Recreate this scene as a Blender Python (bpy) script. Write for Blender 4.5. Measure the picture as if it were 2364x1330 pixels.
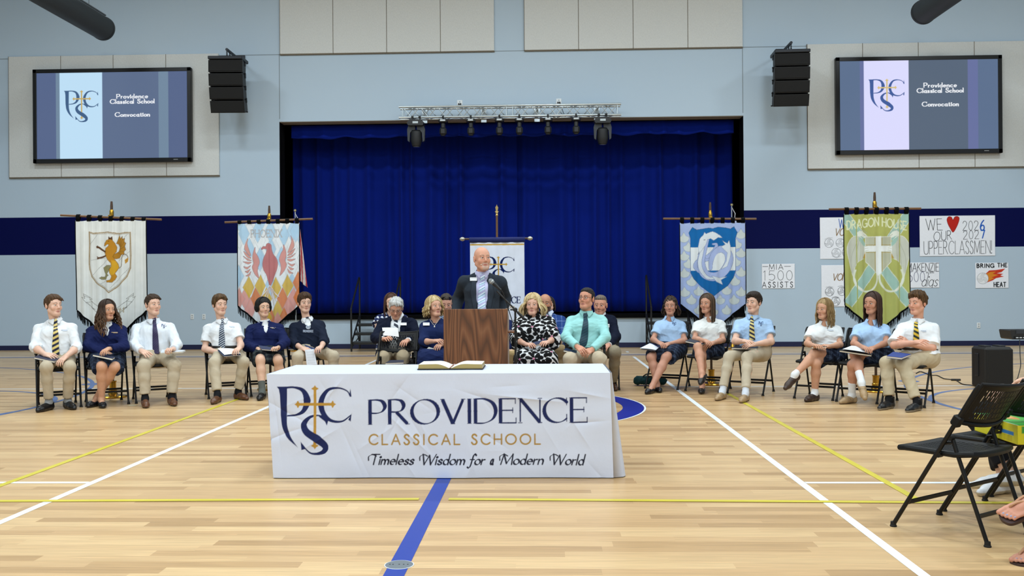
import bpy, math, random
import numpy as np
from mathutils import Matrix, Vector
from math import sin, cos, pi, radians, sqrt

SC = bpy.context.scene
for _o in list(bpy.data.objects):
    bpy.data.objects.remove(_o)
COL = SC.collection

# ------------------------------------------------------------------ camera
FPX, CAMH, PITCH, YAWL, ROLL = 2110.9, 1.3389, .0006, .034, -.0071
_F = np.array([-sin(YAWL)*cos(PITCH), cos(YAWL)*cos(PITCH), sin(PITCH)])
_R0 = np.array([cos(YAWL), sin(YAWL), 0.])
_U0 = np.cross(_R0, _F)
_R = _R0*cos(ROLL)+_U0*sin(ROLL)
_U = -_R0*sin(ROLL)+_U0*cos(ROLL)
EYE = np.array([0, 0, CAMH])
cam_d = bpy.data.cameras.new('camera')
cam_d.sensor_width = 36
cam_d.lens = FPX/2364*36
cam_d.clip_end = 200
cam = bpy.data.objects.new('camera', cam_d)
COL.objects.link(cam)
_m = Matrix.Identity(4)
for _i in range(3):
    _m[_i][0], _m[_i][1], _m[_i][2], _m[_i][3] = _R[_i], _U[_i], -_F[_i], EYE[_i]
cam.matrix_world = _m
SC.camera = cam
#CROP

# ------------------------------------------------------------------ look
vs = SC.view_settings
vs.view_transform = 'Standard'
vs.look = 'None'
vs.exposure = 0.22
vs.gamma = 1.0
vs.use_curve_mapping = False
world = bpy.data.worlds.new('hall_air')
SC.world = world
world.use_nodes = True
world.node_tree.nodes['Background'].inputs[0].default_value = (.75, .85, 1, 1)
world.node_tree.nodes['Background'].inputs[1].default_value = .05
SC.cycles.max_bounces = 6
SC.cycles.diffuse_bounces = 3
SC.cycles.glossy_bounces = 3
SC.cycles.sample_clamp_indirect = 6

# ------------------------------------------------------------------ lamps: rows of LED high bays under the gym roof
WALL_Y = 20.59
CEIL_Z = 9.6
LAMP_W = 165
for _y in (-14., -8.5, -3., 2.5, 8.5, 14.5):
    for _x in (-9.5, -4.6, 0.2, 5.0, 9.9):
        ld = bpy.data.lights.new('high_bay_light', 'AREA')
        ld.shape = 'RECTANGLE'
        ld.size, ld.size_y = 1.25, .6
        ld.energy = LAMP_W
        ld.color = (.84, .945, 1.0)
        lo = bpy.data.objects.new('high_bay_light', ld)
        lo.location = (_x, _y, CEIL_Z-.35)
        COL.objects.link(lo)


def ray(px, py):
    return _F+_R*(px-1182)/FPX-_U*(py-665)/FPX


def at(px, py, Y):
    d = ray(px, py)
    return EYE+d*(Y/d[1])


def gnd(px, py, z=0.):
    d = ray(px, py)
    return EYE+d*((z-EYE[2])/d[2])


def V3(*a):
    return np.array(a, float)


def nrm(v):
    v = np.asarray(v, float)
    return v/(np.linalg.norm(v)+1e-12)

# ------------------------------------------------------------------ materials
def C(h):
    h = h.lstrip('#')
    o = []
    for i in (0, 2, 4):
        c = int(h[i:i+2], 16)/255
        o.append(c/12.92 if c <= .04045 else ((c+.055)/1.055)**2.4)
    return np.array(o)


def _mat(name):
    m = bpy.data.materials.new(name)
    m.use_nodes = True
    nt = m.node_tree
    return m, nt, nt.nodes['Principled BSDF']


def pmat(name, col, rough=.6, metal=0., spec=.5, bump=0., bscale=60., emit=None, es=1., var=0., coord='Object', stretch=(1, 1, 1)):
    """one colour, a little procedural mottling and bump"""
    if isinstance(col, str):
        col = C(col)
    m, nt, b = _mat(name)
    b.inputs['Base Color'].default_value = (*col, 1)
    b.inputs['Roughness'].default_value = rough
    b.inputs['Metallic'].default_value = metal
    b.inputs['Specular IOR Level'].default_value = spec
    if emit is not None:
        b.inputs['Emission Color'].default_value = (*C(emit), 1)
        b.inputs['Emission Strength'].default_value = es
    if bump or var:
        tc = nt.nodes.new('ShaderNodeTexCoord')
        mp = nt.nodes.new('ShaderNodeMapping')
        mp.inputs['Scale'].default_value = stretch
        nz = nt.nodes.new('ShaderNodeTexNoise')
        nz.inputs['Scale'].default_value = bscale
        nz.inputs['Detail'].default_value = 4
        nt.links.new(tc.outputs[coord], mp.inputs[0])
        nt.links.new(mp.outputs[0], nz.inputs['Vector'])
        if bump:
            bp = nt.nodes.new('ShaderNodeBump')
            bp.inputs['Strength'].default_value = bump
            bp.inputs['Distance'].default_value = .01
            nt.links.new(nz.outputs['Fac'], bp.inputs['Height'])
            nt.links.new(bp.outputs[0], b.inputs['Normal'])
        if var:
            mx = nt.nodes.new('ShaderNodeMix')
            mx.data_type = 'RGBA'
            mx.inputs[6].default_value = (*np.clip(col*(1-var), 0, 1), 1)
            mx.inputs[7].default_value = (*np.clip(col*(1+var), 0, 1), 1)
            nt.links.new(nz.outputs['Fac'], mx.inputs[0])
            nt.links.new(mx.outputs[2], b.inputs['Base Color'])
    return m


def cmat(name, rough=.8, spec=.3, bump=.0, bscale=300., var=.08, vscale=30., emit=0., stretch=(1, 1, 1), sss=0., sheen=0.):
    """colour from the mesh's own painted attribute, procedural weave and mottling on top"""
    m, nt, b = _mat(name)
    at_ = nt.nodes.new('ShaderNodeAttribute')
    at_.attribute_name = 'Col'
    b.inputs['Roughness'].default_value = rough
    b.inputs['Specular IOR Level'].default_value = spec
    if sss:
        b.inputs['Subsurface Weight'].default_value = sss
        b.inputs['Subsurface Radius'].default_value = (.012, .005, .003)
        b.inputs['Subsurface Scale'].default_value = 1.
    if sheen:
        b.inputs['Sheen Weight'].default_value = sheen
    if emit:
        b.inputs['Base Color'].default_value = (.01, .01, .01, 1)
        nt.links.new(at_.outputs['Color'], b.inputs['Emission Color'])
        b.inputs['Emission Strength'].default_value = emit
        return m
    tc = nt.nodes.new('ShaderNodeTexCoord')
    mp = nt.nodes.new('ShaderNodeMapping')
    mp.inputs['Scale'].default_value = stretch
    nt.links.new(tc.outputs['Object'], mp.inputs[0])
    if var:
        nz = nt.nodes.new('ShaderNodeTexNoise')
        nz.inputs['Scale'].default_value = vscale
        nz.inputs['Detail'].default_value = 5
        nt.links.new(mp.outputs[0], nz.inputs['Vector'])
        mr = nt.nodes.new('ShaderNodeMapRange')
        mr.inputs[1].default_value = .3
        mr.inputs[2].default_value = .7
        mr.inputs[3].default_value = 1-var
        mr.inputs[4].default_value = 1+var
        nt.links.new(nz.outputs['Fac'], mr.inputs[0])
        mx = nt.nodes.new('ShaderNodeMix')
        mx.data_type = 'RGBA'
        mx.blend_type = 'MULTIPLY'
        mx.inputs[0].default_value = 1
        nt.links.new(at_.outputs['Color'], mx.inputs[6])
        nt.links.new(mr.outputs[0], mx.inputs[7])
        nt.links.new(mx.outputs[2], b.inputs['Base Color'])
    else:
        nt.links.new(at_.outputs['Color'], b.inputs['Base Color'])
    if bump:
        n2 = nt.nodes.new('ShaderNodeTexNoise')
        n2.inputs['Scale'].default_value = bscale
        n2.inputs['Detail'].default_value = 3
        nt.links.new(mp.outputs[0], n2.inputs['Vector'])
        bp = nt.nodes.new('ShaderNodeBump')
        bp.inputs['Strength'].default_value = bump
        bp.inputs['Distance'].default_value = .008
        nt.links.new(n2.outputs['Fac'], bp.inputs['Height'])
        nt.links.new(bp.outputs[0], b.inputs['Normal'])
    return m


# ------------------------------------------------------------------ mesh building
def newmesh(name, verts, faces, mat=None, cols=None, smooth=True, uv=None, parent=None):
    """verts (n,3); faces: (m,4)/(m,3) array or list of tuples"""
    me = bpy.data.meshes.new(name)
    verts = np.asarray(verts, np.float32)
    if isinstance(faces, np.ndarray):
        k = faces.shape[1]
        m = len(faces)
        me.vertices.add(len(verts))
        me.vertices.foreach_set('co', verts.ravel())
        me.loops.add(m*k)
        me.loops.foreach_set('vertex_index', faces.astype(np.int32).ravel())
        me.polygons.add(m)
        me.polygons.foreach_set('loop_start', np.arange(m, dtype=np.int32)*k)
        me.update(calc_edges=True)
    else:
        me.from_pydata([tuple(map(float, v)) for v in verts], [], faces)
        me.update()
    if smooth is not False:
        me.polygons.foreach_set('use_smooth', np.ones(len(me.polygons), bool))
    if cols is not None:
        ca = me.color_attributes.new('Col', 'FLOAT_COLOR', 'POINT')
        c4 = np.ones((len(verts), 4), np.float32)
        c4[:, :3] = cols
        ca.data.foreach_set('color', c4.ravel())
    if uv is not None:
        ul = me.uv_layers.new(name='UVMap')
        li = np.empty(len(me.loops), np.int32)
        me.loops.foreach_get('vertex_index', li)
        ul.data.foreach_set('uv', np.asarray(uv, np.float32)[li].ravel())
    if mat is not None:
        for mm in (mat if isinstance(mat, (list, tuple)) else [mat]):
            me.materials.append(mm)
    o = bpy.data.objects.new(name, me)
    COL.objects.link(o)
    if parent is not None:
        adopt(o, parent)
    if smooth == 'auto':
        sharp(me)
    return o


def sharp(me, ang=35):
    try:
        me.set_sharp_from_angle(angle=radians(ang))
    except Exception:
        pass


def adopt(o, parent):
    """parent, keeping the world placement in which the mesh was authored"""
    o.parent = parent
    m = Matrix.Identity(4)
    p = parent
    while p is not None:
        loc = Matrix.LocRotScale(p.location, p.rotation_euler, p.scale)
        m = loc @ (p.matrix_parent_inverse @ m) if False else loc @ m
        p = p.parent
    if parent.type == 'EMPTY':
        o.matrix_parent_inverse = m.inverted()


def tag(o, label=None, cat=None, group=None, kind=None):
    if label:
        o['label'] = label
    if cat:
        o['category'] = cat
    if group:
        o['group'] = group
    if kind:
        o['kind'] = kind
    return o


def thing(name, label, cat, loc=(0, 0, 0), group=None, rz=0.):
    o = bpy.data.objects.new(name, None)
    COL.objects.link(o)
    o.empty_display_size = .1
    o.location = [float(v) for v in loc]
    o.rotation_euler = (0, 0, rz)
    return tag(o, label, cat, group)


def dup(root, loc, rz=0., label=None, group=None):
    r = root.copy()
    COL.objects.link(r)
    r.location = [float(v) for v in loc]
    r.rotation_euler = (0, 0, rz)
    if label:
        r['label'] = label
    if group:
        r['group'] = group
    for ch in list(root.children):
        c = ch.copy()
        COL.objects.link(c)
        c.parent = r
        for g in ch.children:
            d = g.copy()
            COL.objects.link(d)
            d.parent = c
    return r


class MB:
    """collects simple solids into ONE mesh"""

    def __init__(s):
        s.v, s.f, s.mi, s.n = [], [], [], 0

    def add(s, v, f, mi=0):
        s.v.append(np.asarray(v, float))
        s.f += [tuple(int(i)+s.n for i in q) for q in f]
        s.mi += [mi]*len(f)
        s.n += len(v)
        return s

    def box(s, c, size, rot=None, mi=0, bev=0.):
        x, y, z = np.array(size)/2
        if bev:
            b = min(bev, x*.9, y*.9, z*.9)
            pts, idx = [], {}
            for sx in (-1, 1):
                for sy in (-1, 1):
                    for sz in (-1, 1):
                        for ax in range(3):
                            p = [sx*(x-b), sy*(y-b), sz*(z-b)]
                            p[ax] += (sx, sy, sz)[ax]*b
                            idx[(sx, sy, sz, ax)] = len(pts)
                            pts.append(p)
            fs = []
            S = (-1, 1)
            for ax in range(3):
                u, w = (ax+1) % 3, (ax+2) % 3
                for sg in S:
                    q = []
                    for a, b2 in ((-1, -1), (1, -1), (1, 1), (-1, 1)):
                        k = [0, 0, 0]
                        k[ax], k[u], k[w] = sg, a, b2
                        q.append(idx[(*k, ax)])
                    fs.append(q if sg > 0 else q[::-1])
            for ax in range(3):      # edge strips along ax
                u, w = (ax+1) % 3, (ax+2) % 3
                for a in S:
                    for b2 in S:
                        k0, k1 = [0]*3, [0]*3
                        k0[ax], k1[ax] = -1, 1
                        k0[u] = k1[u] = a
                        k0[w] = k1[w] = b2
                        q = [idx[(*k0, u)], idx[(*k1, u)], idx[(*k1, w)], idx[(*k0, w)]]
                        fs.append(q if a*b2 < 0 else q[::-1])
            for sx in S:
                for sy in S:
                    for sz in S:
                        q = [idx[(sx, sy, sz, 0)], idx[(sx, sy, sz, 1)], idx[(sx, sy, sz, 2)]]
                        fs.append(q if sx*sy*sz > 0 else q[::-1])
            P = np.array(pts)
        else:
            P = np.array([[a*x, b*y, d*z] for a in (-1, 1) for b in (-1, 1) for d in (-1, 1)])
            fs = [(0, 1, 3, 2), (4, 6, 7, 5), (0, 4, 5, 1), (2, 3, 7, 6), (0, 2, 6, 4), (1, 5, 7, 3)]
        if rot is not None:
            P = P@np.asarray(rot).T
        return s.add(P+np.asarray(c), fs, mi)

    def tube(s, pts, r, n=10, mi=0, caps=True, flat=None):
        """tube through points; r number or list"""
        P = np.asarray(pts, float)
        m = len(P)
        R = np.full(m, r) if np.isscalar(r) else np.asarray(r, float)
        T = np.zeros_like(P)
        T[1:-1] = P[2:]-P[:-2]
        T[0], T[-1] = P[1]-P[0], P[-1]-P[-2]
        T /= np.linalg.norm(T, axis=1)[:, None]+1e-12
        a = V3(0, 0, 1) if abs(T[0][2]) < .9 else V3(1, 0, 0)
        u = nrm(np.cross(T[0], a))
        vs_ = []
        for i in range(m):
            u = nrm(u-T[i]*(u@T[i]))
            w = np.cross(T[i], u)
            th = np.arange(n)*2*pi/n
            fu, fw = flat if flat else (1, 1)
            vs_.append(P[i]+R[i]*(np.cos(th)[:, None]*u*fu+np.sin(th)[:, None]*w*fw))
        vs_ = np.concatenate(vs_)
        fs = []
        for i in range(m-1):
            for j in range(n):
                k = (j+1) % n
                fs.append((i*n+j, i*n+k, (i+1)*n+k, (i+1)*n+j))
        if caps:
            fs.append(tuple(range(n-1, -1, -1)))
            fs.append(tuple(range((m-1)*n, m*n)))
        return s.add(vs_, fs, mi)

    def cyl(s, a, b, r, r2=None, n=16, mi=0):
        return s.tube([a, b], [r, r if r2 is None else r2], n, mi)

    def lathe(s, prof, c=(0, 0, 0), n=24, mi=0, axis=None):
        """profile [(r,z)...] about z"""
        th = np.arange(n)*2*pi/n
        v = np.concatenate([np.stack([r*np.cos(th), r*np.sin(th), np.full(n, z)], 1) for r, z in prof])
        if axis is not None:
            w = nrm(axis)
            a = nrm(np.cross(w, V3(0, 0, 1) if abs(w[2]) < .9 else V3(1, 0, 0)))
            b = np.cross(w, a)
            v = v[:, :1]*a+v[:, 1:2]*b+v[:, 2:]*w
        fs = []
        for i in range(len(prof)-1):
            for j in range(n):
                k = (j+1) % n
                fs.append((i*n+j, i*n+k, (i+1)*n+k, (i+1)*n+j))
        fs.append(tuple(range(n-1, -1, -1)))
        fs.append(tuple(range((len(prof)-1)*n, len(prof)*n)))
        return s.add(v+np.asarray(c), fs, mi)

    def prism(s, poly, depth, origin=(0, 0, 0), ux=(1, 0, 0), uy=(0, 0, 1), uz=(0, 1, 0), mi=0):
        """2-D polygon swept by depth"""
        p = np.asarray(poly, float)
        ux, uy, uz, o = map(lambda q: np.asarray(q, float), (ux, uy, uz, origin))
        a = o+p[:, :1]*ux+p[:, 1:]*uy
        n = len(p)
        fs = [tuple(range(n)), tuple(range(2*n-1, n-1, -1))]
        for i in range(n):
            j = (i+1) % n
            fs.append((i, i+n, j+n, j))
        return s.add(np.concatenate([a, a+uz*depth]), fs, mi)

    def build(s, name, mat, parent=None, smooth='auto'):
        me_v = np.concatenate(s.v)
        o = newmesh(name, me_v, s.f, mat, None, smooth)
        if any(s.mi):
            o.data.polygons.foreach_set('material_index', np.array(s.mi, np.int32))
        if parent is not None:
            adopt(o, parent)
        return o


def rotz(a):
    return np.array([[cos(a), -sin(a), 0], [sin(a), cos(a), 0], [0, 0, 1]])


def rotx(a):
    return np.array([[1, 0, 0], [0, cos(a), -sin(a)], [0, sin(a), cos(a)]])


def roty(a):
    return np.array([[cos(a), 0, sin(a)], [0, 1, 0], [-sin(a), 0, cos(a)]])


def gridfaces(ny, nx, off=0):
    i = np.arange(ny*nx).reshape(ny, nx)+off
    return np.stack([i[:-1, :-1], i[:-1, 1:], i[1:, 1:], i[1:, :-1]], -1).reshape(-1, 4)


def sheet(name, P, mat, cols=None, thick=0., parent=None, smooth=True, uv=None):
    """grid P (ny,nx,3) as a sheet with real thickness (second skin behind, joined at the rim)"""
    ny, nx = P.shape[:2]
    v = P.reshape(-1, 3)
    f = gridfaces(ny, nx)
    c = None if cols is None else cols.reshape(-1, 3)
    u = None if uv is None else uv.reshape(-1, 2)
    if thick:
        du = np.gradient(P, axis=1)
        dv = np.gradient(P, axis=0)
        n = np.cross(du, dv)
        n /= np.linalg.norm(n, axis=2)[..., None]+1e-12
        k = ny*nx
        v = np.concatenate([v, (P-n*thick).reshape(-1, 3)])
        b = f[:, ::-1]+k
        i = np.arange(k).reshape(ny, nx)
        rim = np.concatenate([i[0, ::-1], i[1:, 0], i[-1, 1:], i[-2:0:-1, -1]])
        r2 = np.roll(rim, -1)
        f = np.concatenate([f, b, np.stack([rim, r2, r2+k, rim+k], 1)])
        if c is not None:
            c = np.concatenate([c, c])
        if u is not None:
            u = np.concatenate([u, u])
    return newmesh(name, v, f, mat, c, smooth, u, parent)

# ------------------------------------------------------------------ painted patterns: a small raster canvas and a stroke alphabet
GL = {
 'A': (.8, 'L0,0 .4,1 .8,0|L.14,.33 .66,.33'), 'B': (.6, 'L0,0 0,1|S0,1 .33,.98 .5,.77 .33,.55 0,.53|S0,.53 .38,.52 .6,.27 .38,.02 0,0'),
 'C': (.86, 'O.48,.5,.48,.5,42,318'), 'D': (.78, 'L0,0 0,1|S0,1 .35,.99 .65,.82 .76,.5 .65,.18 .35,.01 0,0'),
 'E': (.58, 'L0,0 0,1|L0,1 .56,1|L0,.52 .46,.52|L0,0 .58,0'), 'F': (.55, 'L0,0 0,1|L0,1 .55,1|L0,.52 .45,.52'),
 'G': (.9, 'O.48,.5,.48,.5,42,330|L.9,.05 .9,.42|L.6,.42 .9,.42'), 'H': (.7, 'L0,0 0,1|L.7,0 .7,1|L0,.5 .7,.5'), 'I': (.14, 'L.07,0 .07,1'),
 'K': (.66, 'L0,0 0,1|L.62,1 0,.42|L.2,.58 .68,0'), 'L': (.52, 'L0,0 0,1|L0,0 .52,0'), 'M': (.9, 'L0,0 .08,1|L.08,1 .45,.1|L.45,.1 .82,1|L.82,1 .9,0'),
 'N': (.74, 'L0,0 0,1|L0,1 .74,0|L.74,0 .74,1'), 'O': (1., 'O.5,.5,.5,.5,0,360'), 'P': (.58, 'L0,0 0,1|S0,1 .28,1 .47,.93 .56,.73 .47,.54 .28,.46 0,.46'),
 'R': (.68, 'L0,0 0,1|S0,1 .27,1 .45,.94 .53,.76 .45,.57 .27,.5 0,.5|L.24,.5 .68,0'), 'S': (.52, 'S.48,.84 .36,.98 .16,.97 .05,.77 .2,.58 .4,.44 .5,.22 .36,.02 .14,.02 0,.2'),
 'T': (.7, 'L.35,0 .35,1|L0,1 .7,1'), 'U': (.7, 'S0,1 0,.35 .1,.06 .35,0 .6,.06 .7,.35 .7,1'), 'V': (.78, 'L0,1 .39,0|L.39,0 .78,1'),
 'W': (1.1, 'L0,1 .28,0|L.28,0 .55,.9|L.55,.9 .82,0|L.82,0 1.1,1'), 'X': (.7, 'L0,1 .7,0|L0,0 .7,1'), 'Z': (.66, 'L0,1 .66,1|L.66,1 0,0|L0,0 .68,0'),
 'a': (.44, 'O.2,.25,.2,.25,0,360|S.4,.5 .4,.1 .47,.0'), 'c': (.4, 'O.21,.25,.21,.25,45,315'), 'd': (.42, 'O.2,.25,.2,.25,0,360|L.4,0 .4,1'),
 'e': (.42, 'L.02,.27 .4,.27|O.21,.25,.2,.25,5,312'), 'f': (.34, 'S.42,.9 .3,1.02 .2,.85 .18,.5 .14,-.1 .04,-.3 -.1,-.25|L0,.5 .36,.5'),
 'g': (.42, 'O.2,.25,.2,.25,0,360|S.4,.5 .4,0 .36,-.26 .2,-.34 .0,-.26'), 'h': (.38, 'L0,0 0,1|S0,.3 .1,.46 .26,.49 .36,.34 .36,0'),
 'i': (.04, 'L0,0 0,.5|O0,.72,.03,.03,0,360'), 'l': (.04, 'L0,0 0,1'), 'm': (.64, 'L0,0 0,.5|S0,.3 .09,.46 .2,.48 .3,.34 .3,0|S.3,.3 .39,.46 .5,.48 .6,.34 .6,0'),
 'n': (.38, 'L0,0 0,.5|S0,.3 .1,.46 .26,.49 .36,.34 .36,0'), 'o': (.44, 'O.22,.25,.22,.25,0,360'), 'r': (.26, 'L0,0 0,.5|S0,.28 .1,.45 .27,.48'),
 's': (.32, 'S.3,.42 .18,.5 .04,.4 .12,.28 .26,.2 .28,.06 .14,0 .0,.07'), 't': (.32, 'S.14,.74 .14,.15 .2,.02 .33,.05|L0,.5 .3,.5'), 'v': (.38, 'L0,.5 .18,0|L.18,0 .38,.5'),
 '0': (.5, 'O.25,.5,.25,.5,0,360'), '1': (.2, 'L.12,0 .12,1|L.12,1 0,.85'), '2': (.52, 'S0,.78 .1,.97 .32,.98 .48,.78 .38,.5 .16,.24 0,0|L0,0 .54,0'),
 '5': (.5, 'L.46,1 .06,1|L.06,1 .03,.56|S.03,.56 .22,.64 .46,.5 .48,.2 .3,.0 .02,.06'), '6': (.5, 'S.44,1 .2,.75 .04,.4 .08,.1 .27,0 .47,.14 .46,.42 .26,.52 .06,.36'),
 '7': (.5, 'L0,1 .5,1|L.5,1 .18,0'), '!': (.06, 'L.03,.25 .03,1|O.03,.03,.025,.025,0,360'), '-': (.5, 'L0,.5 .5,.5'), ' ': (.34, ''),
}


def spline(P, n=8, closed=False):
    P = np.asarray(P, float)
    if len(P) < 3:
        return P
    Q = np.concatenate([P[-1:], P, P[:2]]) if closed else np.concatenate([2*P[:1]-P[1:2], P, 2*P[-1:]-P[-2:-1]])
    t = np.linspace(0, 1, n, endpoint=False)[:, None]
    out = []
    for i in range(len(Q)-3):
        a, b, c, d = Q[i:i+4]
        out.append(.5*((2*b)+(-a+c)*t+(2*a-5*b+4*c-d)*t*t+(-a+3*b-3*c+d)*t**3))
    if not closed:
        out.append(P[-1:])
    return np.concatenate(out)


def glyph(ch):
    adv, s = GL[ch]
    out = []
    for st in s.split('|'):
        if not st:
            continue
        k = st[0]
        if k == 'O':
            cx, cy, rx, ry, a0, a1 = map(float, st[1:].split(','))
            t = np.radians(np.linspace(a0, a1, 28))
            out.append((k, np.stack([cx+rx*np.cos(t), cy+ry*np.sin(t)], 1)))
        else:
            P = np.array([[float(q) for q in p.split(',')] for p in st[1:].split()])
            out.append((k, spline(P) if k == 'S' else P))
    return adv, out


class Canvas:
    """metres, origin bottom left; colours are linear"""

    def __init__(s, w, h, res, col):
        s.nx, s.ny = int(round(w/res))+1, int(round(h/res))+1
        s.w, s.h = w, h
        s.x = np.linspace(0, w, s.nx)
        s.y = np.linspace(0, h, s.ny)
        s.res = w/(s.nx-1)
        s.a = np.empty((s.ny, s.nx, 3))
        s.a[:] = C(col) if isinstance(col, str) else col

    def _win(s, x0, y0, x1, y1):
        i0, i1 = np.searchsorted(s.x, [x0, x1])
        j0, j1 = np.searchsorted(s.y, [y0, y1])
        return max(i0-1, 0), min(i1+1, s.nx), max(j0-1, 0), min(j1+1, s.ny)

    def seg(s, a, b, ra, rb, col):
        r = max(ra, rb)+s.res
        i0, i1, j0, j1 = s._win(min(a[0], b[0])-r, min(a[1], b[1])-r, max(a[0], b[0])+r, max(a[1], b[1])+r)
        if i1 <= i0 or j1 <= j0:
            return
        X, Y = np.meshgrid(s.x[i0:i1], s.y[j0:j1])
        d = np.array(b)-a
        L = d@d+1e-15
        t = np.clip(((X-a[0])*d[0]+(Y-a[1])*d[1])/L, 0, 1)
        dist = np.hypot(X-a[0]-t*d[0], Y-a[1]-t*d[1])
        al = np.clip((ra+(rb-ra)*t-dist)/s.res+.5, 0, 1)
        # lines thinner than a cell keep their share of ink
        al = (al*min(1, 2*max(ra, rb)/s.res+.15))[..., None]
        s.a[j0:j1, i0:i1] = s.a[j0:j1, i0:i1]*(1-al)+col*al

    def line(s, P, w, col, closed=False):
        col = C(col) if isinstance(col, str) else np.asarray(col)
        P = np.asarray(P, float)
        if closed:
            P = np.concatenate([P, P[:1]])
        for a, b in zip(P[:-1], P[1:]):
            s.seg(a, b, w/2, w/2, col)

    def nib(s, P, thin, thick, col, ang=0., pw=1.):
        P = np.asarray(P, float)
        if len(P) == 2:
            P = P[0]+(P[1]-P[0])*np.linspace(0, 1, 3)[:, None]
        T = np.gradient(P, axis=0)
        k = np.abs(np.sin(np.arctan2(T[:, 1], T[:, 0])-ang))**pw
        r = (thin+(thick-thin)*k)/2
        for i in range(len(P)-1):
            s.seg(P[i], P[i+1], r[i], r[i+1], col)

    def fill(s, P, col, alpha=1.):
        col = C(col) if isinstance(col, str) else np.asarray(col)
        P = np.asarray(P, float)
        i0, i1, j0, j1 = s._win(P[:, 0].min(), P[:, 1].min(), P[:, 0].max(), P[:, 1].max())
        if i1 <= i0 or j1 <= j0:
            return
        X, Y = np.meshgrid(s.x[i0:i1], s.y[j0:j1])
        ins = np.zeros(X.shape, bool)
        dm = np.full(X.shape, 1e9)
        for a, b in zip(P, np.roll(P, -1, 0)):
            if a[1] != b[1]:
                c = ((a[1] > Y) != (b[1] > Y)) & (X < (b[0]-a[0])*(Y-a[1])/(b[1]-a[1])+a[0])
                ins ^= c
            d = b-a
            t = np.clip(((X-a[0])*d[0]+(Y-a[1])*d[1])/(d@d+1e-15), 0, 1)
            dm = np.minimum(dm, (X-a[0]-t*d[0])**2+(Y-a[1]-t*d[1])**2)
        sd = np.sqrt(dm)*np.where(ins, 1, -1)
        al = (np.clip(sd/s.res+.5, 0, 1)*alpha)[..., None]
        s.a[j0:j1, i0:i1] = s.a[j0:j1, i0:i1]*(1-al)+col*al

    def rect(s, x0, y0, x1, y1, col, alpha=1.):
        if x0 <= 0 and y0 <= 0 and x1 >= s.w and y1 >= s.h and alpha == 1.:
            s.a[:] = C(col) if isinstance(col, str) else col
            return
        s.fill([(x0, y0), (x1, y0), (x1, y1), (x0, y1)], col, alpha)

    def text(s, txt, x, y, size, col, thin, thick=None, ang=0., pw=1., slant=0., sp=.22, serif=0., width=None, rise=0., jitter=0., xs=1.):
        col = C(col) if isinstance(col, str) else np.asarray(col)
        thick = thick or thin
        rnd = random.Random(len(txt)*7+ord(txt[0]))
        if width:
            g = sum(GL[c][0] for c in txt)
            n = max(len(txt)-1, 1)
            xs = width/size/(g+sp*n)
        cx = 0.
        for ch in txt:
            adv, st = glyph(ch)
            dy = jitter*rnd.uniform(-1, 1)*size
            for k, P in st:
                Q = np.stack([x+((P[:, 0]+cx)*xs+slant*P[:, 1])*size, y+P[:, 1]*size+rise*((P[:, 0]+cx)*xs)*size+dy], 1)
                if serif and k == 'L' and abs(P[0][1]-P[-1][1]) > .4 and thick > 2*thin:
                    t_ = (Q[-1]-Q[0])/np.linalg.norm(Q[-1]-Q[0])*(thick-thin)*.5
                    Q = Q.copy()
                    Q[0] += t_
                    Q[-1] -= t_
                s.nib(Q, thin, thick*.4 if serif and ch in 'NM' and abs(P[0][0]-P[-1][0]) < .1 else thick, col, ang, pw)
                Q = np.stack([x+((P[:, 0]+cx)*xs+slant*P[:, 1])*size, y+P[:, 1]*size+rise*((P[:, 0]+cx)*xs)*size+dy], 1)
                if serif and k != 'O':
                    for e, q in ((0, 1), (-1, -2)):
                        d = P[q]-P[e]
                        ye = P[e][1]
                        if abs(d[1]) > abs(d[0])*1.1 and min(abs(ye), abs(ye-1), abs(ye-.5)) < .02:
                            w = serif*size
                            if ye in (.5,) or (ch in 'bdhl' and ye > .9):
                                s.seg(Q[e]+[-w, 0], Q[e], thin/2, thin/2, col)
                            else:
                                s.seg(Q[e]+[-w, 0], Q[e]+[w, 0], thin/2, thin/2, col)
                        elif abs(d[0]) > abs(d[1])*3 and ch in 'EFLTZ' and P[e][0] > .3:
                            up = -1 if ye > .9 else (1 if ye < .1 else 0)
                            if up:
                                s.seg(Q[e], Q[e]+[0, up*.2*size], thin/2, thin*.6, col)
                            else:
                                s.seg(Q[e]+[0, -.1*size], Q[e]+[0, .1*size], thin/2, thin/2, col)
                if serif and k == 'O' and ch in 'CG' or (serif and ch == 'S'):
                    for e, up in ((0, -1 if ch != 'S' else -1), (-1, 1)):
                        s.seg(Q[e], Q[e]+[0, up*.16*size*(-1 if e == 0 and ch != 'S' else 1)*(1 if ch != 'S' else 1)], thin/2, thin*.5, col) if ch == 'S' else s.seg(Q[e]+[0, -.12*size], Q[e]+[0, .16*size], thin/2, thin*.6, col)
            cx += adv+sp
        return (cx-sp)*xs*size


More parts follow.
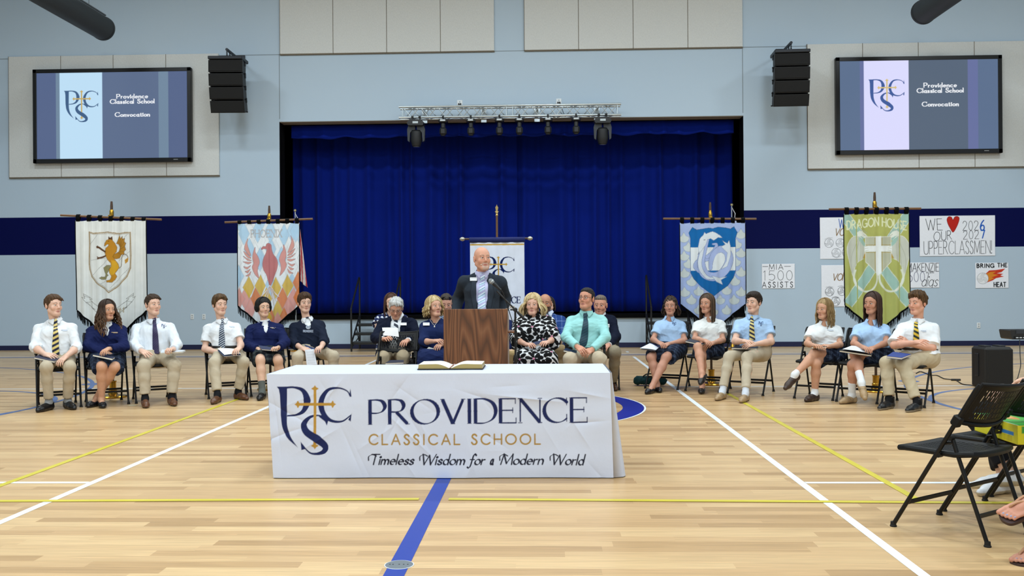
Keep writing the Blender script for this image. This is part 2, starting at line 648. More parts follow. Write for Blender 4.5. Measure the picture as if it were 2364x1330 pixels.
def crest(cv, x, y, s, navy, gold):
    """the school monogram: P, C and S around a long cross; (x,y) left top, s = width"""
    navy, gold = C(navy), C(gold)

    def T(P):       # photo units of the cloth: 0..490 wide, 0..450 high, y down
        P = np.asarray(P, float)
        return np.stack([x+P[:, 0]*s/490, y-P[:, 1]*s/490], 1)

    def band(P, w):  # smooth stroke of varying width
        Q = spline(P, 10)
        W = np.interp(np.linspace(0, 1, len(Q)), np.linspace(0, 1, len(w)), w)*s/490
        Q = T(Q)
        for i in range(len(Q)-1):
            cv.seg(Q[i], Q[i+1], W[i]/2, W[i+1]/2, navy)
    # P : stem running into a long curved blade, bowl
    cv.fill(T(np.concatenate([[(0, 4), (75, 4), (70, 20), (68, 190)], spline([(68, 190), (72, 260), (95, 330), (140, 398)]), spline([(140, 398), (75, 340), (35, 270), (22, 190)]), [(20, 60), (14, 22)]])), navy)
    band([(60, 10), (120, 10), (175, 32), (200, 95), (178, 160), (130, 188), (72, 194)], [12, 12, 26, 46, 26, 12, 9])
    # C
    band([(484, 70), (462, 34), (405, 14), (340, 26), (300, 78), (292, 130), (310, 185), (360, 226), (430, 230), (488, 190)], [6, 7, 10, 18, 32, 36, 30, 18, 10, 6])
    cv.fill(T([(484, 18), (492, 72), (476, 62)]), navy)
    cv.fill(T([(492, 180), (486, 232), (470, 220)]), navy)
    cv.fill(T([(275, 198), (310, 184), (340, 222), (330, 258), (318, 232)]), navy)
    # S
    band([(300, 196), (262, 192), (215, 206), (180, 250), (200, 300), (268, 345), (318, 390), (310, 425), (262, 440), (215, 430), (164, 372)], [6, 9, 18, 36, 44, 50, 40, 28, 14, 9, 6])
    cv.fill(T([(160, 360), (164, 415), (190, 408)]), navy)
    # cross
    for a, b in (((252, 18), (252, 390)), ((140, 120), (370, 120))):
        q = T([a, b])
        cv.seg(q[0], q[1], 9*s/490, 9*s/490, gold)
    for c, d in (((252, 14), (0, -1)), ((252, 392), (0, 1)), ((136, 120), (-1, 0)), ((372, 120), (1, 0))):
        c, d = np.array(c, float), np.array(d, float)
        n = np.array([-d[1], d[0]])
        cv.fill(T([c-d*14-n*8, c-d*6-n*24, c-n*20, c+d*4-n*10, c+d*18, c+d*4+n*10, c+n*20, c-d*6+n*24, c-d*14+n*8]), gold)
    # the S passes over the cross once
    band([(222, 318), (268, 345), (300, 370)], [44, 50, 44])

# ------------------------------------------------------------------ the hall
AX = -.7076          # centre line of the court
SXL, SXR, SZT, SZB = -5.966, 4.498, 5.168, .728


def floor_mat():
    m, nt, b = _mat('maple_strip_floor')
    N, L = nt.nodes, nt.links
    tc = N.new('ShaderNodeTexCoord')
    sp = N.new('ShaderNodeSeparateXYZ')
    L.new(tc.outputs['Object'], sp.inputs[0])

    def mt(op, a, b2=None, c=None):
        n = N.new('ShaderNodeMath')
        n.operation = op
        for i, q in enumerate((a, b2, c)):
            if q is None:
                continue
            if isinstance(q, (int, float)):
                n.inputs[i].default_value = q
            else:
                L.new(q, n.inputs[i])
        return n.outputs[0]
    row = mt('FLOOR', mt('DIVIDE', sp.outputs['Y'], .095))
    w1 = N.new('ShaderNodeTexWhiteNoise')
    w1.noise_dimensions = '1D'
    L.new(row, w1.inputs['W'])
    px = mt('DIVIDE', mt('ADD', sp.outputs['X'], mt('MULTIPLY', w1.outputs['Value'], 7.3)), 1.05)
    cell = mt('FLOOR', px)
    cb = N.new('ShaderNodeCombineXYZ')
    L.new(cell, cb.inputs[0])
    L.new(row, cb.inputs[1])
    w2 = N.new('ShaderNodeTexWhiteNoise')
    w2.noise_dimensions = '2D'
    L.new(cb.outputs[0], w2.inputs['Vector'])
    rp = N.new('ShaderNodeValToRGB')
    e = rp.color_ramp.elements
    e[0].position, e[0].color = 0, (*C('#b39064'), 1)
    e[1].position, e[1].color = 1, (*C('#d8b787'), 1)
    q = rp.color_ramp.elements.new(.3)
    q.color = (*C('#c8a476'), 1)
    q = rp.color_ramp.elements.new(.72)
    q.color = (*C('#d0ae7f'), 1)
    L.new(w2.outputs['Value'], rp.inputs[0])
    # grain, stretched along each strip
    mp = N.new('ShaderNodeMapping')
    mp.inputs['Scale'].default_value = (1.6, 38, 1)
    ad = N.new('ShaderNodeVectorMath')
    ad.operation = 'ADD'
    L.new(tc.outputs['Object'], ad.inputs[0])
    cm = N.new('ShaderNodeCombineXYZ')
    L.new(mt('MULTIPLY', w2.outputs['Value'], 31.), cm.inputs[0])
    L.new(cm.outputs[0], ad.inputs[1])
    L.new(ad.outputs[0], mp.inputs[0])
    nz = N.new('ShaderNodeTexNoise')
    nz.inputs['Scale'].default_value = 1.6
    nz.inputs['Detail'].default_value = 6
    nz.inputs['Distortion'].default_value = .7
    L.new(mp.outputs[0], nz.inputs['Vector'])
    mr = N.new('ShaderNodeMapRange')
    mr.inputs[1].default_value, mr.inputs[2].default_value = .3, .7
    mr.inputs[3].default_value, mr.inputs[4].default_value = .86, 1.12
    L.new(nz.outputs['Fac'], mr.inputs[0])
    # thin joints between rows
    fy = mt('FRACT', mt('DIVIDE', sp.outputs['Y'], .095))
    jt = mt('MULTIPLY', mt('GREATER_THAN', mt('ABSOLUTE', mt('SUBTRACT', fy, .5)), .488), .1)
    mul = N.new('ShaderNodeMix')
    mul.data_type = 'RGBA'
    mul.blend_type = 'MULTIPLY'
    mul.inputs[0].default_value = 1
    L.new(rp.outputs[0], mul.inputs[6])
    L.new(mt('SUBTRACT', mr.outputs[0], jt), mul.inputs[7])
    L.new(mul.outputs[2], b.inputs['Base Color'])
    b.inputs['Roughness'].default_value = .34
    b.inputs['Specular IOR Level'].default_value = .38
    return m


def wall_mat(name, stripe=True):
    m, nt, b = _mat(name)
    N, L = nt.nodes, nt.links
    tc = N.new('ShaderNodeTexCoord')
    nz = N.new('ShaderNodeTexNoise')
    nz.inputs['Scale'].default_value = .35
    nz.inputs['Detail'].default_value = 3
    L.new(tc.outputs['Object'], nz.inputs['Vector'])
    n2 = N.new('ShaderNodeTexNoise')
    n2.inputs['Scale'].default_value = 120
    L.new(tc.outputs['Object'], n2.inputs['Vector'])
    mx = N.new('ShaderNodeMix')
    mx.data_type = 'RGBA'
    mx.inputs[6].default_value = (*C('#b3c7d9'), 1)
    mx.inputs[7].default_value = (*C('#bbcddc'), 1)
    L.new(nz.outputs['Fac'], mx.inputs[0])
    out = mx.outputs[2]
    if stripe:
        sp = N.new('ShaderNodeSeparateXYZ')
        L.new(tc.outputs['Object'], sp.inputs[0])
        g = N.new('ShaderNodeMath')
        g.operation = 'COMPARE'
        g.inputs[1].default_value = (3.0474+2.1886)/2
        g.inputs[2].default_value = (3.0474-2.1886)/2
        L.new(sp.outputs['Z'], g.inputs[0])
        m2 = N.new('ShaderNodeMix')
        m2.data_type = 'RGBA'
        m2.inputs[7].default_value = (*C('#020945'), 1)
        L.new(out, m2.inputs[6])
        L.new(g.outputs[0], m2.inputs[0])
        out = m2.outputs[2]
    L.new(out, b.inputs['Base Color'])
    b.inputs['Roughness'].default_value = .65
    b.inputs['Specular IOR Level'].default_value = .1
    bp = N.new('ShaderNodeBump')
    bp.inputs['Strength'].default_value = .12
    bp.inputs['Distance'].default_value = .002
    L.new(n2.outputs['Fac'], bp.inputs['Height'])
    L.new(bp.outputs[0], b.inputs['Normal'])
    return m


M_floor = floor_mat()
M_wall = wall_mat('painted_wall')
M_black = pmat('black_paint', '#0a0a0c', .7)
M_stageblack = pmat('stage_black', '#050506', .9, spec=.1)
M_navy = pmat('navy_rubber_base', '#03103f', .5)
M_joint = pmat('wall_joint_grey', '#7f8a92', .8)
M_ceil = pmat('ceiling_deck', '#b9bcbd', .8)

fl = MB().add([(-16, -20, 0), (16, -20, 0), (16, WALL_Y+.01, 0), (-16, WALL_Y+.01, 0), (-16, -20, -.1), (16, -20, -.1), (16, WALL_Y+.01, -.1), (-16, WALL_Y+.01, -.1)],
              [(0, 1, 2, 3), (7, 6, 5, 4), (0, 4, 5, 1), (1, 5, 6, 2), (2, 6, 7, 3), (3, 7, 4, 0)]).build('floor', M_floor, smooth=False)
tag(fl, 'pale maple strip sports floor of the school gym', 'floor', kind='structure')


def slab(name, c, size, mat, label, kind='structure', cat='wall'):
    o = MB().box(c, size).build(name, mat, smooth=False)
    return tag(o, label, cat, kind=kind)


wb = MB()
T = .35
for x0, x1, z0, z1 in ((-16, SXL, 0, CEIL_Z), (SXR, 16, 0, CEIL_Z), (SXL, SXR, SZT, CEIL_Z), (SXL, SXR, 0, SZB)):
    wb.box(((x0+x1)/2, WALL_Y+T/2, (z0+z1)/2), (x1-x0, T, z1-z0))
wbo = wb.build('wall_back', M_wall, smooth=False)
tag(wbo, 'pale grey back wall with a navy stripe around the stage opening', 'wall', kind='structure')
slab('wall_left', (-16.1, .3, CEIL_Z/2), (.2, 40.6, CEIL_Z), M_wall, 'pale grey left gym wall outside the frame')
slab('wall_right', (16.1, .3, CEIL_Z/2), (.2, 40.6, CEIL_Z), M_wall, 'pale grey right gym wall outside the frame')
slab('wall_front', (0, -20.1, CEIL_Z/2), (32, .2, CEIL_Z), M_wall, 'pale grey gym wall behind the camera')
slab('ceiling', (0, .3, CEIL_Z+.1), (32, 40.6, .2), M_ceil, 'light gym ceiling above the frame', cat='ceiling')
for nm, x0, x1 in (('baseboard_left', -16, SXL), ('baseboard_stage', SXL, SXR), ('baseboard_right', SXR, 16)):
    slab(nm, ((x0+x1)/2, WALL_Y-.006, .055), (x1-x0-.002, .012, .11), M_navy, 'navy base strip along the foot of the back wall', cat='baseboard')
# control joints in the wall
k = 0
for c, s in (((SXL+.01, 0, (SZT+.06+6.694)/2), (.014, .004, 6.694-SZT-.06)), ((SXR-.01, 0, (SZT+.06+6.694)/2), (.014, .004, 6.694-SZT-.06)), ((0, 0, 6.694), (31.9, .004, .014))):
    k += 1
    slab('trim_%d' % k, (c[0], WALL_Y-.001, c[2]), s, M_joint, 'thin grey control joint line in the back wall', cat='wall joint')
# the stage box behind the opening
sb = MB()
SD = 3.0
yb = WALL_Y+T
sb.box(((SXL+SXR)/2, yb+SD/2, SZB-.05), (SXR-SXL+1.4, SD, .1))
sb.box(((SXL+SXR)/2, yb+SD+.05, 3), (SXR-SXL+1.4, .1, 5.2))
sb.box(((SXL+SXR)/2, yb+SD/2, 5.6), (SXR-SXL+1.4, SD, .1))
for x in (SXL-.7, SXR+.7):
    sb.box((x, yb+SD/2, 3), (.1, SD, 5.2))
o = sb.build('wall_stage', M_stageblack, smooth=False)
tag(o, 'black inside of the stage behind the blue curtains', 'wall', kind='structure')
# black edge strip of the stage floor and black returns of the opening
st = MB()
st.box(((SXL+SXR)/2, WALL_Y+.15, SZB+.012), (SXR-SXL-.01, .42, .024))
st.box(((SXL+SXR)/2, WALL_Y-.035, SZB-.02), (SXR-SXL, .06, .085))
for x in (SXL+.005, SXR-.005):
    st.box((x, WALL_Y+.2, (SZB+SZT)/2), (.01, .38, SZT-SZB-.02))
o = st.build('trim_4', M_stageblack, smooth=False)
tag(o, 'black stage edge and black side returns of the opening', 'stage edge', kind='structure')
o = MB().box(((SXL+SXR)/2, WALL_Y+.18, SZT-.006), (SXR-SXL-.02, .34, .012)).build('trim_5', pmat('soffit_grey', '#8b8478', .8), smooth=False)
tag(o, 'grey soffit under the top of the stage opening', 'soffit', kind='structure')

# ------------------------------------------------------------------ painted court lines (parts of the floor)
LZ = .0012
M_line = {k: pmat('court_'+k, c, .4, spec=.3) for k, c in {'white': '#eaf1f6', 'blue': '#16399a', 'navy': '#0b1f8c', 'greyblue': '#5a6f9e'}.items()}


def strip(name, P, w, mat, dz=0., parent=fl):
    P = np.asarray(P, float)
    T_ = np.gradient(P, axis=0)
    n = np.stack([-T_[:, 1], T_[:, 0]], 1)
    n /= np.linalg.norm(n, axis=1)[:, None]
    a, b = P+n*w/2, P-n*w/2
    G = np.concatenate([np.stack([np.c_[b, np.full(len(P), LZ+dz)], np.c_[a, np.full(len(P), LZ+dz)]])], 0)
    o = sheet(name, G, mat, None, 0, None, False)
    if parent:
        o.parent = parent
    return o


def arc(cx, cy, r, a0, a1, n=64):
    t = np.radians(np.linspace(a0, a1, n))
    return np.stack([cx+r*np.cos(t), cy+r*np.sin(t)], 1)


for sgn in (-1, 1):
    xa = AX+sgn*2.4554
    strip('attack_line', [(xa, 2.), (xa, 17.8)], .055, M_line['white'])
    strip('attack_line', [(xa, 19.0), (xa, 19.3)], .055, M_line['white'])
    strip('volleyball_sideline', [(xa+sgn*.03, 6.3), (AX+sgn*13, 6.3)], .05, M_line['white'])
    strip('lane_line', [(xa+sgn*.03, 12.38), (AX+sgn*13, 12.38)], .05, M_line['white'])
    strip('three_point_arc', arc(AX+sgn*11.14, 10.36, 5.95, (90 if sgn > 0 else -90), (270 if sgn > 0 else 90), 120), .06, M_line['greyblue'])
    strip('free_throw_circle', arc(AX+sgn*6.96, 10.38, 1.78, 0, 360, 90), .06, M_line['greyblue'], .0003)
    ds = MB().lathe([(.14, LZ), (.14, LZ+.0004)], (AX+sgn*5.82, 13.0, 0), 28).build('court_dot', M_line['greyblue'], smooth=False)
    ds.parent = fl
strip('centre_line', [(AX, -2), (AX, 18.2)], .1, M_line['blue'], .0003)
strip('court_sideline', [(-15, 18.3), (15, 18.3)], .16, M_line['greyblue'])
strip('court_sideline', [(-15, 18.62), (15, 18.62)], .05, M_line['white'])
strip('centre_circle', arc(AX, 10.38, 1.71, 0, 360, 128), .235, M_line['navy'], .0004)
strip('centre_circle_edge', arc(AX, 10.38, 1.84, 0, 360, 128), .02, M_line['white'], .0004)
star = MB()
pts = [(AX+(1.44 if i % 2 == 0 else .55)*cos(radians(i*36)), 10.38+(1.44 if i % 2 == 0 else .55)*sin(radians(i*36))) for i in range(10)]
star.prism(pts, .0004, (0, 0, LZ), (1, 0, 0), (0, 1, 0), (0, 0, 1))
star.build('centre_star', M_line['white'], smooth=False).parent = fl
ins = [(AX+(p[0]-AX)*.8, 10.38+(p[1]-10.38)*.8) for p in pts]
MB().prism(ins, .0004, (0, 0, LZ+.0006), (1, 0, 0), (0, 1, 0), (0, 0, 1)).build('centre_star_field', M_line['navy'], smooth=False).parent = fl
# socket cover for the net post
cov = thing('floor_socket_cover', 'round grey metal socket cover set in the blue centre line', 'floor plate', (AX, 4.417, 0))
MB().lathe([(.068, .0005), (.068, .0035), (.062, .004)], (AX, 4.417, 0), 40).build('cover_plate', pmat('steel_cover', '#7d868d', .45, .6), cov)
MB().lathe([(.072, .0005), (.072, .003)], (AX, 4.417, 0), 40).build('rim', pmat('rim_white', '#dfe3e6', .5), cov)
sc = MB()
for dx in (-.045, -.03, 0, .022, .042):
    sc.lathe([(.004, .003), (.004, .0048)], (AX+dx, 4.417, 0), 10)
sc.build('screw', M_black, cov)
# yellow tape laid on top of the court
M_tape = pmat('yellow_tape', '#d5c53a', .35, var=.14, bscale=2.2)
for nm, P, lab in (('a', [(-3.76, 5.74), (-3.765, 11.4)], 'yellow floor tape running away to the left of the cloth covered table'),
                   ('b', [(2.33, 5.74), (2.31, 11.6)], 'yellow floor tape running away to the right of the cloth covered table'),
                   ('c', [(-4.6, 5.71), (-.80, 5.80)], 'yellow floor tape crosswise in front of the table, left of the blue line'),
                   ('d', [(-.61, 5.80), (2.9, 5.71)], 'yellow floor tape crosswise in front of the table, right of the blue line')):
    o = MB()
    a, b = np.array(P[0]), np.array(P[1])
    d = (b-a)/np.linalg.norm(b-a)
    n = np.array([-d[1], d[0]])*.026
    o.prism([a-n, b-n, b+n, a+n], .0008, (0, 0, LZ+.0006+(.0012 if nm in 'cd' else 0)), (1, 0, 0), (0, 1, 0), (0, 0, 1))
    tag(o.build('floor_tape', M_tape, smooth=False), lab, 'tape', 'yellow court tapes')

# ------------------------------------------------------------------ stage curtains
M_curt = pmat('royal_blue_velour', '#001a78', .85, spec=.12, bump=.25, bscale=220, var=.12)
M_curt.node_tree.nodes['Principled BSDF'].inputs['Sheen Weight'].default_value = .03


def drape(x0, x1, zt, zb_fn, Y, pleat, amp, seed, nz=14, name='curtain_panel', parent=None, flare=1.):
    rnd = random.Random(seed)
    n = int((x1-x0)/.022)
    xs = np.linspace(x0, x1, n)
    ph = np.zeros(n)
    p, x = 0., x0
    w = pleat
    for i in range(n):
        p += 2*pi*(xs[1]-xs[0])/w
        if p > 2*pi:
            p -= 2*pi
            w = pleat*rnd.uniform(.6, 1.5)
        ph[i] = p
    am = amp*np.interp(xs, np.linspace(x0, x1, 30), [rnd.uniform(.45, 1.25) for _ in range(30)])
    t = np.linspace(0, 1, nz)
    zb = np.array([zb_fn(q) for q in xs])
    P = np.zeros((nz, n, 3))
    for j in range(nz):
        sway = .25*np.sin(t[j]*4+xs*3.1)
        y = Y+am*(.55+.45*t[j]*flare)*(np.sin(ph+sway)+.25*np.sin(2*ph+1.3))
        P[j, :, 0] = xs
        P[j, :, 1] = y
        P[j, :, 2] = zb+(zt-zb)*(1-t[j])
    P = P[::-1]
    return sheet(name, P, M_curt, None, .006, parent)


cu = thing('stage_curtain', 'royal blue pleated curtain drawn shut across the stage', 'curtain', (AX, 21.3, .76))
CYD = 21.85
xl_, xr_ = at(676, 500, CYD)[0], at(1693, 500, CYD)[0]
drape(xl_, AX+.1, 5.3, lambda x: .775, CYD, .40, .085, 3, parent=cu)
drape(AX+.0, xr_, 5.3, lambda x: .775, CYD+.08, .40, .085, 8, parent=cu)
va = thing('curtain_valance', 'short royal blue valance hung across the top of the stage opening', 'valance', (AX, 20.98, 4.85))
zv = at(700, 320, 20.98)[2]
drape(SXL+.16, SXR-.13, SZT-.02, lambda x: zv+.03*sin(x*7.3)*sin(x*1.9+1), 20.99, .42, .03, 5, 6, 'valance_panel', va, 1.4)

# ------------------------------------------------------------------ acoustic panels
M_ac = pmat('wood_fibre_panel', '#d3d6d5', .95, spec=.1, bump=.5, bscale=70, var=.13, stretch=(1, 1, .35))
M_trim = pmat('panel_edge_batten', '#6d6353', .7)
PANW = 1.2192


def panel(x0, z0, z1, label, group, Y=WALL_Y, low=True):
    t = thing('acoustic_panel', label, 'wall panel', (x0+PANW/2, Y, z0), group)
    MB().box((x0+PANW/2, Y-.024, (z0+z1)/2), (PANW-.012, .044, z1-z0-.006), bev=.006).build('fibre_board', M_ac, t, False)
    e = MB()
    e.box((x0+PANW/2, Y-.022, z0-.012), (PANW, .036, .018))
    e.box((x0+.001, Y-.022, (z0+z1)/2), (.01, .034, z1-z0))
    e.build('edge_batten', M_trim, t, False)
    return t


ords = ('first', 'second', 'third', 'fourth')
for i in range(4):
    panel(-5.9327+i*PANW, 6.694, 9.2, 'speckled grey acoustic panel above the stage, %s from the left of the left bank' % ords[i], 'acoustic panels above the stage, left bank')
    panel(-.3839+i*PANW, 6.694, 9.2, 'speckled grey acoustic panel above the stage, %s from the left of the right bank' % ords[i], 'acoustic panels above the stage, right bank')
lz0, lz1 = at(260, 408, WALL_Y)[2], at(260, 128, WALL_Y)[2]
lx1 = at(507, 260, WALL_Y)[0]
rx0 = at(1863, 250, WALL_Y)[0]
rz0, rz1 = at(2110, 388, WALL_Y)[2], at(2110, 99, WALL_Y)[2]
for i in range(4):
    panel(lx1-PANW*(4-i), lz0, lz1, 'speckled grey acoustic panel behind the left screen, %s from its left' % ords[i], 'acoustic panels behind the left screen')
    panel(rx0+PANW*i, rz0, rz1, 'speckled grey acoustic panel behind the right screen, %s from its left' % ords[i], 'acoustic panels behind the right screen')

# ------------------------------------------------------------------ the two big screens
M_frame = pmat('screen_frame_black', '#08080a', .4)
M_pic = cmat('screen_picture', emit=.84)


def screen(pxs, label, tint):
    (ax, ay), (bx, by) = pxs
    Y = WALL_Y-.16
    A, B = at(ax, ay, Y), at(bx, by, Y)
    x0, x1, z1, z0 = A[0], B[0], A[2], B[2]
    w, h = x1-x0, z1-z0
    t = thing('display_screen', label, 'screen', ((x0+x1)/2, Y, z0))
    b = .085
    fr = MB()
    fr.box(((x0+x1)/2, Y+.055, (z0+z1)/2), (w, .09, h), bev=.01)
    for cx, cz, sx, sz in (((x0+x1)/2, z1-b/2, w, b), ((x0+x1)/2, z0+b*.55, w, b*1.1), (x0+b/2, (z0+z1)/2, b, h), (x1-b/2, (z0+z1)/2, b, h)):
        fr.box((cx, Y, cz), (sx, .05, sz), bev=.006)
    fr.build('frame', M_frame, t)
    iw, ih = w-2*b, h-2.1*b
    cv = Canvas(iw, ih, .0065, tint['bg'])
    cv.rect(0, 0, iw*.145, ih, tint['side'])
    cv.rect(iw*.128, 0, iw*.155, ih, tint['band'])
    cv.rect(iw*.153, 0, iw*.437, ih, tint['white'])
    cv.rect(iw*.81, 0, iw*.875, ih, tint['band'])
    cv.rect(iw*.875, 0, iw, ih, tint['side'])
    crest(cv, iw*.182, ih*.795, iw*.228, tint['navy'], tint['gold'])
    tw = '#f3f6fb'
    for s, yy, ww in (('Providence', .695, .205), ('Classical School', .635, .292), ('Convocation', .483, .228)):
        cv.text(s, iw*(.636-ww/2), ih*yy, ih*.048, tw, .010, .021, 0., 1., serif=.09, width=iw*ww)
    P = np.zeros((cv.ny, cv.nx, 3))
    P[..., 0] = x0+b+cv.x[None, :]
    P[..., 1] = Y-.004
    P[..., 2] = (z0+b*1.1+cv.y)[:, None]
    sheet('picture', P, M_pic, cv.a, 0, t, False)
    MB().box((x1-.35, Y-.0265, z0+.05), (.1, .003, .012)).build('maker_mark', pmat('mark_grey', '#a9adb0', .5), t, False)
    MB().box(((x0+x1)/2, Y+.106, (z0+z1)/2), (w*.35, .012, h*.4)).build('wall_mount', M_frame, t, False)


screen(((76, 161), (442, 373)), 'large framed wall screen with a pale blue slide, left of the stage',
       dict(bg='#5c6d8c', side='#55658a', band='#71889f', white='#bfe0f7', navy='#3f5f86', gold='#c9ac63'))
screen(((1929, 133), (2314, 353)), 'large framed wall screen with a lilac white slide, right of the stage',
       dict(bg='#566579', side='#5b6f8e', band='#66709f', white='#dcdcff', navy='#3c5a9a', gold='#d7c07c'))

# ------------------------------------------------------------------ line array loudspeakers
M_spk = pmat('loudspeaker_black', '#0b0b0c', .6, bump=.15, bscale=120)
M_grille = pmat('loudspeaker_grille', '#050506', .75, bump=.6, bscale=420)
M_steel = pmat('rigging_steel', '#2a2c30', .45, .6)


def line_array(px_t, px_b, turn, label):
    T_ = at(px_t[0], px_t[1], 19.75)
    B_ = at(px_b[0], px_b[1], 19.75)
    t = thing('line_array_loudspeaker', label, 'loudspeaker', (T_[0], 19.75, B_[2]))
    H = T_[2]-B_[2]
    R = rotz(turn)
    z = T_[2]
    hh = H/4
    p = np.array([T_[0], 19.75, z-hh/2])
    tilt = 0.
    for i in range(4):
        Q = R@rotx(tilt)
        cb = MB()
        w, d = .74, .42
        cb.prism([(-w/2, -d/2), (w/2, -d/2), (w/2*.86, d/2), (-w/2*.86, d/2)], hh*.95, p-Q[:, 2]*hh*.475, Q[:, 0], Q[:, 1], Q[:, 2])
        c = cb.build('cabinet', M_spk, t, False)
        g = MB()
        g.box(p-Q[:, 1]*(d/2+.006), (w*.97, .02, hh*.86), Q, bev=.008)
        go = g.build('grille', M_grille, c, False)
        for s in (-1, 1):
            f = MB()
            for q in (-.12, .08):
                f.box(p+Q[:, 0]*s*w*.46+Q[:, 1]*q+Q[:, 2]*hh*.42, (.03, .06, .1), Q)
            f.cyl(p+Q[:, 0]*s*w*.44-Q[:, 1]*.02-Q[:, 2]*hh*.47, p+Q[:, 0]*s*w*.52-Q[:, 1]*.02-Q[:, 2]*hh*.47, .014, n=8)
            f.build('rigging_plate', M_steel, c, False)
        tilt += .095
        nx = rotx(tilt)
        p = p-(Q[:, 2]+(R@nx)[:, 2])*hh/2*1.0
    b = MB()
    Q = R
    top = np.array([T_[0], 19.75, z+.04])
    b.box(top, (.74, .5, .07), Q, bev=.01)
    b.build('bumper_frame', M_steel, t, False)
    b = MB()
    s = 1 if turn < 0 else -1
    arm0 = top+V3(.0, 0, .19)
    b.tube([arm0+V3(0, -.1, .02), V3(arm0[0], WALL_Y-.02, arm0[2])], .032, 6)
    b.box((arm0[0], WALL_Y-.02, arm0[2]-.05), (.2, .04, .34))
    b.build('wall_bracket', M_steel, t, False)
    ch = MB()
    for dy in (-.08, .1):
        for k in range(4):
            ch.lathe([(.006, 0), (.016, .008), (.016, .03), (.006, .042)], top+V3(0, dy, .035+k*.04), 8)
    ch.build('chain', M_steel, t)
    return t


line_array((527, 143), (531, 258), .04, 'black four-box line array loudspeaker bracketed to the wall beside the left screen')
line_array((1824, 128), (1822, 243), -.04, 'black four-box line array loudspeaker bracketed to the wall beside the right screen')

# ------------------------------------------------------------------ round ducts
M_duct = pmat('duct_charcoal', '#33383c', .6, spec=.3)


def duct(cx, cz, label):
    t = thing('round_duct', label, 'duct', (cx, 19., cz-.25))
    MB().tube([(cx, y, cz) for y in np.linspace(19.0, -19.5, 24)], .245, 36).build('duct_pipe', M_duct, t)
    MB().lathe([(.252, -.03), (.252, .03), (.235, .034), (.2, .02)], (cx, 18.99, cz), 36, axis=(0, 1, 0)).build('end_cap', pmat('duct_cap', '#24282b', .6), t)
    s = MB()
    s.tube([(cx+(.1 if cx < 0 else -.1), y, cz+.25) for y in (18.9, 0, -19)], .018, 8)
    s.build('hanger_rail', pmat('hanger_rail', '#6a7074', .5, .5), t)
    w = MB()
    for y in (18.2, 15.5, 12.5, 9.5, 6.5):
        w.cyl((cx+(.1 if cx < 0 else -.1), y, cz+.25), (cx+(.1 if cx < 0 else -.1), y, CEIL_Z-.01), .004, n=6)
    w.build('hanger_wire', M_steel, t)


dl, dr = at(238, 66, 19.), at(2132, 28, 19.)
duct(dl[0], dl[2], 'charcoal round air duct overhead at upper left')
duct(dr[0], dr[2], 'charcoal round air duct overhead at upper right')

# ------------------------------------------------------------------ lighting truss
M_alu = pmat('truss_aluminium', '#c3cdd2', .32, .75)
M_fix = pmat('fixture_black', '#15171a', .5)
TY = 20.05
ta, tb = at(921, 271.5, TY), at(1434, 264.5, TY)
ttop = at(1177, 243.5, TY)[2]
tz = (ta[2]+tb[2])/2
tr = thing('lighting_truss', 'silver aluminium box truss above the stage opening', 'truss', ((ta[0]+tb[0])/2, TY, tz))
HT = ttop-tz
ch = MB()
for dy in (0, HT):
    for dz in (0, HT):
        ch.tube([(ta[0], TY+dy, tz+dz), (tb[0], TY+dy, tz+dz)], .025, 12)
ch.build('chord', M_alu, tr)
wbm = MB()
Lt = tb[0]-ta[0]
mid = (ta[0]+tb[0])/2
for side in (0, 1):
    a0, a1 = (ta[0]+.08, mid-.07) if side == 0 else (mid+.07, tb[0]-.08)
    n = 12
    xs = np.linspace(a0, a1, n+1)
    for dy in (0, HT):
        P = [(x, TY+dy, tz+(HT if (i % 2 == (0 if dy == 0 else 1)) else 0)) for i, x in enumerate(xs)]
        for p, q in zip(P[:-1], P[1:]):
            wbm.cyl(p, q, .0095, n=7)
    for dz in (0, HT):
        P = [(x, TY+(HT if i % 2 else 0), tz+dz) for i, x in enumerate(xs)]
        for p, q in zip(P[:-1], P[1:]):
            wbm.cyl(p, q, .0095, n=7)
    for x in (a0, a1):
        for dy in (0, HT):
            wbm.cyl((x, TY+dy, tz), (x, TY+dy, tz+HT), .011, n=7)
wbm.build('web_bracing', M_alu, tr)
for x in (ta[0]+.5, mid-.6, mid+.6, tb[0]-.5):
    br = MB()
    br.box((x, (TY+HT+WALL_Y)/2-.005, tz+HT), (.06, WALL_Y-TY-HT-.01, .06))
    br.box((x, WALL_Y-.011, tz+HT-.1), (.12, .02, .34))
    br.build('wall_bracket', M_alu, tr, False)


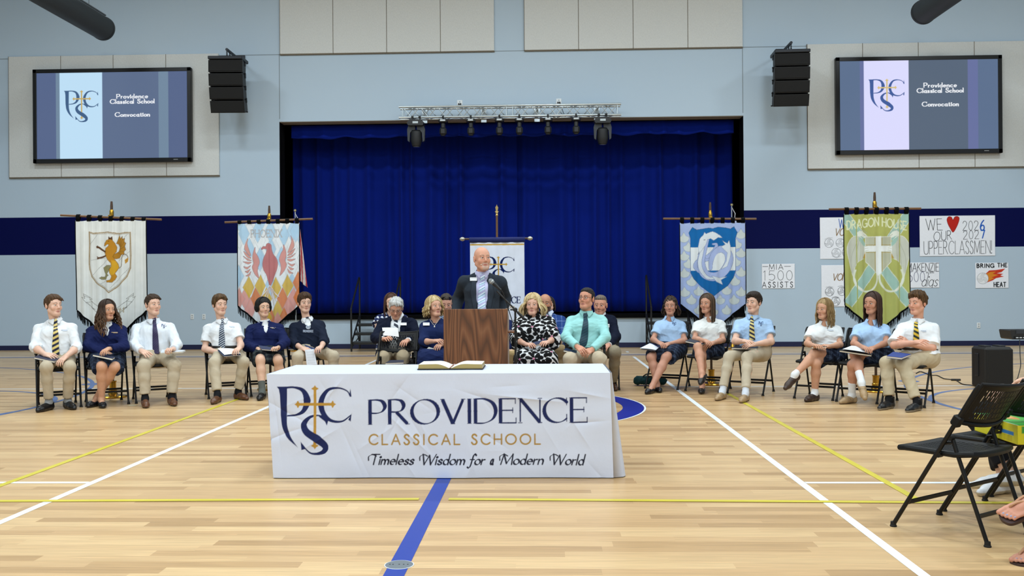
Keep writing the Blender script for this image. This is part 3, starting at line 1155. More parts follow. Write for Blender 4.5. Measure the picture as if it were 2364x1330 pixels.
def big_head(px, label):
    c = at(px, 300, TY)
    x = c[0]
    z0 = tz-.03
    t = thing('moving_head_light', label, 'stage light', (x, TY, z0-.62), 'moving head lights at the truss ends')
    cl = MB()
    for s in (-.08, .08):
        cl.lathe([(.034, -.025), (.034, .025)], (x+s, TY, tz), 12, axis=(1, 0, 0))
        cl.box((x+s, TY, z0-.01), (.03, .05, .07))
    cl.build('clamp', M_fix, t, False)
    ba = MB()
    ba.prism([(-.13, 0), (.13, 0), (.19, -.07), (.16, -.13), (-.16, -.13), (-.19, -.07)], .3, (x, TY-.15, z0-.04))
    bo = ba.build('base', M_fix, t, False)
    MB().box((x, TY-.152, z0-.105), (.12, .006, .045)).build('display', pmat('display_grey', '#b7c2c8', .3), bo, False)
    yk = MB()
    for s in (-1, 1):
        yk.prism([(s*.02, -.15), (s*.17, -.15), (s*.195, -.22), (s*.185, -.47), (s*.145, -.5), (s*.13, -.3), (s*.09, -.24), (s*.02, -.23)][::s], .1, (x, TY-.05, z0-.02))
    yk.build('yoke', pmat('yoke_grey', '#2b3036', .5), t, False)
    h = MB()
    h.lathe([(.085, .16), (.12, .13), (.125, -.06), (.105, -.14), (.09, -.19), (.03, -.2)], (x, TY, z0-.42), 24)
    ho = h.build('head', M_fix, t)
    MB().lathe([(.07, 0), (.075, .012)], (x, TY, z0-.63), 24).build('lens', pmat('lens_glass', '#39424a', .1, spec=.8), ho)


def small_head(px, label):
    c = at(px, 285, TY)
    x = c[0]
    z0 = tz-.03
    t = thing('small_moving_light', label, 'stage light', (x, TY, z0-.37), 'small lights under the truss')
    cl = MB()
    cl.lathe([(.034, -.02), (.034, .02)], (x, TY, tz), 12, axis=(1, 0, 0))
    cl.box((x, TY, z0-.0), (.03, .05, .05))
    cl.build('clamp', M_fix, t, False)
    ba = MB().box((x, TY, z0-.065), (.2, .2, .075), bev=.02)
    bo = ba.build('base', M_fix, t, False)
    MB().box((x, TY-.101, z0-.06), (.11, .006, .035)).build('display', pmat('display_pale', '#c5ccd0', .3), bo, False)
    MB().box((x, TY, z0-.17), (.09, .1, .15), bev=.02).build('yoke', M_fix, t, False)
    h = MB().box((x, TY-.01, z0-.29), (.15, .14, .17), bev=.035)
    h.lathe([(.05, 0), (.055, .02)], (x, TY-.01, z0-.39), 20)
    h.build('head', M_fix, t)


big_head(961, 'large black moving head light at the left end of the truss')
big_head(1391, 'large black moving head light at the right end of the truss')
for i, p in enumerate((1023, 1087, 1153, 1199, 1265, 1330)):
    small_head(p, 'small black stage light under the truss, %s from the left' % ('first', 'second', 'third', 'fourth', 'fifth', 'sixth')[i])
M_cord = pmat('cable_black', '#0c0c0d', .6)
cp = MB()
xs = np.linspace(at(961, 280, TY)[0], at(1391, 280, TY)[0], 60)
cp.tube([(x, TY-.02, tz-.045-.03*abs(sin((x-xs[0])*3.6))) for x in xs], .008, 6)
tag(cp.build('power_cable', M_cord), 'black cable looped along the bottom of the truss', 'cable')
M_out = pmat('outlet_white', '#e6eaec', .45)


def outlet(px, py, label, group='wall outlets', w=.075, h=.12, dark=0):
    c = at(px, py, WALL_Y)
    t = thing('wall_outlet', label, 'outlet', (c[0], WALL_Y, c[2]), group)
    MB().box((c[0], WALL_Y-.006, c[2]), (w, .012, h), bev=.004).build('cover_plate', M_out, t, False)
    s = MB()
    for dz in (-.024, .024):
        s.box((c[0], WALL_Y-.0125, c[2]+dz), (.03, .003, .03))
    s.build('socket', pmat('socket_grey', '#aab2b7', .5), t, False)
    if dark:
        d = MB()
        for dx in (-.02, .02):
            d.box((c[0]+dx, WALL_Y-.03, c[2]-.035), (.026, .04, .05), bev=.006)
        d.build('plug', M_cord, t, False)


outlet(1061.5, 238, 'white double outlet box with black plugs above the truss, left one', 'outlets above the truss', .12, .13, 1)
outlet(1290, 234.5, 'white double outlet box with black plugs above the truss, right one', 'outlets above the truss', .12, .13, 1)
w = at(1293, 238, WALL_Y)
tag(MB().tube(spline([w+V3(0, -.04, 0), w+V3(.03, -.15, -.12), V3(w[0]+.06, TY+HT, tz+.12), V3(w[0]+.1, TY+.05, tz-.02)]), .008, 6).build('power_cable', M_cord), 'black cable hanging from the right outlet above the truss', 'cable')
outlet(444, 731, 'white wall outlet behind the boys at left, left one of the close pair')
outlet(471, 731, 'white wall outlet behind the boys at left, right one of the close pair')
outlet(1925, 721, 'white wall outlet behind the blonde girl at right')
outlet(2259, 751, 'white wall outlet low on the wall above the floor loudspeaker')

# ------------------------------------------------------------------ banners on floor poles
M_paintcloth = cmat('painted_canvas', rough=.9, spec=.1, bump=.12, bscale=500, var=.06, vscale=6)
M_wood = pmat('pole_wood', '#6a4a2c', .5, var=.2, bscale=30)
M_polewood = pmat('pole_dark_wood', '#45301f', .5)
M_brass = pmat('polished_brass', '#c79a3c', .25, 1.)
M_blackcloth = pmat('black_cloth', '#07080b', .9, spec=.1)
INK = '#4a4338'


class Zoom:
    """photo window: turns window coordinates into canvas metres"""

    def __init__(s, x0, y0, k, L, B, sc):
        s.x0, s.y0, s.k, s.L, s.B, s.sc = x0, y0, k, L, B, sc

    def __call__(s, P):
        P = np.asarray(P, float)
        return np.stack([(s.x0+P[..., 0]/s.k-s.L)/s.sc, (s.B-s.y0-P[..., 1]/s.k)/s.sc], -1)


def house_banner(Y, L, R_, T_, S_, B_, bar, pole, base_px, paint, bg, zoom, label, tabs=7, seed=1, sq=None):
    """L,R,T: cloth edges; S: where the sides end; B: lower tip; photo pixels"""
    sc = FPX/Y
    xm = (L+R_)/2
    A = at(L, (T_+B_)/2, Y)
    Bp = at(R_, (T_+B_)/2, Y)
    zt, zs, zb = at(xm, T_, Y)[2], at(xm, S_, Y)[2], at(xm, B_, Y)[2]
    w, h = Bp[0]-A[0], zt-zb
    sc = (R_-L)/w
    Z = Zoom(zoom[0], zoom[1], zoom[2], L, T_+h*sc, sc)
    cv = Canvas(w, h, .0052, bg)
    paint(cv, Z)
    base = gnd(*base_px) if base_px else at(xm, 900, Y)
    px_ = at(pole[0], pole[1], Y)
    t = thing('house_banner', label, 'banner', (px_[0], Y, 0))
    rnd = random.Random(seed)
    ph = [rnd.uniform(0, 6) for _ in range(4)]

    def fold(x, v):
        return .010*np.sin(x*2*pi/(w/5.3)+ph[0]+v)*(.4+.9*v)+.006*np.sin(x*2*pi/(w/9.1)+ph[1])*(.3+v)+.012*np.sin(v*3+ph[2])
    nx, ny = cv.nx, cv.ny
    x = cv.x
    bot = np.interp(x, [0, w/2, w], [zs, zb, zs])
    sag = .010*np.abs(np.sin(x/w*pi*(tabs-1)))
    v = np.linspace(0, 1, ny)[:, None]
    P = np.zeros((ny, nx, 3))
    zz = (bot[None, :])*(1-v)+(zt-sag)[None, :]*v
    P[..., 0] = A[0]+x[None, :]+.012*(1-v)*np.sin(x*2*pi/w)
    P[..., 1] = Y-.035+fold(x[None, :], 1-v)
    P[..., 2] = zz
    jj = np.clip(np.round((zz-zb)/h*(ny-1)).astype(int), 0, ny-1)
    cols = cv.a[jj, np.arange(nx)[None, :]]
    sheet('cloth', P, M_paintcloth, cols, .0016, t)
    # black hem along both sides
    for s, xx in (('l', 0), ('r', nx-1)):
        MB().tube([(P[j, xx, 0]+(-.004 if s == 'l' else .004), P[j, xx, 1], P[j, xx, 2]) for j in range(0, ny, 8)], .006, 6).build('side_hem', M_blackcloth, t)
    # fringe under the V
    fr = MB()
    n = int(w/.0085)
    for i in range(n+1):
        i0 = int(i/n*(nx-1))
        p = P[0, i0]
        l = .085+.02*rnd.random()
        q = p+V3(rnd.uniform(-.006, .006), rnd.uniform(-.006, .006), -l)
        fr.tube([p+V3(0, .0, .004), (p+q)/2+V3(rnd.uniform(-.003, .003), 0, 0), q], [.0042, .0048, .0025], 5)
    for sd in (P[0, :nx//2+1:6], P[0, nx//2::6]):
        fr.tube([q+V3(0, -.001, -.004) for q in sd], .011, 6)
    fo = fr.build('fringe', M_blackcloth, t)
    fo['kind'] = 'stuff'
    # cross bar, tabs
    a, b = at(*bar[0], Y-.03), at(*bar[1], Y-.03)
    br_ = MB()
    br_.tube([a, b], [.014, .014], 10)
    br_.build('cross_bar', M_wood, t)
    for i in range(tabs):
        u = i/(tabs-1)
        xx = A[0]+.03+(w-.06)*u
        zc = a[2]+(b[2]-a[2])*(xx-a[0])/(b[0]-a[0])
        yk = Y-.035+fold(xx-A[0], 0)
        prof = [(yk-.003, zt-.012), (Y-.052, zc), (Y-.03, zc+.022), (Y-.008, zc), (yk+.004, zt-.012)]
        G = np.array([[(xx-.026, q[0], q[1]), (xx+.026, q[0], q[1])] for q in prof])
        sheet('hanging_tab', G, M_blackcloth, None, .003, t)
    # pole
    top = at(pole[0], pole[1], Y+.02)
    p = MB()
    p.tube([(top[0], Y+.02, .03), (top[0], Y+.02, top[2]-.06), (top[0], Y+.02, top[2])], [.0165, .0165, .012], 12)
    p.build('pole', M_polewood, t)
    f = MB()
    zb2 = (a[2]+b[2])/2
    f.lathe([(.02, -.05), (.026, -.03), (.026, .03), (.02, .05)], (top[0], Y+.02, zb2+.05), 14)
    f.box((top[0], Y-.01, zb2+.01), (.05, .05, .05), bev=.01)
    f.lathe([(.012, 0), (.019, .012), (.019, .07), (.013, .085)], (top[0], Y+.02, top[2]-.19), 12)
    f.build('brass_fitting', M_brass, t)
    bs = MB()
    bs.lathe([(.17, .002), (.175, .012), (.165, .025), (.06, .04), (.048, .07), (.05, .1), (.04, .11), (.04, .19), (.046, .195), (.046, .21), (.018, .212)], (top[0], Y+.02, 0), 32)
    bs.build('pole_base', M_brass, t)
    return t


def paint_griffin(cv, Z):
    gold, dk, ol = '#b9832a', '#5b3f2a', '#8a8660'
    F_ = lambda P, c: cv.fill(Z(P), c)
    Ln = lambda P, w=.004, c=INK, cl=False: cv.line(Z(P), w, c, cl)
    S_ = lambda P, w=.004, c=INK: cv.line(Z(spline(P)), w, c)
    for k in range(26):      # washed-on paint streaks
        x = (k*37 % 100)/100*cv.w
        cv.line([(x, 0), (x+.02, cv.h)], .02, C('#dfe3e2')*(.93+.1*((k*53 % 10)/10)))
    sh = [(388, 367), (430, 380), (470, 378), (580, 370), (640, 380), (690, 385), (740, 376), (795, 375), (798, 480), (800, 600), (795, 720), (760, 800), (700, 870), (640, 915), (575, 955), (510, 905), (450, 860), (405, 800), (385, 730), (380, 680), (383, 600), (390, 480)]
    Ln(sh, .016, '#b3a184', True)
    Ln(sh, .004, '#6e5c42', True)
    c0 = np.array([590, 640])
    Ln([(np.array(p)-c0)*.955+c0 for p in sh], .004, '#6e5c42', True)
    for q in ([(470, 395), (400, 480)], [(770, 392), (735, 420)], [(560, 640), (405, 795)], [(550, 620), (400, 640)], [(790, 555), (680, 650)], [(785, 715), (590, 915)], [(545, 840), (490, 872)]):
        Ln(q, .0035, '#6a6a6a')
    leg = [(600, 690), (560, 690), (520, 715), (530, 750), (545, 780), (535, 805), (500, 802), (482, 815), (500, 828), (545, 830), (560, 800), (575, 790), (560, 770), (585, 740)]
    F_(leg, ol)
    Ln(leg, .004, INK, True)
    wing = [(605, 600), (640, 580), (680, 560), (697, 520), (680, 490), (655, 480), (670, 450), (690, 400), (702, 435), (720, 408), (722, 440), (742, 428), (738, 462), (754, 478), (742, 508), (752, 540), (735, 560), (738, 585), (712, 590), (690, 622), (650, 632), (620, 618)]
    F_(wing, '#a97a2c')
    Ln(wing, .004, INK, True)
    for q in ([(690, 540), (738, 462)], [(690, 545), (742, 508)], [(685, 555), (735, 560)], [(670, 570), (712, 590)], [(692, 530), (722, 440)], [(690, 515), (702, 435)]):
        Ln(q, .0035, '#5b4218')
    body = [(533, 500), (540, 475), (560, 448), (580, 440), (582, 412), (598, 426), (618, 412), (622, 450), (645, 480), (663, 520), (655, 560), (630, 590), (622, 605), (645, 642), (672, 680), (682, 712), (660, 742), (640, 770), (657, 800), (640, 832), (610, 858), (555, 855), (550, 840), (590, 832), (605, 802), (585, 765), (582, 730), (605, 700), (600, 670), (570, 640), (548, 600), (538, 560), (550, 525), (578, 505), (582, 488), (560, 490), (543, 505)]
    F_(body, gold)
    F_([(605, 640), (645, 650), (675, 690), (680, 715), (650, 745), (630, 780), (600, 790), (585, 760), (590, 730), (608, 700)], '#cfa030')
    Ln(body, .004, '#5b4218', True)
    F_([(580, 440), (582, 412), (598, 426), (618, 412), (620, 446), (600, 440)], dk)
    for P in ([(542, 560), (512, 540), (485, 518), (465, 512)], [(545, 600), (505, 615), (472, 622)]):
        Ln(P, .022, dk)
    for P in ([(485, 518), (470, 502)], [(485, 518), (466, 525)], [(480, 620), (465, 606)], [(480, 620), (468, 632)]):
        Ln(P, .008, dk)
    S_([(682, 722), (708, 700), (714, 650), (718, 605), (742, 584), (768, 606), (772, 640)], .007, '#6a5a44')
    F_([(740, 640), (775, 615), (772, 655), (745, 678)], '#b98a3a')
    cv.line(Z([(575, 458), (588, 456)]), .006, '#2a1c10')
    for m in (1, -1):
        M = lambda P: [(575+m*(x-575), y-(0 if m > 0 else 4)) for x, y in P]
        Ln(M([(325, 967), (400, 1020), (374, 1022), (398, 1042), (345, 1052), (305, 1000), (335, 1010), (325, 967)]))
        Ln(M([(325, 985), (380, 1012)]))
        S_(M([(345, 1052), (385, 1090), (430, 1120)]))
        S_(M([(395, 1042), (440, 1076), (520, 1120), (575, 1126)]))
        S_(M([(398, 1105), (450, 1150), (520, 1180), (575, 1186)]))
        Ln(M([(395, 1042), (398, 1105), (430, 1120)]))
    p = Z(np.array([(632, 1180)]))[0]
    cv.text('ON', p[0], p[1]+.01, .065, '#9a8450', .006, sp=.16, rise=.25)


def paint_phoenix(cv, Z):
    lb, wh, ye, og, pk = '#a9cbe4', '#dfe5ea', '#cfae45', '#d07a44', '#d79a92'

    def dia(cx, cy, c, hw=57, hh=116, a=.92):
        cv.fill(Z([(cx, cy-hh), (cx+hw, cy), (cx, cy+hh), (cx-hw, cy)]), c, a)
        cv.line(Z([(cx, cy-hh), (cx+hw, cy), (cx, cy+hh), (cx-hw, cy)]), .003, '#9fa5a8', True)
    for k in range(7):
        for j in range(4):
            cx, cy = 235+k*110, 240+j*180+(90 if k % 2 else 0)
            dia(cx, cy, lb if (k*3+j*2) % 5 < 2 else wh)
    for cx, cy in ((290, 350), (430, 330), (450, 620), (560, 330), (700, 370), (820, 330)):
        dia(cx, cy, lb)
    for cx, cy, c in ((300, 1010, pk), (240, 1010, pk), (335, 895, ye), (455, 880, ye), (620, 905, ye), (742, 880, ye), (845, 850, og), (405, 1010, og), (690, 1010, og), (345, 1120, pk), (800, 1010, pk), (750, 1110, pk), (520, 1010, ye), (640, 1140, ye), (470, 1130, pk), (570, 1230, og), (705, 1210, og), (640, 1260, pk), (520, 1200, ye), (850, 1000, og)):
        dia(cx, cy, c)
    R_, L2 = '#b9787a', '#7a5456'

    def shape(P, c):
        Q = Z(spline(P, 6, True))
        cv.fill(Q, c)
        cv.line(Q, .0035, L2, True)
    shape([(466, 500), (490, 480), (512, 484), (522, 458), (546, 450), (568, 468), (574, 512), (590, 560), (625, 600), (640, 650), (632, 720), (602, 790), (572, 860), (556, 882), (538, 830), (520, 770), (490, 720), (478, 660), (490, 600), (510, 560), (522, 515), (492, 506), (470, 514)], R_)
    cv.line(Z([(548, 470), (552, 870)]), .012, '#a8676c')
    inner = [(405, 490), (384, 540), (375, 600), (386, 650), (370, 690), (392, 750), (437, 803), (427, 740), (432, 690), (446, 640), (430, 580), (408, 540)]
    feats = [[(330, 400), (302, 460), (297, 510), (330, 560), (357, 572), (338, 510), (322, 450)], [(288, 530), (318, 588), (360, 602), (330, 566)], [(284, 578), (325, 622), (362, 622), (320, 602)], [(284, 636), (330, 660), (362, 640), (320, 638)], [(288, 684), (318, 712), (356, 672), (322, 690)], [(300, 735), (326, 748), (350, 712), (322, 725)], [(305, 780), (340, 778), (358, 735), (330, 762)]]
    for m in (0, 1):
        f = (lambda P: [(1100-x, y-(25 if m else 0)) for x, y in P]) if m else (lambda P: P)
        shape(f(inner), '#cf9691')
        for q in feats:
            shape(f(q), '#cf9a92')
    for m in (1, -1):
        for dx, dy in ((70, 150), (40, 190), (95, 110)):
            cv.line(Z(spline([(556, 880), (556+m*dx*.4, 900+dy*.3), (556+m*dx, 880+dy)])), .012, '#e6dcda')
            cv.line(Z(spline([(556, 884), (556+m*dx*.5, 915+dy*.35), (556+m*dx*1.05, 890+dy)])), .004, L2)
    p = Z(np.array([(362, 388)]))[0]
    cv.text('PHOENIX', p[0], p[1], .098, '#a9a8ab', .011, width=.42, serif=.05)


def paint_wyrm(cv, Z):
    bgc, cream, bl = '#a5b7e0', '#c9d2d2', '#1c68ab'

    def fan(cx, cy, s=1.):
        t = np.radians(np.linspace(200, 340, 14))
        P = [(cx, cy-52*s)]+[(cx+22*s, cy-16*s), (cx+48*s, cy-4*s)]+[(cx+50*s*cos(a), cy+4*s-44*s*sin(a)) for a in np.radians(np.linspace(-8, -172, 12))]+[(cx-48*s, cy-4*s), (cx-22*s, cy-16*s)]
        Q = Z(P)
        cv.fill(Q, cream)
        cv.line(Q, .0035, '#7c8aa5', True)
    for cx, cy in ((243, 410), (285, 500), (243, 585), (285, 660), (243, 750), (310, 832), (243, 935), (375, 925), (305, 1008), (375, 1105), (790, 380), (748, 475), (790, 560), (738, 645), (790, 745), (732, 830), (790, 935), (655, 918), (725, 1012), (655, 1108), (520, 1120), (590, 1010)):
        fan(cx, cy)
    sh = [(325, 312), (365, 335), (430, 328), (480, 318), (525, 325), (570, 310), (640, 318), (690, 330), (725, 308), (756, 365), (738, 420), (740, 510), (740, 730), (720, 800), (660, 880), (525, 975), (400, 885), (330, 810), (300, 750), (302, 510), (305, 420), (290, 365)]
    cv.fill(Z(sh), bl)
    cv.fill(Z([(302, 506), (740, 506), (740, 730), (300, 730)]), '#dfe6ea')
    cv.line(Z(sh), .005, '#23466e', True)
    pu, pw, ol = '#a9b9e2', '#d7dfe6', '#5f6f96'

    def coil(P, w, c):
        Q = Z(spline(P, 12))
        W = np.interp(np.linspace(0, 1, len(Q)), np.linspace(0, 1, len(w)), w)/Z.k/Z.sc
        for i in range(len(Q)-1):
            cv.seg(Q[i], Q[i+1], W[i]/2+.004, W[i+1]/2+.004, C(ol))
        for i in range(len(Q)-1):
            cv.seg(Q[i], Q[i+1], W[i]/2, W[i+1]/2, C(c))
    coil([(470, 620), (380, 640), (345, 690), (380, 740)], [30, 40, 36, 20], pu)
    coil([(460, 600), (520, 560), (545, 520), (555, 480), (520, 475)], [30, 40, 34, 20, 12], pu)
    coil([(455, 420), (430, 520), (405, 620), (410, 700), (440, 765), (520, 790), (600, 765), (660, 690), (680, 610), (650, 545), (590, 525), (530, 570), (500, 640), (495, 710)], [60, 60, 66, 74, 80, 78, 76, 76, 72, 66, 58, 46, 40, 30], pu)
    coil([(430, 470), (408, 560), (390, 650), (405, 730), (460, 795), (530, 808)], [26, 30, 32, 30, 26, 12], pw)
    cv.fill(Z(spline([(530, 620), (570, 565), (625, 570), (635, 630), (600, 685), (520, 725)], 6, True)), '#dfe6ea')
    for P in ([(385, 565), (378, 500), (395, 420), (430, 385), (440, 360), (455, 375), (520, 352), (590, 390), (614, 415), (570, 412), (528, 440), (500, 420), (470, 430), (452, 480), (425, 515), (400, 550)],
              [(600, 500), (640, 480), (612, 440), (660, 470), (676, 440), (690, 500), (692, 580), (660, 690), (600, 720), (650, 640), (660, 560)],
              [(505, 780), (580, 800), (656, 790), (598, 822), (616, 867), (550, 838)]):
        cv.fill(Z(P), pw)
        cv.line(Z(P), .0035, ol, True)
    cv.line(Z([(435, 435), (445, 433)]), .008, '#26324a')
    cv.line(Z([(385, 548), (375, 575)]), .005, '#26324a')
    for x in (560, 590):
        cv.line(Z([(x, 960), (x, 1045)]), .004, '#8a97b0')
    cv.line(Z([(572, 1000), (606, 1000)]), .004, '#8a97b0')
    cv.line(Z([(606, 960), (606, 1045)]), .004, '#8a97b0')


def paint_green(cv, Z):
    teal, wh = '#9dc0b6', '#dfe5dc'
    for a, b in (((250, 235), (850, 1075)), ((860, 235), (290, 1075))):
        a, b = np.array(a, float), np.array(b, float)
        d = (b-a)/np.linalg.norm(b-a)
        n = np.array([-d[1], d[0]])*44
        for q0, q1 in ((0, .3), (.58, 1)):
            P = [a+(b-a)*q0-n, a+(b-a)*q1-n, a+(b-a)*q1+n, a+(b-a)*q0+n]
            cv.fill(Z(P), teal)
            cv.line(Z([P[0], P[1]]), .006, wh)
            cv.line(Z([P[3], P[2]]), .006, wh)
    grey, g2 = '#c3c8bd', '#aab0a2'
    for m in (1, -1):
        M = lambda P: [(573+m*(x-573), y) for x, y in P]
        w = spline([(400, 455), (345, 460), (300, 520), (288, 590), (310, 700), (335, 800), (352, 850), (352, 760), (385, 690), (440, 650), (450, 560), (440, 500)], 6, True)
        cv.fill(Z(M(w)), grey)
        cv.line(Z(M(w)), .005, '#e3e6de', True)
        for q in ([(395, 470), (330, 640), (330, 790)], [(400, 480), (370, 620), (360, 740)], [(410, 490), (410, 600), (400, 680)]):
            cv.line(Z(M(spline(q))), .005, g2)
        cv.fill(Z(M([(395, 460), (430, 480), (455, 520), (452, 555), (425, 530), (398, 490)])), teal)
        cv.fill(Z(M([(385, 450), (380, 420), (410, 400), (440, 415), (465, 440), (480, 462), (445, 470), (420, 455)])), wh)
        for q in ([(410, 405), (440, 400), (470, 425)], [(440, 440), (470, 455), (478, 470)]):
            cv.line(Z(M(q)), .006, g2)
        t = np.radians(np.linspace(150, 420, 40))
        cv.line(Z(M([(455+108*cos(q), 830-130*sin(q)) for q in t])), .022, '#d9dfd0')
        cv.line(Z(M(spline([(350, 840), (370, 900), (420, 950)]))), .02, wh)
        cv.fill(Z(M([(428, 660), (445, 620), (458, 600), (456, 650)])), '#b79a4a')
    cv.fill(Z([(458, 460), (692, 460), (692, 690), (573, 812), (458, 690)]), '#b9bda8')
    cv.line(Z([(458, 460), (692, 460), (692, 690), (573, 812), (458, 690)]), .007, '#e2e3da', True)
    for x in (543, 607):
        cv.line(Z([(x, 470), (x, 780)]), .008, '#a89452')
    for y in (535, 603):
        cv.line(Z([(462, y), (688, y)]), .007, '#a89452')
    cv.fill(Z([(550, 455), (600, 455), (600, 790), (575, 812), (550, 790)]), '#e6ecec')
    cv.fill(Z([(448, 543), (700, 543), (700, 595), (448, 595)]), '#e6ecec')
    for m in (1, -1):
        for q in ((455, 548), (452, 568), (456, 588)):
            cv.line(Z([(573+m*(q[0]-573), q[1]), (573+m*(q[0]+28-573), q[1]-6)]), .009, '#c9cfc6')
    p = Z(np.array([(290, 392), (345, 375), (610, 362), (775, 392)]))
    cv.text('DRAGON', p[0][0], p[0][1], .105, '#dfe6c4', .013, width=.40, rise=.12)
    cv.text('HOUSE', p[2][0], p[2][1], .105, '#dfe6c4', .013, width=.30, rise=-.18)
    for k in range(14):
        x = (k*.618 % 1)*cv.w
        cv.line([(x, 0), (x+.01, cv.h)], .012, C('#a8ae5c'), False) if k % 7 == 3 else None


house_banner(11.36, 179.5, 341.5, 509, 716, 792, ((140, 497), (373, 507)), (257.5, 465), None, paint_griffin, '#d8dcda', (120, 450, 4.289), 'white banner with a gold griffin on a shield, behind the girl with long brown curls')
house_banner(12.2, 551, 693, 515, 706, 768, ((519, 513.5), (722, 505.5)), (621.5, 475), None, paint_phoenix, '#dfe5ea', (500, 460, 4.433), 'banner with a red phoenix over coloured diamonds, left of the stage', seed=4)
house_banner(12.62, 1569.5, 1720, 514, 702, 765, ((1531, 505), (1746, 505.5)), (1639.5, 467), None, paint_wyrm, '#a5b7e0', (1520, 450, 4.158), 'pale blue banner with a coiled water dragon on a shield', seed=6)
house_banner(11.72, 1948, 2097, 493, 705, 770, ((1914, 483), (2126, 481.5)), (2019, 444), None, paint_green, '#adb268', (1880, 430, 3.911), 'olive green banner with two dragons and a white cross', seed=9)


def school_banner():
    Y = 12.7
    L, R_, T_ = 1086, 1211, 560
    A, B = at(L, 640, Y), at(R_, 640, Y)
    zt, zs, zb = at(1148, T_, Y)[2], at(1148, 738, Y)[2], at(1148, 790, Y)[2]
    w, h = B[0]-A[0], zt-zb
    sc = (R_-L)/w
    cv = Canvas(w, h, .0036, '#dfe5f2')
    cv.rect(0, h-.04, w, h-.02, '#c9a24a')
    X = lambda px: (px-L)/sc
    Yc = lambda py: h-(py-T_)/sc
    crest(cv, X(1112), Yc(592), (1188-1112)/sc, '#0c1f55', '#c39a3a')
    cv.text('PROVIDENCE', X(1096), Yc(700), .088, '#0c1f55', .006, .016, .3, 1.3, serif=.1, width=(1201-1096)/sc)
    cv.text('CLASSICAL SCHOOL', X(1108), Yc(712), .032, '#b08c3a', .006, width=(1190-1108)/sc)
    t = thing('school_banner', 'white school banner with monogram on a tall eagle-topped pole, behind the man at the lectern', 'banner', ((A[0]+B[0])/2, Y, 0))
    ny, nx = cv.ny, cv.nx
    v = np.linspace(0, 1, ny)[:, None]
    x = cv.x
    bot = np.interp(x, [0, w/2, w], [zs, zb, zs])
    P = np.zeros((ny, nx, 3))
    P[..., 2] = bot*(1-v)+zt*v
    P[..., 0] = A[0]+x
    P[..., 1] = Y-.035+.012*np.sin(x*17+1)*(.3+1-v)+.006*np.sin(x*41)
    jj = np.clip(np.round((P[..., 2]-zb)/h*(ny-1)).astype(int), 0, ny-1)
    sheet('cloth', P, M_paintcloth, cv.a[jj, np.arange(nx)[None, :]], .0016, t)
    MB().tube([P[0, i]+V3(0, 0, -.004) for i in range(0, nx, 4)], .008, 6).build('gold_edging', pmat('gold_braid', '#b98f32', .5), t)
    a, b = at(1073, 552, Y), at(1218, 550.5, Y)
    MB().tube([a, b], .014, 10).build('cross_bar', M_polewood, t)
    for q, s in ((a, -1), (b, 1)):
        MB().lathe([(.012, 0), (.022, .012), (.03, .03), (.026, .05), (.01, .07)], q, 14, axis=(s, 0, 0)).build('finial', pmat('finial_pewter', '#b6b3a6', .35, .8), t)
    G = np.array([[(A[0]-.01, Y-.03+q, a[2]+r), (B[0]+.01, Y-.03+q, a[2]+r)] for q, r in ((-.012, zt-a[2]-.0), (-.018, 0), (0, .02), (.018, 0), (.012, zt-a[2]))])
    sheet('sleeve', G, pmat('navy_sleeve', '#0b1c5c', .8), None, .002, t)
    top = at(1147, 497, Y+.02)
    MB().tube([(top[0], Y+.02, .05), top], .015, 12).build('pole', M_wood, t)
    e = MB()
    e.lathe([(.016, -.01), (.02, .0), (.012, .02), (.02, .035), (.012, .05)], top, 14)
    tip = at(1147, 472, Y+.02)
    e.prism([(-.03, .05), (-.012, .06), (-.02, .11), (-.006, tip[2]-top[2]-.02), (0, tip[2]-top[2]), (.006, tip[2]-top[2]-.02), (.02, .11), (.012, .06), (.03, .05), (0, .04)], .012, top-V3(0, .006, 0))
    e.build('eagle_finial', pmat('finial_gold', '#b9a063', .35, .8), t)
    MB().lathe([(.17, .002), (.175, .012), (.165, .025), (.06, .04), (.045, .1), (.04, .19), (.046, .21), (.018, .212)], (top[0], Y+.02, 0), 28).build('pole_base', M_brass, t)


school_banner()


def flag(px, top, Y, cols, label, side):
    p = at(px, top, Y)
    t = thing('flag', label, 'flag', (p[0], Y, 0))
    MB().tube([(p[0], Y, .03), (p[0], Y, p[2])], .012, 10).build('pole', pmat('pole_silver', '#b9bfc4', .35, .7), t)
    f = MB()
    f.lathe([(.01, 0), (.03, .015), (.03, .045), (.008, .06)], p, 14)
    f.build('finial', pmat('finial_brass', '#c9b98a', .3, .8), t)
    MB().tube([p+V3(.0, -.02, -.03), p+V3(side*.07, -.02, -.16), p+V3(side*.05, -.02, -.34)], [.006, .01, .006], 6).build('cord_tassel', pmat('cord_white', '#c9ccd6', .8), t)
    MB().lathe([(.15, .0), (.155, .02), (.05, .05), (.03, .12), (.014, .125)], (p[0], Y, 0), 24).build('pole_base', M_brass, t)
    n, m = 40, 30
    u = np.linspace(0, 1, n)
    P = np.zeros((m, n, 3))
    cc = np.zeros((m, n, 3))
    for j in range(m):
        v = j/(m-1)
        wd = .10+.16*v
        P[j, :, 0] = p[0]+side*u*wd
        P[j, :, 1] = Y-.02+.05*np.sin(u*15)*(.3+.7*v)
        P[j, :, 2] = p[2]-.32-v*(1.1+.25*u)
        for i in range(n):
            cc[j, i] = C(cols[0]) if v < .4 and u[i] < .5 else C(cols[1+int(u[i]*7+v*2) % (len(cols)-1)])
    sheet('cloth', P, cmat('flag_cloth_'+label[:5], var=.05), cc, .002, t)


flag(681.5, 489, 19.9, ('#1a2a5e', '#b7454a', '#e4e2e0'), 'striped flag furled on a thin silver pole, left side of the stage', 1)
flag(1689, 476, 19.9, ('#c8ccd8', '#8d97c4', '#d9dbe6'), 'pale flag furled on a thin silver pole, right side of the stage', 1)

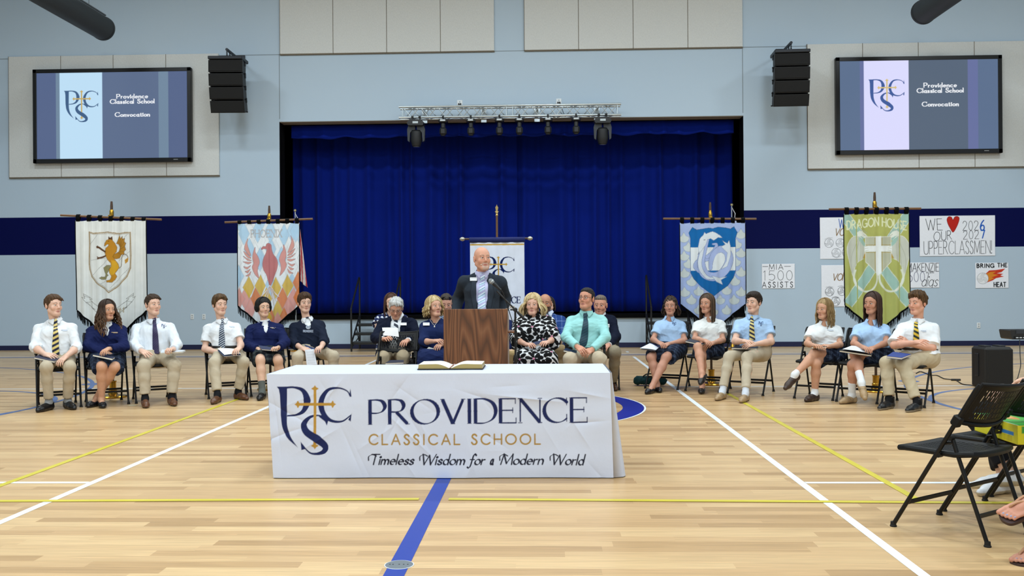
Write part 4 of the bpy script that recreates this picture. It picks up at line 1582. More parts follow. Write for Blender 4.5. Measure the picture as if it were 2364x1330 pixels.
# ------------------------------------------------------------------ hand-lettered posters on the wall
M_paper = cmat('poster_paper', rough=.8, spec=.2, var=.02, bump=.05, bscale=8)


def poster(L, T_, R_, B_, label, paint, zoom, dy=.012, bg='#f2f5fd', seed=1, slant=0.):
    Y = WALL_Y-dy
    A, B = at(L, B_, Y), at(R_, T_, Y)
    w, h = B[0]-A[0], at((L+R_)/2, T_, Y)[2]-at((L+R_)/2, B_, Y)[2]
    sc = (R_-L)/w
    zb = at((L+R_)/2, B_, Y)[2]
    cv = Canvas(w, h, .0062, bg)
    Z = Zoom(zoom[0], zoom[1], zoom[2], L, B_, sc)
    paint(cv, Z)
    P = np.zeros((cv.ny, cv.nx, 3))
    rnd = random.Random(seed)
    a, b = rnd.uniform(0, 6), rnd.uniform(0, 6)
    u, v = np.meshgrid(cv.x, cv.y)
    P[..., 0] = A[0]+u
    P[..., 1] = Y+.003*np.sin(u*9+a)*np.sin(v*7+b)
    P[..., 2] = zb+v
    o = sheet('wall_poster', P, M_paper, cv.a, .001)
    return tag(o, label, 'poster')


BK = '#15181f'


def tz_(cv, Z, s, zx, zy, zh, col, w=.008, zw=None, **k):
    p = Z(np.array([(zx, zy)]))[0]
    size = zh/Z.k/Z.sc
    cv.text(s, p[0], p[1], size, col, w, width=None if zw is None else zw/Z.k/Z.sc, **k)


def vball(cv, Z, cx, cy, r, col, w=.006):
    t = np.radians(np.linspace(0, 360, 30))
    cv.line(Z(np.stack([cx+r*np.cos(t), cy+r*np.sin(t)], 1)), w, col)
    for a in (0, 120, 240):
        q = radians(a)
        for k in (0., .32, -.32):
            P = []
            for s in np.linspace(0, 1, 8):
                ang = q+.9*s+k*(1-s*.3)
                P.append((cx+r*(.1+.88*s)*cos(ang)+k*r*.5*sin(q)*(-1), cy+r*(.1+.88*s)*sin(ang)+k*r*.5*cos(q)))
            P = [p for p in P if (p[0]-cx)**2+(p[1]-cy)**2 < r*r]
            if len(P) > 1:
                cv.line(Z(P), w*.8, col)


def p_we(cv, Z):
    tz_(cv, Z, 'WE', 1012, 392, 104, BK, .012, 146, slant=-.05)
    h = spline([(1253, 300), (1240, 275), (1215, 270), (1200, 295), (1208, 335), (1230, 380), (1254, 412), (1285, 365), (1306, 310), (1308, 280), (1290, 268), (1268, 275)], 6, True)
    cv.fill(Z(h), '#c0281e')
    cv.line(Z(h), .01, '#8f1d18', True)
    tz_(cv, Z, 'OUR', 1080, 494, 82, BK, .011, 160, rise=.1)
    tz_(cv, Z, '202', 1342, 398, 85, BK, .009, 140, rise=.02)
    tz_(cv, Z, '6', 1498, 398, 92, '#1f5fc0', .026, 52)
    tz_(cv, Z, '202', 1346, 478, 78, BK, .009, 138, rise=.02)
    tz_(cv, Z, '7', 1506, 468, 70, '#1f5fc0', .026, 44)
    tz_(cv, Z, 'UPPERCLASSMEN!', 990, 612, 118, BK, .010, 610, rise=.004, sp=.16)


def p_bring(cv, Z):
    tz_(cv, Z, 'BRING', 1470, 732, 34, BK, .02, 152, sp=.36)
    tz_(cv, Z, 'THE', 1655, 728, 34, BK, .02, 84, sp=.36)
    tz_(cv, Z, 'HEAT', 1622, 908, 40, BK, .02, 104, sp=.36)
    fo = [(1545, 790), (1580, 758), (1640, 755), (1725, 742), (1690, 775), (1650, 785), (1705, 790), (1680, 805), (1712, 815), (1640, 830), (1610, 850), (1560, 868), (1520, 850)]
    cv.fill(Z(fo), '#cf3d25')
    cv.fill(Z([(1550, 790), (1590, 772), (1640, 770), (1610, 790), (1660, 800), (1600, 822), (1625, 830), (1560, 862), (1530, 840)]), '#e08a2a')
    t = np.radians(np.linspace(0, 360, 30))
    cv.fill(Z(np.stack([1521+51*np.cos(t), 831+51*np.sin(t)], 1)), '#eef0f4')
    vball(cv, Z, 1521, 831, 51, '#8a9098', .006)


def p_mia(cv, Z):
    tz_(cv, Z, 'MIA', 1776, 622, 12, BK, .011, 32, sp=.3)
    cv.line(Z([(1761, 615), (1773, 615)]), .011, BK)
    cv.line(Z([(1811, 615), (1825, 615)]), .011, BK)
    tz_(cv, Z, '1500', 1763, 647, 22, BK, .009, 66, sp=.25)
    tz_(cv, Z, 'ASSISTS', 1760, 663.5, 12.5, BK, .013, 70, sp=.45)


def p_mak(cv, Z):
    tz_(cv, Z, 'MAKENZIE', 840, 768, 74, BK, .012, 284, sp=.2)
    tz_(cv, Z, 'IN WIN', 1010, 786, 14, BK, .006, 68)
    tz_(cv, Z, '500', 845, 862, 90, '#1c2460', .009, 150)
    tz_(cv, Z, 'digs', 965, 904, 118, BK, .011, 142, slant=.25, sp=.1)


def p_v1(cv, Z):
    tz_(cv, Z, 'W', 222, 375, 80, '#2a5fb8', .016, 60)
    tz_(cv, Z, 'vol', 185, 445, 125, '#8b6b3d', .017, 92, slant=.2, sp=.05)
    for x, y in ((133, 512), (235, 512), (197, 600), (290, 598)):
        vball(cv, Z, x, y, 40, '#3a3f4a')
    cv.line(Z([(95, 478), (130, 462), (165, 466)]), .006, '#7a7f88')
    cv.line(Z([(160, 630), (200, 648), (240, 632)]), .006, '#7a7f88')


def p_v2(cv, Z):
    tz_(cv, Z, 'vol', 165, 850, 120, '#8b6b3d', .017, 92, slant=.2, sp=.05)
    for x, y in ((138, 952), (250, 948), (192, 1040), (305, 1030)):
        vball(cv, Z, x, y, 39, '#23272f', .008)
    for x, y in ((138, 906), (245, 900), (190, 998)):
        cv.line(Z([(x-32, y+6), (x, y-2), (x+32, y+6)]), .007, '#5a5f68')


ZR = (1880, 430, 3.911)
poster(2123.5, 498, 2297, 591, 'large white poster on the wall reading WE heart OUR UPPERCLASSMEN', p_we, ZR, .012, seed=2)
poster(2252, 606.5, 2328, 665, 'white poster with a flaming volleyball reading BRING THE HEAT', p_bring, ZR, .012, seed=3)
poster(1759, 609, 1834.5, 666, 'small white poster reading 1500 ASSISTS on the wall right of the stage', p_mia, (0, 0, 1), .012, seed=4)
poster(2062, 606, 2168, 664.5, 'white poster reading 500 digs, half hidden by the olive banner', p_mak, ZR, .012, seed=5)
poster(1893.5, 502, 1972, 598, 'upper white volleyball poster peeking out left of the olive banner', p_v1, ZR, .012, seed=6)
poster(1896.5, 612, 1974, 708, 'lower white volleyball poster peeking out left of the olive banner', p_v2, ZR, .012, seed=7)

# ------------------------------------------------------------------ table with the printed cloth
TX, TY0, TYAW = -.7522, 6.4666, .0029
TW, TD, TH = 2.44, .76, .735
tc_, ts_ = cos(TYAW), sin(TYAW)


def tloc(x, y, z):
    x, y, z = np.broadcast_arrays(np.asarray(x, float), y, z)
    return np.stack([TX+tc_*x-ts_*y, TY0+ts_*x+tc_*y, z], -1)


M_ply = pmat('table_plastic', '#c9c6bd', .6)
M_tubeb = pmat('powder_coat_black', '#0b0b0d', .42)
tb_ = thing('folding_table', 'eight foot folding table hidden under the printed white cloth', 'table', (TX, TY0+TD/2, 0))
MB().box(tloc(0, TD/2, TH-.025), (TW-.03, TD-.03, .045), bev=.01).build('tabletop', M_ply, tb_, False)
for sx in (-1, 1):
    m = MB()
    for y in (.14, TD-.14):
        m.cyl(tloc(sx*.95, y, TH-.05), tloc(sx*.95, y, .0), .014, n=10)
    m.cyl(tloc(sx*.95, .14, .12), tloc(sx*.95, TD-.14, .12), .012, n=8)
    m.build('leg_frame', M_tubeb, tb_)


def clothn(u, v, s):
    r = np.random.RandomState(s)
    o = 0
    for k in range(9):
        a = r.uniform(0, pi)
        f = r.uniform(7, 30)
        o = o+np.sin((u*cos(a)+v*sin(a))*f+r.uniform(0, 6)+1.2*np.sin(v*5+k))*(.9/f**.55)
    return o


def rumple(u, v, s):
    """sharp little press-creases of a cloth just out of its bag"""
    r = np.random.RandomState(s)
    o = np.zeros(np.broadcast(u, v).shape)
    for k in range(26):
        a = r.uniform(0, pi)
        cu, cv2 = r.uniform(-1.2, 1.2), r.uniform(0, .74)
        d = (u-cu)*cos(a)+(v-cv2)*sin(a)
        t = -(u-cu)*sin(a)+(v-cv2)*cos(a)
        o = o+r.uniform(-1, 1)*np.exp(-np.abs(d)/.02)*np.exp(-(t/r.uniform(.08, .22))**2)
    return o


cv = Canvas(TW, TH, .0036, '#cfd6e8')
K = 914.6
cx0, cy0 = 58, 128
fx = lambda q: (q-cx0)/K
fy = lambda q: TH-(q-cy0)/K
NV, GD = '#0b1c52', '#b58a36'
crest(cv, fx(122), fy(205), 490/K, NV, GD)
cv.text('PROVIDENCE', fx(734), fy(456), 157/K, NV, .0058, .0275, .32, 1.5, serif=.075, width=1405/K, rise=.008, sp=.16)
cv.text('CLASSICAL SCHOOL', fx(728), fy(586), 64/K, '#a88440', .0105, width=1108/K, sp=.42)
for s, a, b in (('Timeless', 728, 1030), ('Wisdom', 1062, 1362), ('for', 1376, 1490), ('a', 1512, 1550), ('Modern', 1580, 1868), ('World', 1905, 2128)):
    cv.text(s, fx(a), fy(716), 66/K, '#10142c', .0035, .0125, .55, 1.1, slant=.26, width=(b-a-18)/K, sp=.13, rise=-.012 if a > 1900 else 0.)
    if s[0] in 'TWM':
        q0 = fx(a)
        cv.nib(spline([(q0-.006, fy(690)), (q0-.004, fy(664)), (q0+.025, fy(652)), (q0+.05, fy(662))]), .003, .008, C('#10142c'), .5)
X, Yv = np.meshgrid(cv.x-TW/2, cv.y)
drop = 1-Yv/TH
out = .014+.012*drop+(.0045*clothn(X, Yv, 3)+.011*rumple(X, Yv, 4)+.006*rumple(X*1.3, Yv, 14)+.006*np.sin(X*6.+1)*drop)*np.clip(drop*6, 0, 1)
edge = np.clip((np.abs(X)-TW/2+.14)/.14, 0, 1)
P = np.zeros((cv.ny, cv.nx, 3))
P = tloc(X*(1-.012*drop*0)+.055*drop*np.sign(X)*edge*(np.where(X < 0, -.85, .3)), -out, .006+Yv*(TH+.006-.006)/TH)
clothv = [P.reshape(-1, 3)]
clothc = [cv.a.reshape(-1, 3)]
clothf = [gridfaces(cv.ny, cv.nx)]
nv = cv.ny*cv.nx
white = C('#cfd6e8')


def addgrid(G):
    global nv
    clothv.append(G.reshape(-1, 3))
    clothc.append(np.tile(white, (G.shape[0]*G.shape[1], 1)))
    clothf.append(gridfaces(G.shape[0], G.shape[1], nv))
    nv += G.shape[0]*G.shape[1]


n1, n2 = 160, 60
u, v = np.meshgrid(np.linspace(-TW/2, TW/2, n1), np.linspace(0, 1, n2))
yy = -.014+v*(TD+.028)
zz = TH+.006+.0012*clothn(u, yy, 9)*np.clip(np.minimum(v, 1-v)*12, 0, 1)
addgrid(tloc(u, yy, zz))
for sx in (-1, 1):      # hanging ends, gathered towards the front corner
    v, w_ = np.meshgrid(np.linspace(0, 1, 90), np.linspace(0, 1, 60))
    yy = -.014+v*(TD+.028)
    zz = .006+(1-w_)*TH
    dr = w_
    xx = TW/2+.0*v+(.012+.05*dr+.045*dr*np.sin(v*11+.5)*np.exp(-((v-.25)/.35)**2)+.012*np.sin(v*23)*dr)
    if sx < 0:
        xx = TW/2+.006-.047*dr+.05*v*dr+.012*dr*np.sin(v*13)*v
    xx = np.where(v < .02, TW/2+.055*dr*(-.85 if sx < 0 else .3), xx)
    G = tloc(sx*xx, np.where(v < .02, -.014-.012*dr, yy), zz)
    addgrid(G if sx > 0 else G[:, ::-1])
u, v = np.meshgrid(np.linspace(TW/2, -TW/2, 80), np.linspace(0, 1, 30))
addgrid(tloc(u, TD+.014+.02*v+.008*np.sin(u*9)*v, TH+.006-v*TH))
M_cloth = cmat('satin_tablecloth', rough=.55, spec=.3, bump=.35, bscale=11, var=.0, vscale=4)
o = newmesh('tablecloth', np.concatenate(clothv), np.concatenate(clothf), M_cloth, np.concatenate(clothc))
tag(o, 'white printed school tablecloth over the table in the middle of the floor', 'tablecloth')

# ------------------------------------------------------------------ open bible on the table
bk = gnd(1044, 850, TH+.006)
bib = thing('open_bible', 'large open bible lying on the white tablecloth', 'book', bk)
M_page = pmat('page_cream', '#f1ecdd', .8, var=.04, bscale=3)
M_gilt = pmat('gilt_edge', '#b39b5e', .4, .35, var=.15, bscale=200, stretch=(1, 1, 30))
M_leather = pmat('black_leather', '#0d0c0d', .5, bump=.2, bscale=150)
hw, hd = .232, .15
zc = TH+.008
cvm = MB()
for s in (-1, 1):
    cvm.box((bk[0]+s*(hw+.012)/2, bk[1], zc+.004), (hw+.012, hd*2+.03, .007), bev=.003)
cvm.build('cover', M_leather, bib, False)
for s in (-1, 1):
    n = 26
    t = np.linspace(0, 1, n)
    zt = zc+.008+.036*np.sin(np.clip(t*3.2, 0, pi/2))*(1-.16*t)-.0*t
    zt[0] = zc+.012
    top = np.array([[(bk[0]+s*(.004+hw*a*(1-.04*sin(a*3))), bk[1]+y, z) for a, z in zip(t, zt)] for y in np.linspace(-hd, hd, 8)])
    blk = MB()
    prof = [(bk[0]+s*(.004+hw*a*(1-.04*sin(a*3))), z-.001) for a, z in zip(t, zt)]+[(bk[0]+s*(hw+.006), zc+.008), (bk[0]+s*.003, zc+.008)]
    if s > 0:
        prof = prof[::-1]
    blk.prism(prof, 2*hd, (0, bk[1]-hd, 0))
    b_ = blk.build('page_block', M_gilt, bib, False)
    if s > 0:
        top = top[:, ::-1]
    sheet('open_page', top, M_page, None, .0008, b_)
MB().tube([(bk[0]+.004, bk[1]+hd, zc+.02), (bk[0]+.002, bk[1], zc+.018), (bk[0]-.003, bk[1]-hd-.012, zc+.012)], .004, 6, flat=(1, .3)).build('ribbon', pmat('ribbon_red', '#8a4b34', .6), bib)

# ------------------------------------------------------------------ lectern
def wood_mat(name):
    m, nt, b = _mat(name)
    N, L = nt.nodes, nt.links
    tc = N.new('ShaderNodeTexCoord')
    mp = N.new('ShaderNodeMapping')
    mp.inputs['Scale'].default_value = (1, 1, .10)
    L.new(tc.outputs['Object'], mp.inputs[0])
    nz = N.new('ShaderNodeTexNoise')
    nz.inputs['Scale'].default_value = 2.8
    nz.inputs['Detail'].default_value = 2
    nz.inputs['Distortion'].default_value = .35
    L.new(mp.outputs[0], nz.inputs['Vector'])
    ma = N.new('ShaderNodeMath')
    ma.operation = 'MULTIPLY'
    ma.inputs[1].default_value = 42
    L.new(nz.outputs['Fac'], ma.inputs[0])
    fr = N.new('ShaderNodeMath')
    fr.operation = 'PINGPONG'
    fr.inputs[1].default_value = 1
    L.new(ma.outputs[0], fr.inputs[0])
    rp = N.new('ShaderNodeValToRGB')
    e = rp.color_ramp.elements
    e[0].position, e[0].color = 0, (*C('#56361f'), 1)
    e[1].position, e[1].color = .55, (*C('#774a2b'), 1)
    q = rp.color_ramp.elements.new(1)
    q.color = (*C('#875a39'), 1)
    L.new(fr.outputs[0], rp.inputs[0])
    n2 = N.new('ShaderNodeTexNoise')
    m2 = N.new('ShaderNodeMapping')
    m2.inputs['Scale'].default_value = (130, 130, 3)
    L.new(tc.outputs['Object'], m2.inputs[0])
    L.new(m2.outputs[0], n2.inputs['Vector'])
    n2.inputs['Scale'].default_value = 1
    mr = N.new('ShaderNodeMapRange')
    mr.inputs[3].default_value, mr.inputs[4].default_value = .72, 1.2
    L.new(n2.outputs['Fac'], mr.inputs[0])
    mx = N.new('ShaderNodeMix')
    mx.data_type = 'RGBA'
    mx.blend_type = 'MULTIPLY'
    mx.inputs[0].default_value = 1
    L.new(rp.outputs[0], mx.inputs[6])
    L.new(mr.outputs[0], mx.inputs[7])
    L.new(mx.outputs[2], b.inputs['Base Color'])
    b.inputs['Roughness'].default_value = .42
    return m


M_walnut = wood_mat('walnut_laminate')
LY = 9.35
la, lb_ = at(1023.5, 714, LY), at(1171.5, 714, LY)
lw, lx, lz = lb_[0]-la[0], (la[0]+lb_[0])/2, la[2]
lec = thing('lectern', 'dark walnut lectern with tall grained front panel', 'lectern', (lx, LY, 0))
MB().box((lx, LY+.012, lz/2+.03), (lw, .022, lz-.06), bev=.003).build('front_panel', M_walnut, lec, False)
M_lside = pmat('laminate_edge_pale', '#9c8a7c', .5)
for s in (-1, 1):
    m = MB()
    m.prism([(0, 0), (.4, 0), (.4, lz-.1), (.0, lz+.005)], .02, (lx+s*(lw/2-.01)-.01, LY+.02, 0), (0, 1, 0), (0, 0, 1), (1, 0, 0))
    m.build('side_panel', M_lside if s > 0 else M_walnut, lec, False)
MB().prism([(0.02, lz-.03), (.43, lz-.135), (.43, lz-.115), (.02, lz-.01)], lw-.05, (lx-lw/2+.025, LY, 0), (0, 1, 0), (0, 0, 1), (1, 0, 0)).build('reading_top', M_walnut, lec, False)
MB().box((lx, LY+.2, .62), (lw-.045, .36, .02)).build('shelf', M_walnut, lec, False)
MB().box((lx, LY+.2, .03), (lw, .42, .06), bev=.004).build('plinth', M_walnut, lec, False)
sh = at(1181, 766, LY+.15)
MB().box((lb_[0]+.035, LY+.2, sh[2]), (.07, .26, .02), bev=.004).build('side_shelf', M_walnut, lec, False)

# ------------------------------------------------------------------ microphone on its boom stand
MYY = 9.1
mic_h, mic_t = at(1133.5, 649, MYY-.02), at(1151, 665, MYY-.02)
b0, b1 = at(1147, 672, MYY), at(1203, 729, MYY)
pv = at(1189.5, 715, MYY)
ms = thing('microphone_stand', 'black boom microphone stand standing right of the lectern', 'stand', (pv[0], MYY, 0))
MB().tube([b0, b1], [.009, .009], 10).build('boom_arm', M_tubeb, ms)
MB().tube([b1-nrm(b1-b0)*.05, b1+nrm(b1-b0)*.04], .013, 12).build('counterweight_grip', M_tubeb, ms)
MB().tube([(pv[0], MYY, .06), (pv[0], MYY, .62), (pv[0], MYY, .62), pv], [.014, .014, .0105, .0105], 12).build('pole', M_tubeb, ms)
MB().lathe([(.017, -.03), (.02, -.01), (.02, .03), (.014, .04)], (pv[0], MYY, .64), 14).build('height_clutch', M_tubeb, ms)
k_ = MB()
k_.lathe([(.014, -.03), (.022, -.022), (.022, .022), (.014, .03)], pv, 14, axis=(0, 1, 0))
k_.cyl(pv+V3(-.05, -.01, 0), pv+V3(0, -.01, 0), .008, n=8)
k_.build('boom_clamp', M_tubeb, ms)
for a in (90, 210, 330):
    d = V3(cos(radians(a)), sin(radians(a)), 0)
    MB().tube([V3(pv[0], MYY, .17)+d*.02, V3(pv[0], MYY, .012)+d*.27], .008, 8).build('leg', M_tubeb, ms)
md = nrm(mic_t-mic_h)
mi = thing('microphone', 'black handheld microphone with silver grille on the boom stand', 'microphone', mic_h)
MB().tube([mic_h+md*.03, mic_h+md*.05, mic_t, mic_t+md*.03], [.02, .019, .013, .012], 16).build('handle', pmat('mic_black', '#141416', .4), mi)
q = MB()
q.lathe([(.006, -.027), (.018, -.02), (.0255, -.004), (.0255, .008), (.021, .03)], mic_h, 20, axis=md)
q.build('grille', pmat('mic_grille', '#8e9395', .35, .7, bump=.6, bscale=700), mi)
q = MB()
q.lathe([(.0262, .004), (.0262, .012)], mic_h, 20, axis=md)
q.build('grille_ring', pmat('mic_ring', '#c3c7c8', .3, .8), mi)
c_ = MB()
P0 = mic_t+md*.03
c_.tube(spline([P0, P0+V3(.03, .01, -.05), V3(b1[0]-.1, MYY+.02, b1[2]-.02), V3(pv[0]-.015, MYY-.02, pv[2]-.15), V3(pv[0]+.02, MYY-.02, .85), V3(pv[0]-.02, MYY-.02, .5), V3(pv[0]+.012, MYY-.02, .2), V3(pv[0]+.05, MYY-.05, .006), V3(pv[0]+.3, MYY+.1, .006)]), .0045, 6)
tag(c_.build('microphone_cable', M_cord), 'black microphone cable hanging down the boom stand', 'cable')

# ------------------------------------------------------------------ floor loudspeaker, its cable, keyboard at the edge
sa = gnd(2270, 899)
SYF = 11.9
A, B = at(2271, 800, SYF), at(2340, 897, SYF)
wS, hS = B[0]-A[0], A[2]
fs = thing('floor_loudspeaker', 'black portable loudspeaker standing on the floor at right', 'loudspeaker', ((A[0]+B[0])/2, SYF+.17, 0))
R = rotz(.1)
c = V3((A[0]+B[0])/2, SYF+.18, hS/2)
m = MB()
m.box(c, (wS, .34, hS-.02), R, bev=.03)
m.build('cabinet', M_spk, fs, False)
MB().box(c+R@V3(0, -.178, .0), (wS*.93, .03, hS*.88), R, bev=.012).build('grille', M_grille, fs, False)
m = MB()
for s in (-1, 1):
    m.box(c+R@V3(s*wS*.26, 0, hS/2-.005), (wS*.24, .16, .022), R, bev=.008)
m.build('top_foot', M_spk, fs, False)
m = MB()
m.box(c+R@V3(-wS/2-.004, .02, .03), (.02, .08, .3), R, bev=.008)
m.build('side_handle', M_steel, fs, False)
m = MB()
m.box(c+R@V3(.02, -.1945, -hS*.37), (.05, .003, .012), R)
m.box(c+R@V3(.02, -.1945, -hS*.40), (.1, .003, .006), R)
m.build('maker_mark', pmat('mark_dim', '#5d6166', .5), fs, False)
MB().box(c+R@V3(.03, -.19, -hS/2+.02), (.06, .012, .014), R).build('status_light', pmat('led_white', '#c7ccd0', .4), fs, False)
cb_ = [gnd(*p) for p in ((2115, 863), (2126, 859), (2147, 867), (2163, 868), (2176, 874), (2182, 876), (2206, 879), (2222, 888), (2245, 891), (2272, 895))]
cc_ = MB()
cc_.tube(spline([p+V3(0, 0, .007) for p in cb_]), .007, 6)
cc_.tube([cb_[6]+V3(-.06, 0, .012), cb_[6]+V3(.06, -.02, .012)], .016, 8)
tag(cc_.build('power_cable', M_cord), 'black power cable running over the floor to the loudspeaker', 'cable')
KY = 13.2
ka_, kb_ = at(2332, 773, KY), at(2331, 762, KY)
kb = thing('stage_keyboard', 'end of a black keyboard on a stand at the right edge', 'keyboard', (ka_[0]+.6, KY, 0))
z1, z0 = at(2334, 762, KY)[2], at(2334, 784, KY)[2]
m = MB()
m.prism([(0, z1-.01), (.01, z1), (1.3, z1), (1.3, z0), (.035, z0), (.02, z0+.02)], .32, (ka_[0], KY, 0))
m.build('case', pmat('keyboard_black', '#1b1d20', .5), kb, False)
MB().box((ka_[0]+.68, KY-.002, z1-.028), (1.2, .012, .05)).build('front_edge', pmat('keyboard_edge', '#2b3038', .4), kb, False)
cvk = Canvas(.5, .04, .004, '#101114')
cvk.text('ERNET TIMES-BLUE', .03, .008, .02, '#cfd3d6', .003, width=.44) if False else None
for i in range(9):
    cvk.rect(.03+i*.05, .01, .03+i*.05+.034, .026, '#b9bec2')
P = np.zeros((cvk.ny, cvk.nx, 3))
P[..., 0] = ka_[0]+.05+cvk.x[None, :]
P[..., 1] = KY-.003
P[..., 2] = (z0+.008+cvk.y)[:, None]
sheet('marking_strip', P, cmat('marking_paint', var=0), cvk.a, 0, kb, False)
for s in (1, -1):
    MB().tube([V3(ka_[0]+.65-s*.3, KY+.12+s*.02, z0), V3(ka_[0]+.65+s*.36, KY+.12+s*.02, .02)], .018, 8).build('stand_leg', M_tubeb, kb)
q0, q1 = at(2354, 785, KY-.02), at(2350, 871, KY-.3)
cc_ = MB()
cc_.tube(spline([q0, at(2355, 820, KY-.1), at(2356, 845, KY-.2), q1, V3(q1[0], q1[1], .006), V3(q1[0]+.4, q1[1], .006)]), .006, 6)
tag(cc_.build('keyboard_cable', M_cord), 'thin black cable hanging down from the keyboard at the right edge', 'cable')

# ------------------------------------------------------------------ portable steps up to the stage
M_stair = pmat('stair_black_steel', '#0d0f11', .5)
M_tread = pmat('stair_tread', '#33393d', .6)


def steps(x0, x1, label, rail_l=True, rail_r=True, Yf=19.55, yoff=0.):
    t = thing('stage_steps', label, 'steps', ((x0+x1)/2, Yf, 0))
    for i in range(3):
        z = .2+.185*i
        y = Yf+.28*i
        MB().box(((x0+x1)/2, y+.14, z), (x1-x0, .29, .035), bev=.006).build('tread', M_tread, t, False)
        MB().box(((x0+x1)/2, y, z-.02), (x1-x0, .02, .05)).build('nosing', M_stair, t, False)
    for x in (x0, x1):
        m = MB()
        m.tube([(x, Yf-.05, .02), (x, Yf-.02, .2), (x, Yf+.82, .74)], .018, 8)
        m.tube([(x, Yf+.82, .01), (x, Yf+.82, .73)], .018, 8)
        m.tube([(x, Yf+.1, .12), (x, Yf+.82, .3)], .012, 8)
        m.tube([(x, Yf+.5, .5), (x, Yf+.82, .1)], .012, 8)
        m.build('side_frame', M_stair, t)
    for x, on in ((x0, rail_l), (x1, rail_r)):
        if on:
            m = MB()
            m.tube(spline([(x, Yf-.05, .01), (x, Yf-.05, .45), (x, Yf-.05, .86), (x, Yf-.03, .95), (x, Yf+.35, 1.25), (x, Yf+.75, 1.56), (x, Yf+.82, 1.6), (x, Yf+.86, 1.54), (x, Yf+.86, 1.1), (x, Yf+.86, .4), (x, Yf+.86, .02)], 6), .02, 10)
            m.build('handrail', M_stair, t)


sx0 = at(813, 720, 19.6)[0]
sx1 = at(911, 720, 19.6)[0]
steps(sx0, sx1, 'black portable steps with handrails up to the stage, left of the lectern')
sx2 = at(1502, 720, 19.6)[0]
steps(sx2-.0, sx2+.92, 'black portable steps with a handrail up to the stage, behind the girl in light blue')

# ------------------------------------------------------------------ folding chairs
M_plast = pmat('chair_plastic_black', '#090a0c', .5, spec=.28, bump=.05, bscale=400)
M_ctube = pmat('chair_tube_black', '#050506', .42, spec=.35)
M_foot = pmat('chair_foot_rubber', '#060606', .7)


def slotted(P_fn, nu, nv, hole, thick, name, parent):
    """panel of nu x nv cells with slots left open, given real thickness"""
    U = np.linspace(0, 1, nu+1)
    Vv = np.linspace(0, 1, nv+1)
    P = np.array([[P_fn(u, v) for u in U] for v in Vv])
    du, dv = np.gradient(P, axis=1), np.gradient(P, axis=0)
    n = np.cross(du, dv)
    n /= np.linalg.norm(n, axis=2)[..., None]
    top = P.reshape(-1, 3)
    bot = (P-n*thick).reshape(-1, 3)
    k = len(top)
    idx = np.arange(k).reshape(nv+1, nu+1)
    keep = np.array([[not hole(i, j) for i in range(nu)] for j in range(nv)])
    fs = []
    for j in range(nv):
        for i in range(nu):
            if not keep[j, i]:
                continue
            a, b, c, d = idx[j, i], idx[j, i+1], idx[j+1, i+1], idx[j+1, i]
            fs.append((a, b, c, d))
            fs.append((d+k, c+k, b+k, a+k))
            for (p, q), (jj, ii) in (((a, b), (j-1, i)), ((b, c), (j, i+1)), ((c, d), (j+1, i)), ((d, a), (j, i-1))):
                if not (0 <= jj < nv and 0 <= ii < nu) or not keep[jj, ii]:
                    fs.append((q, p, p+k, q+k))
    o = newmesh(name, np.concatenate([top, bot]), fs, M_plast, None, 'auto', None, parent)
    return o


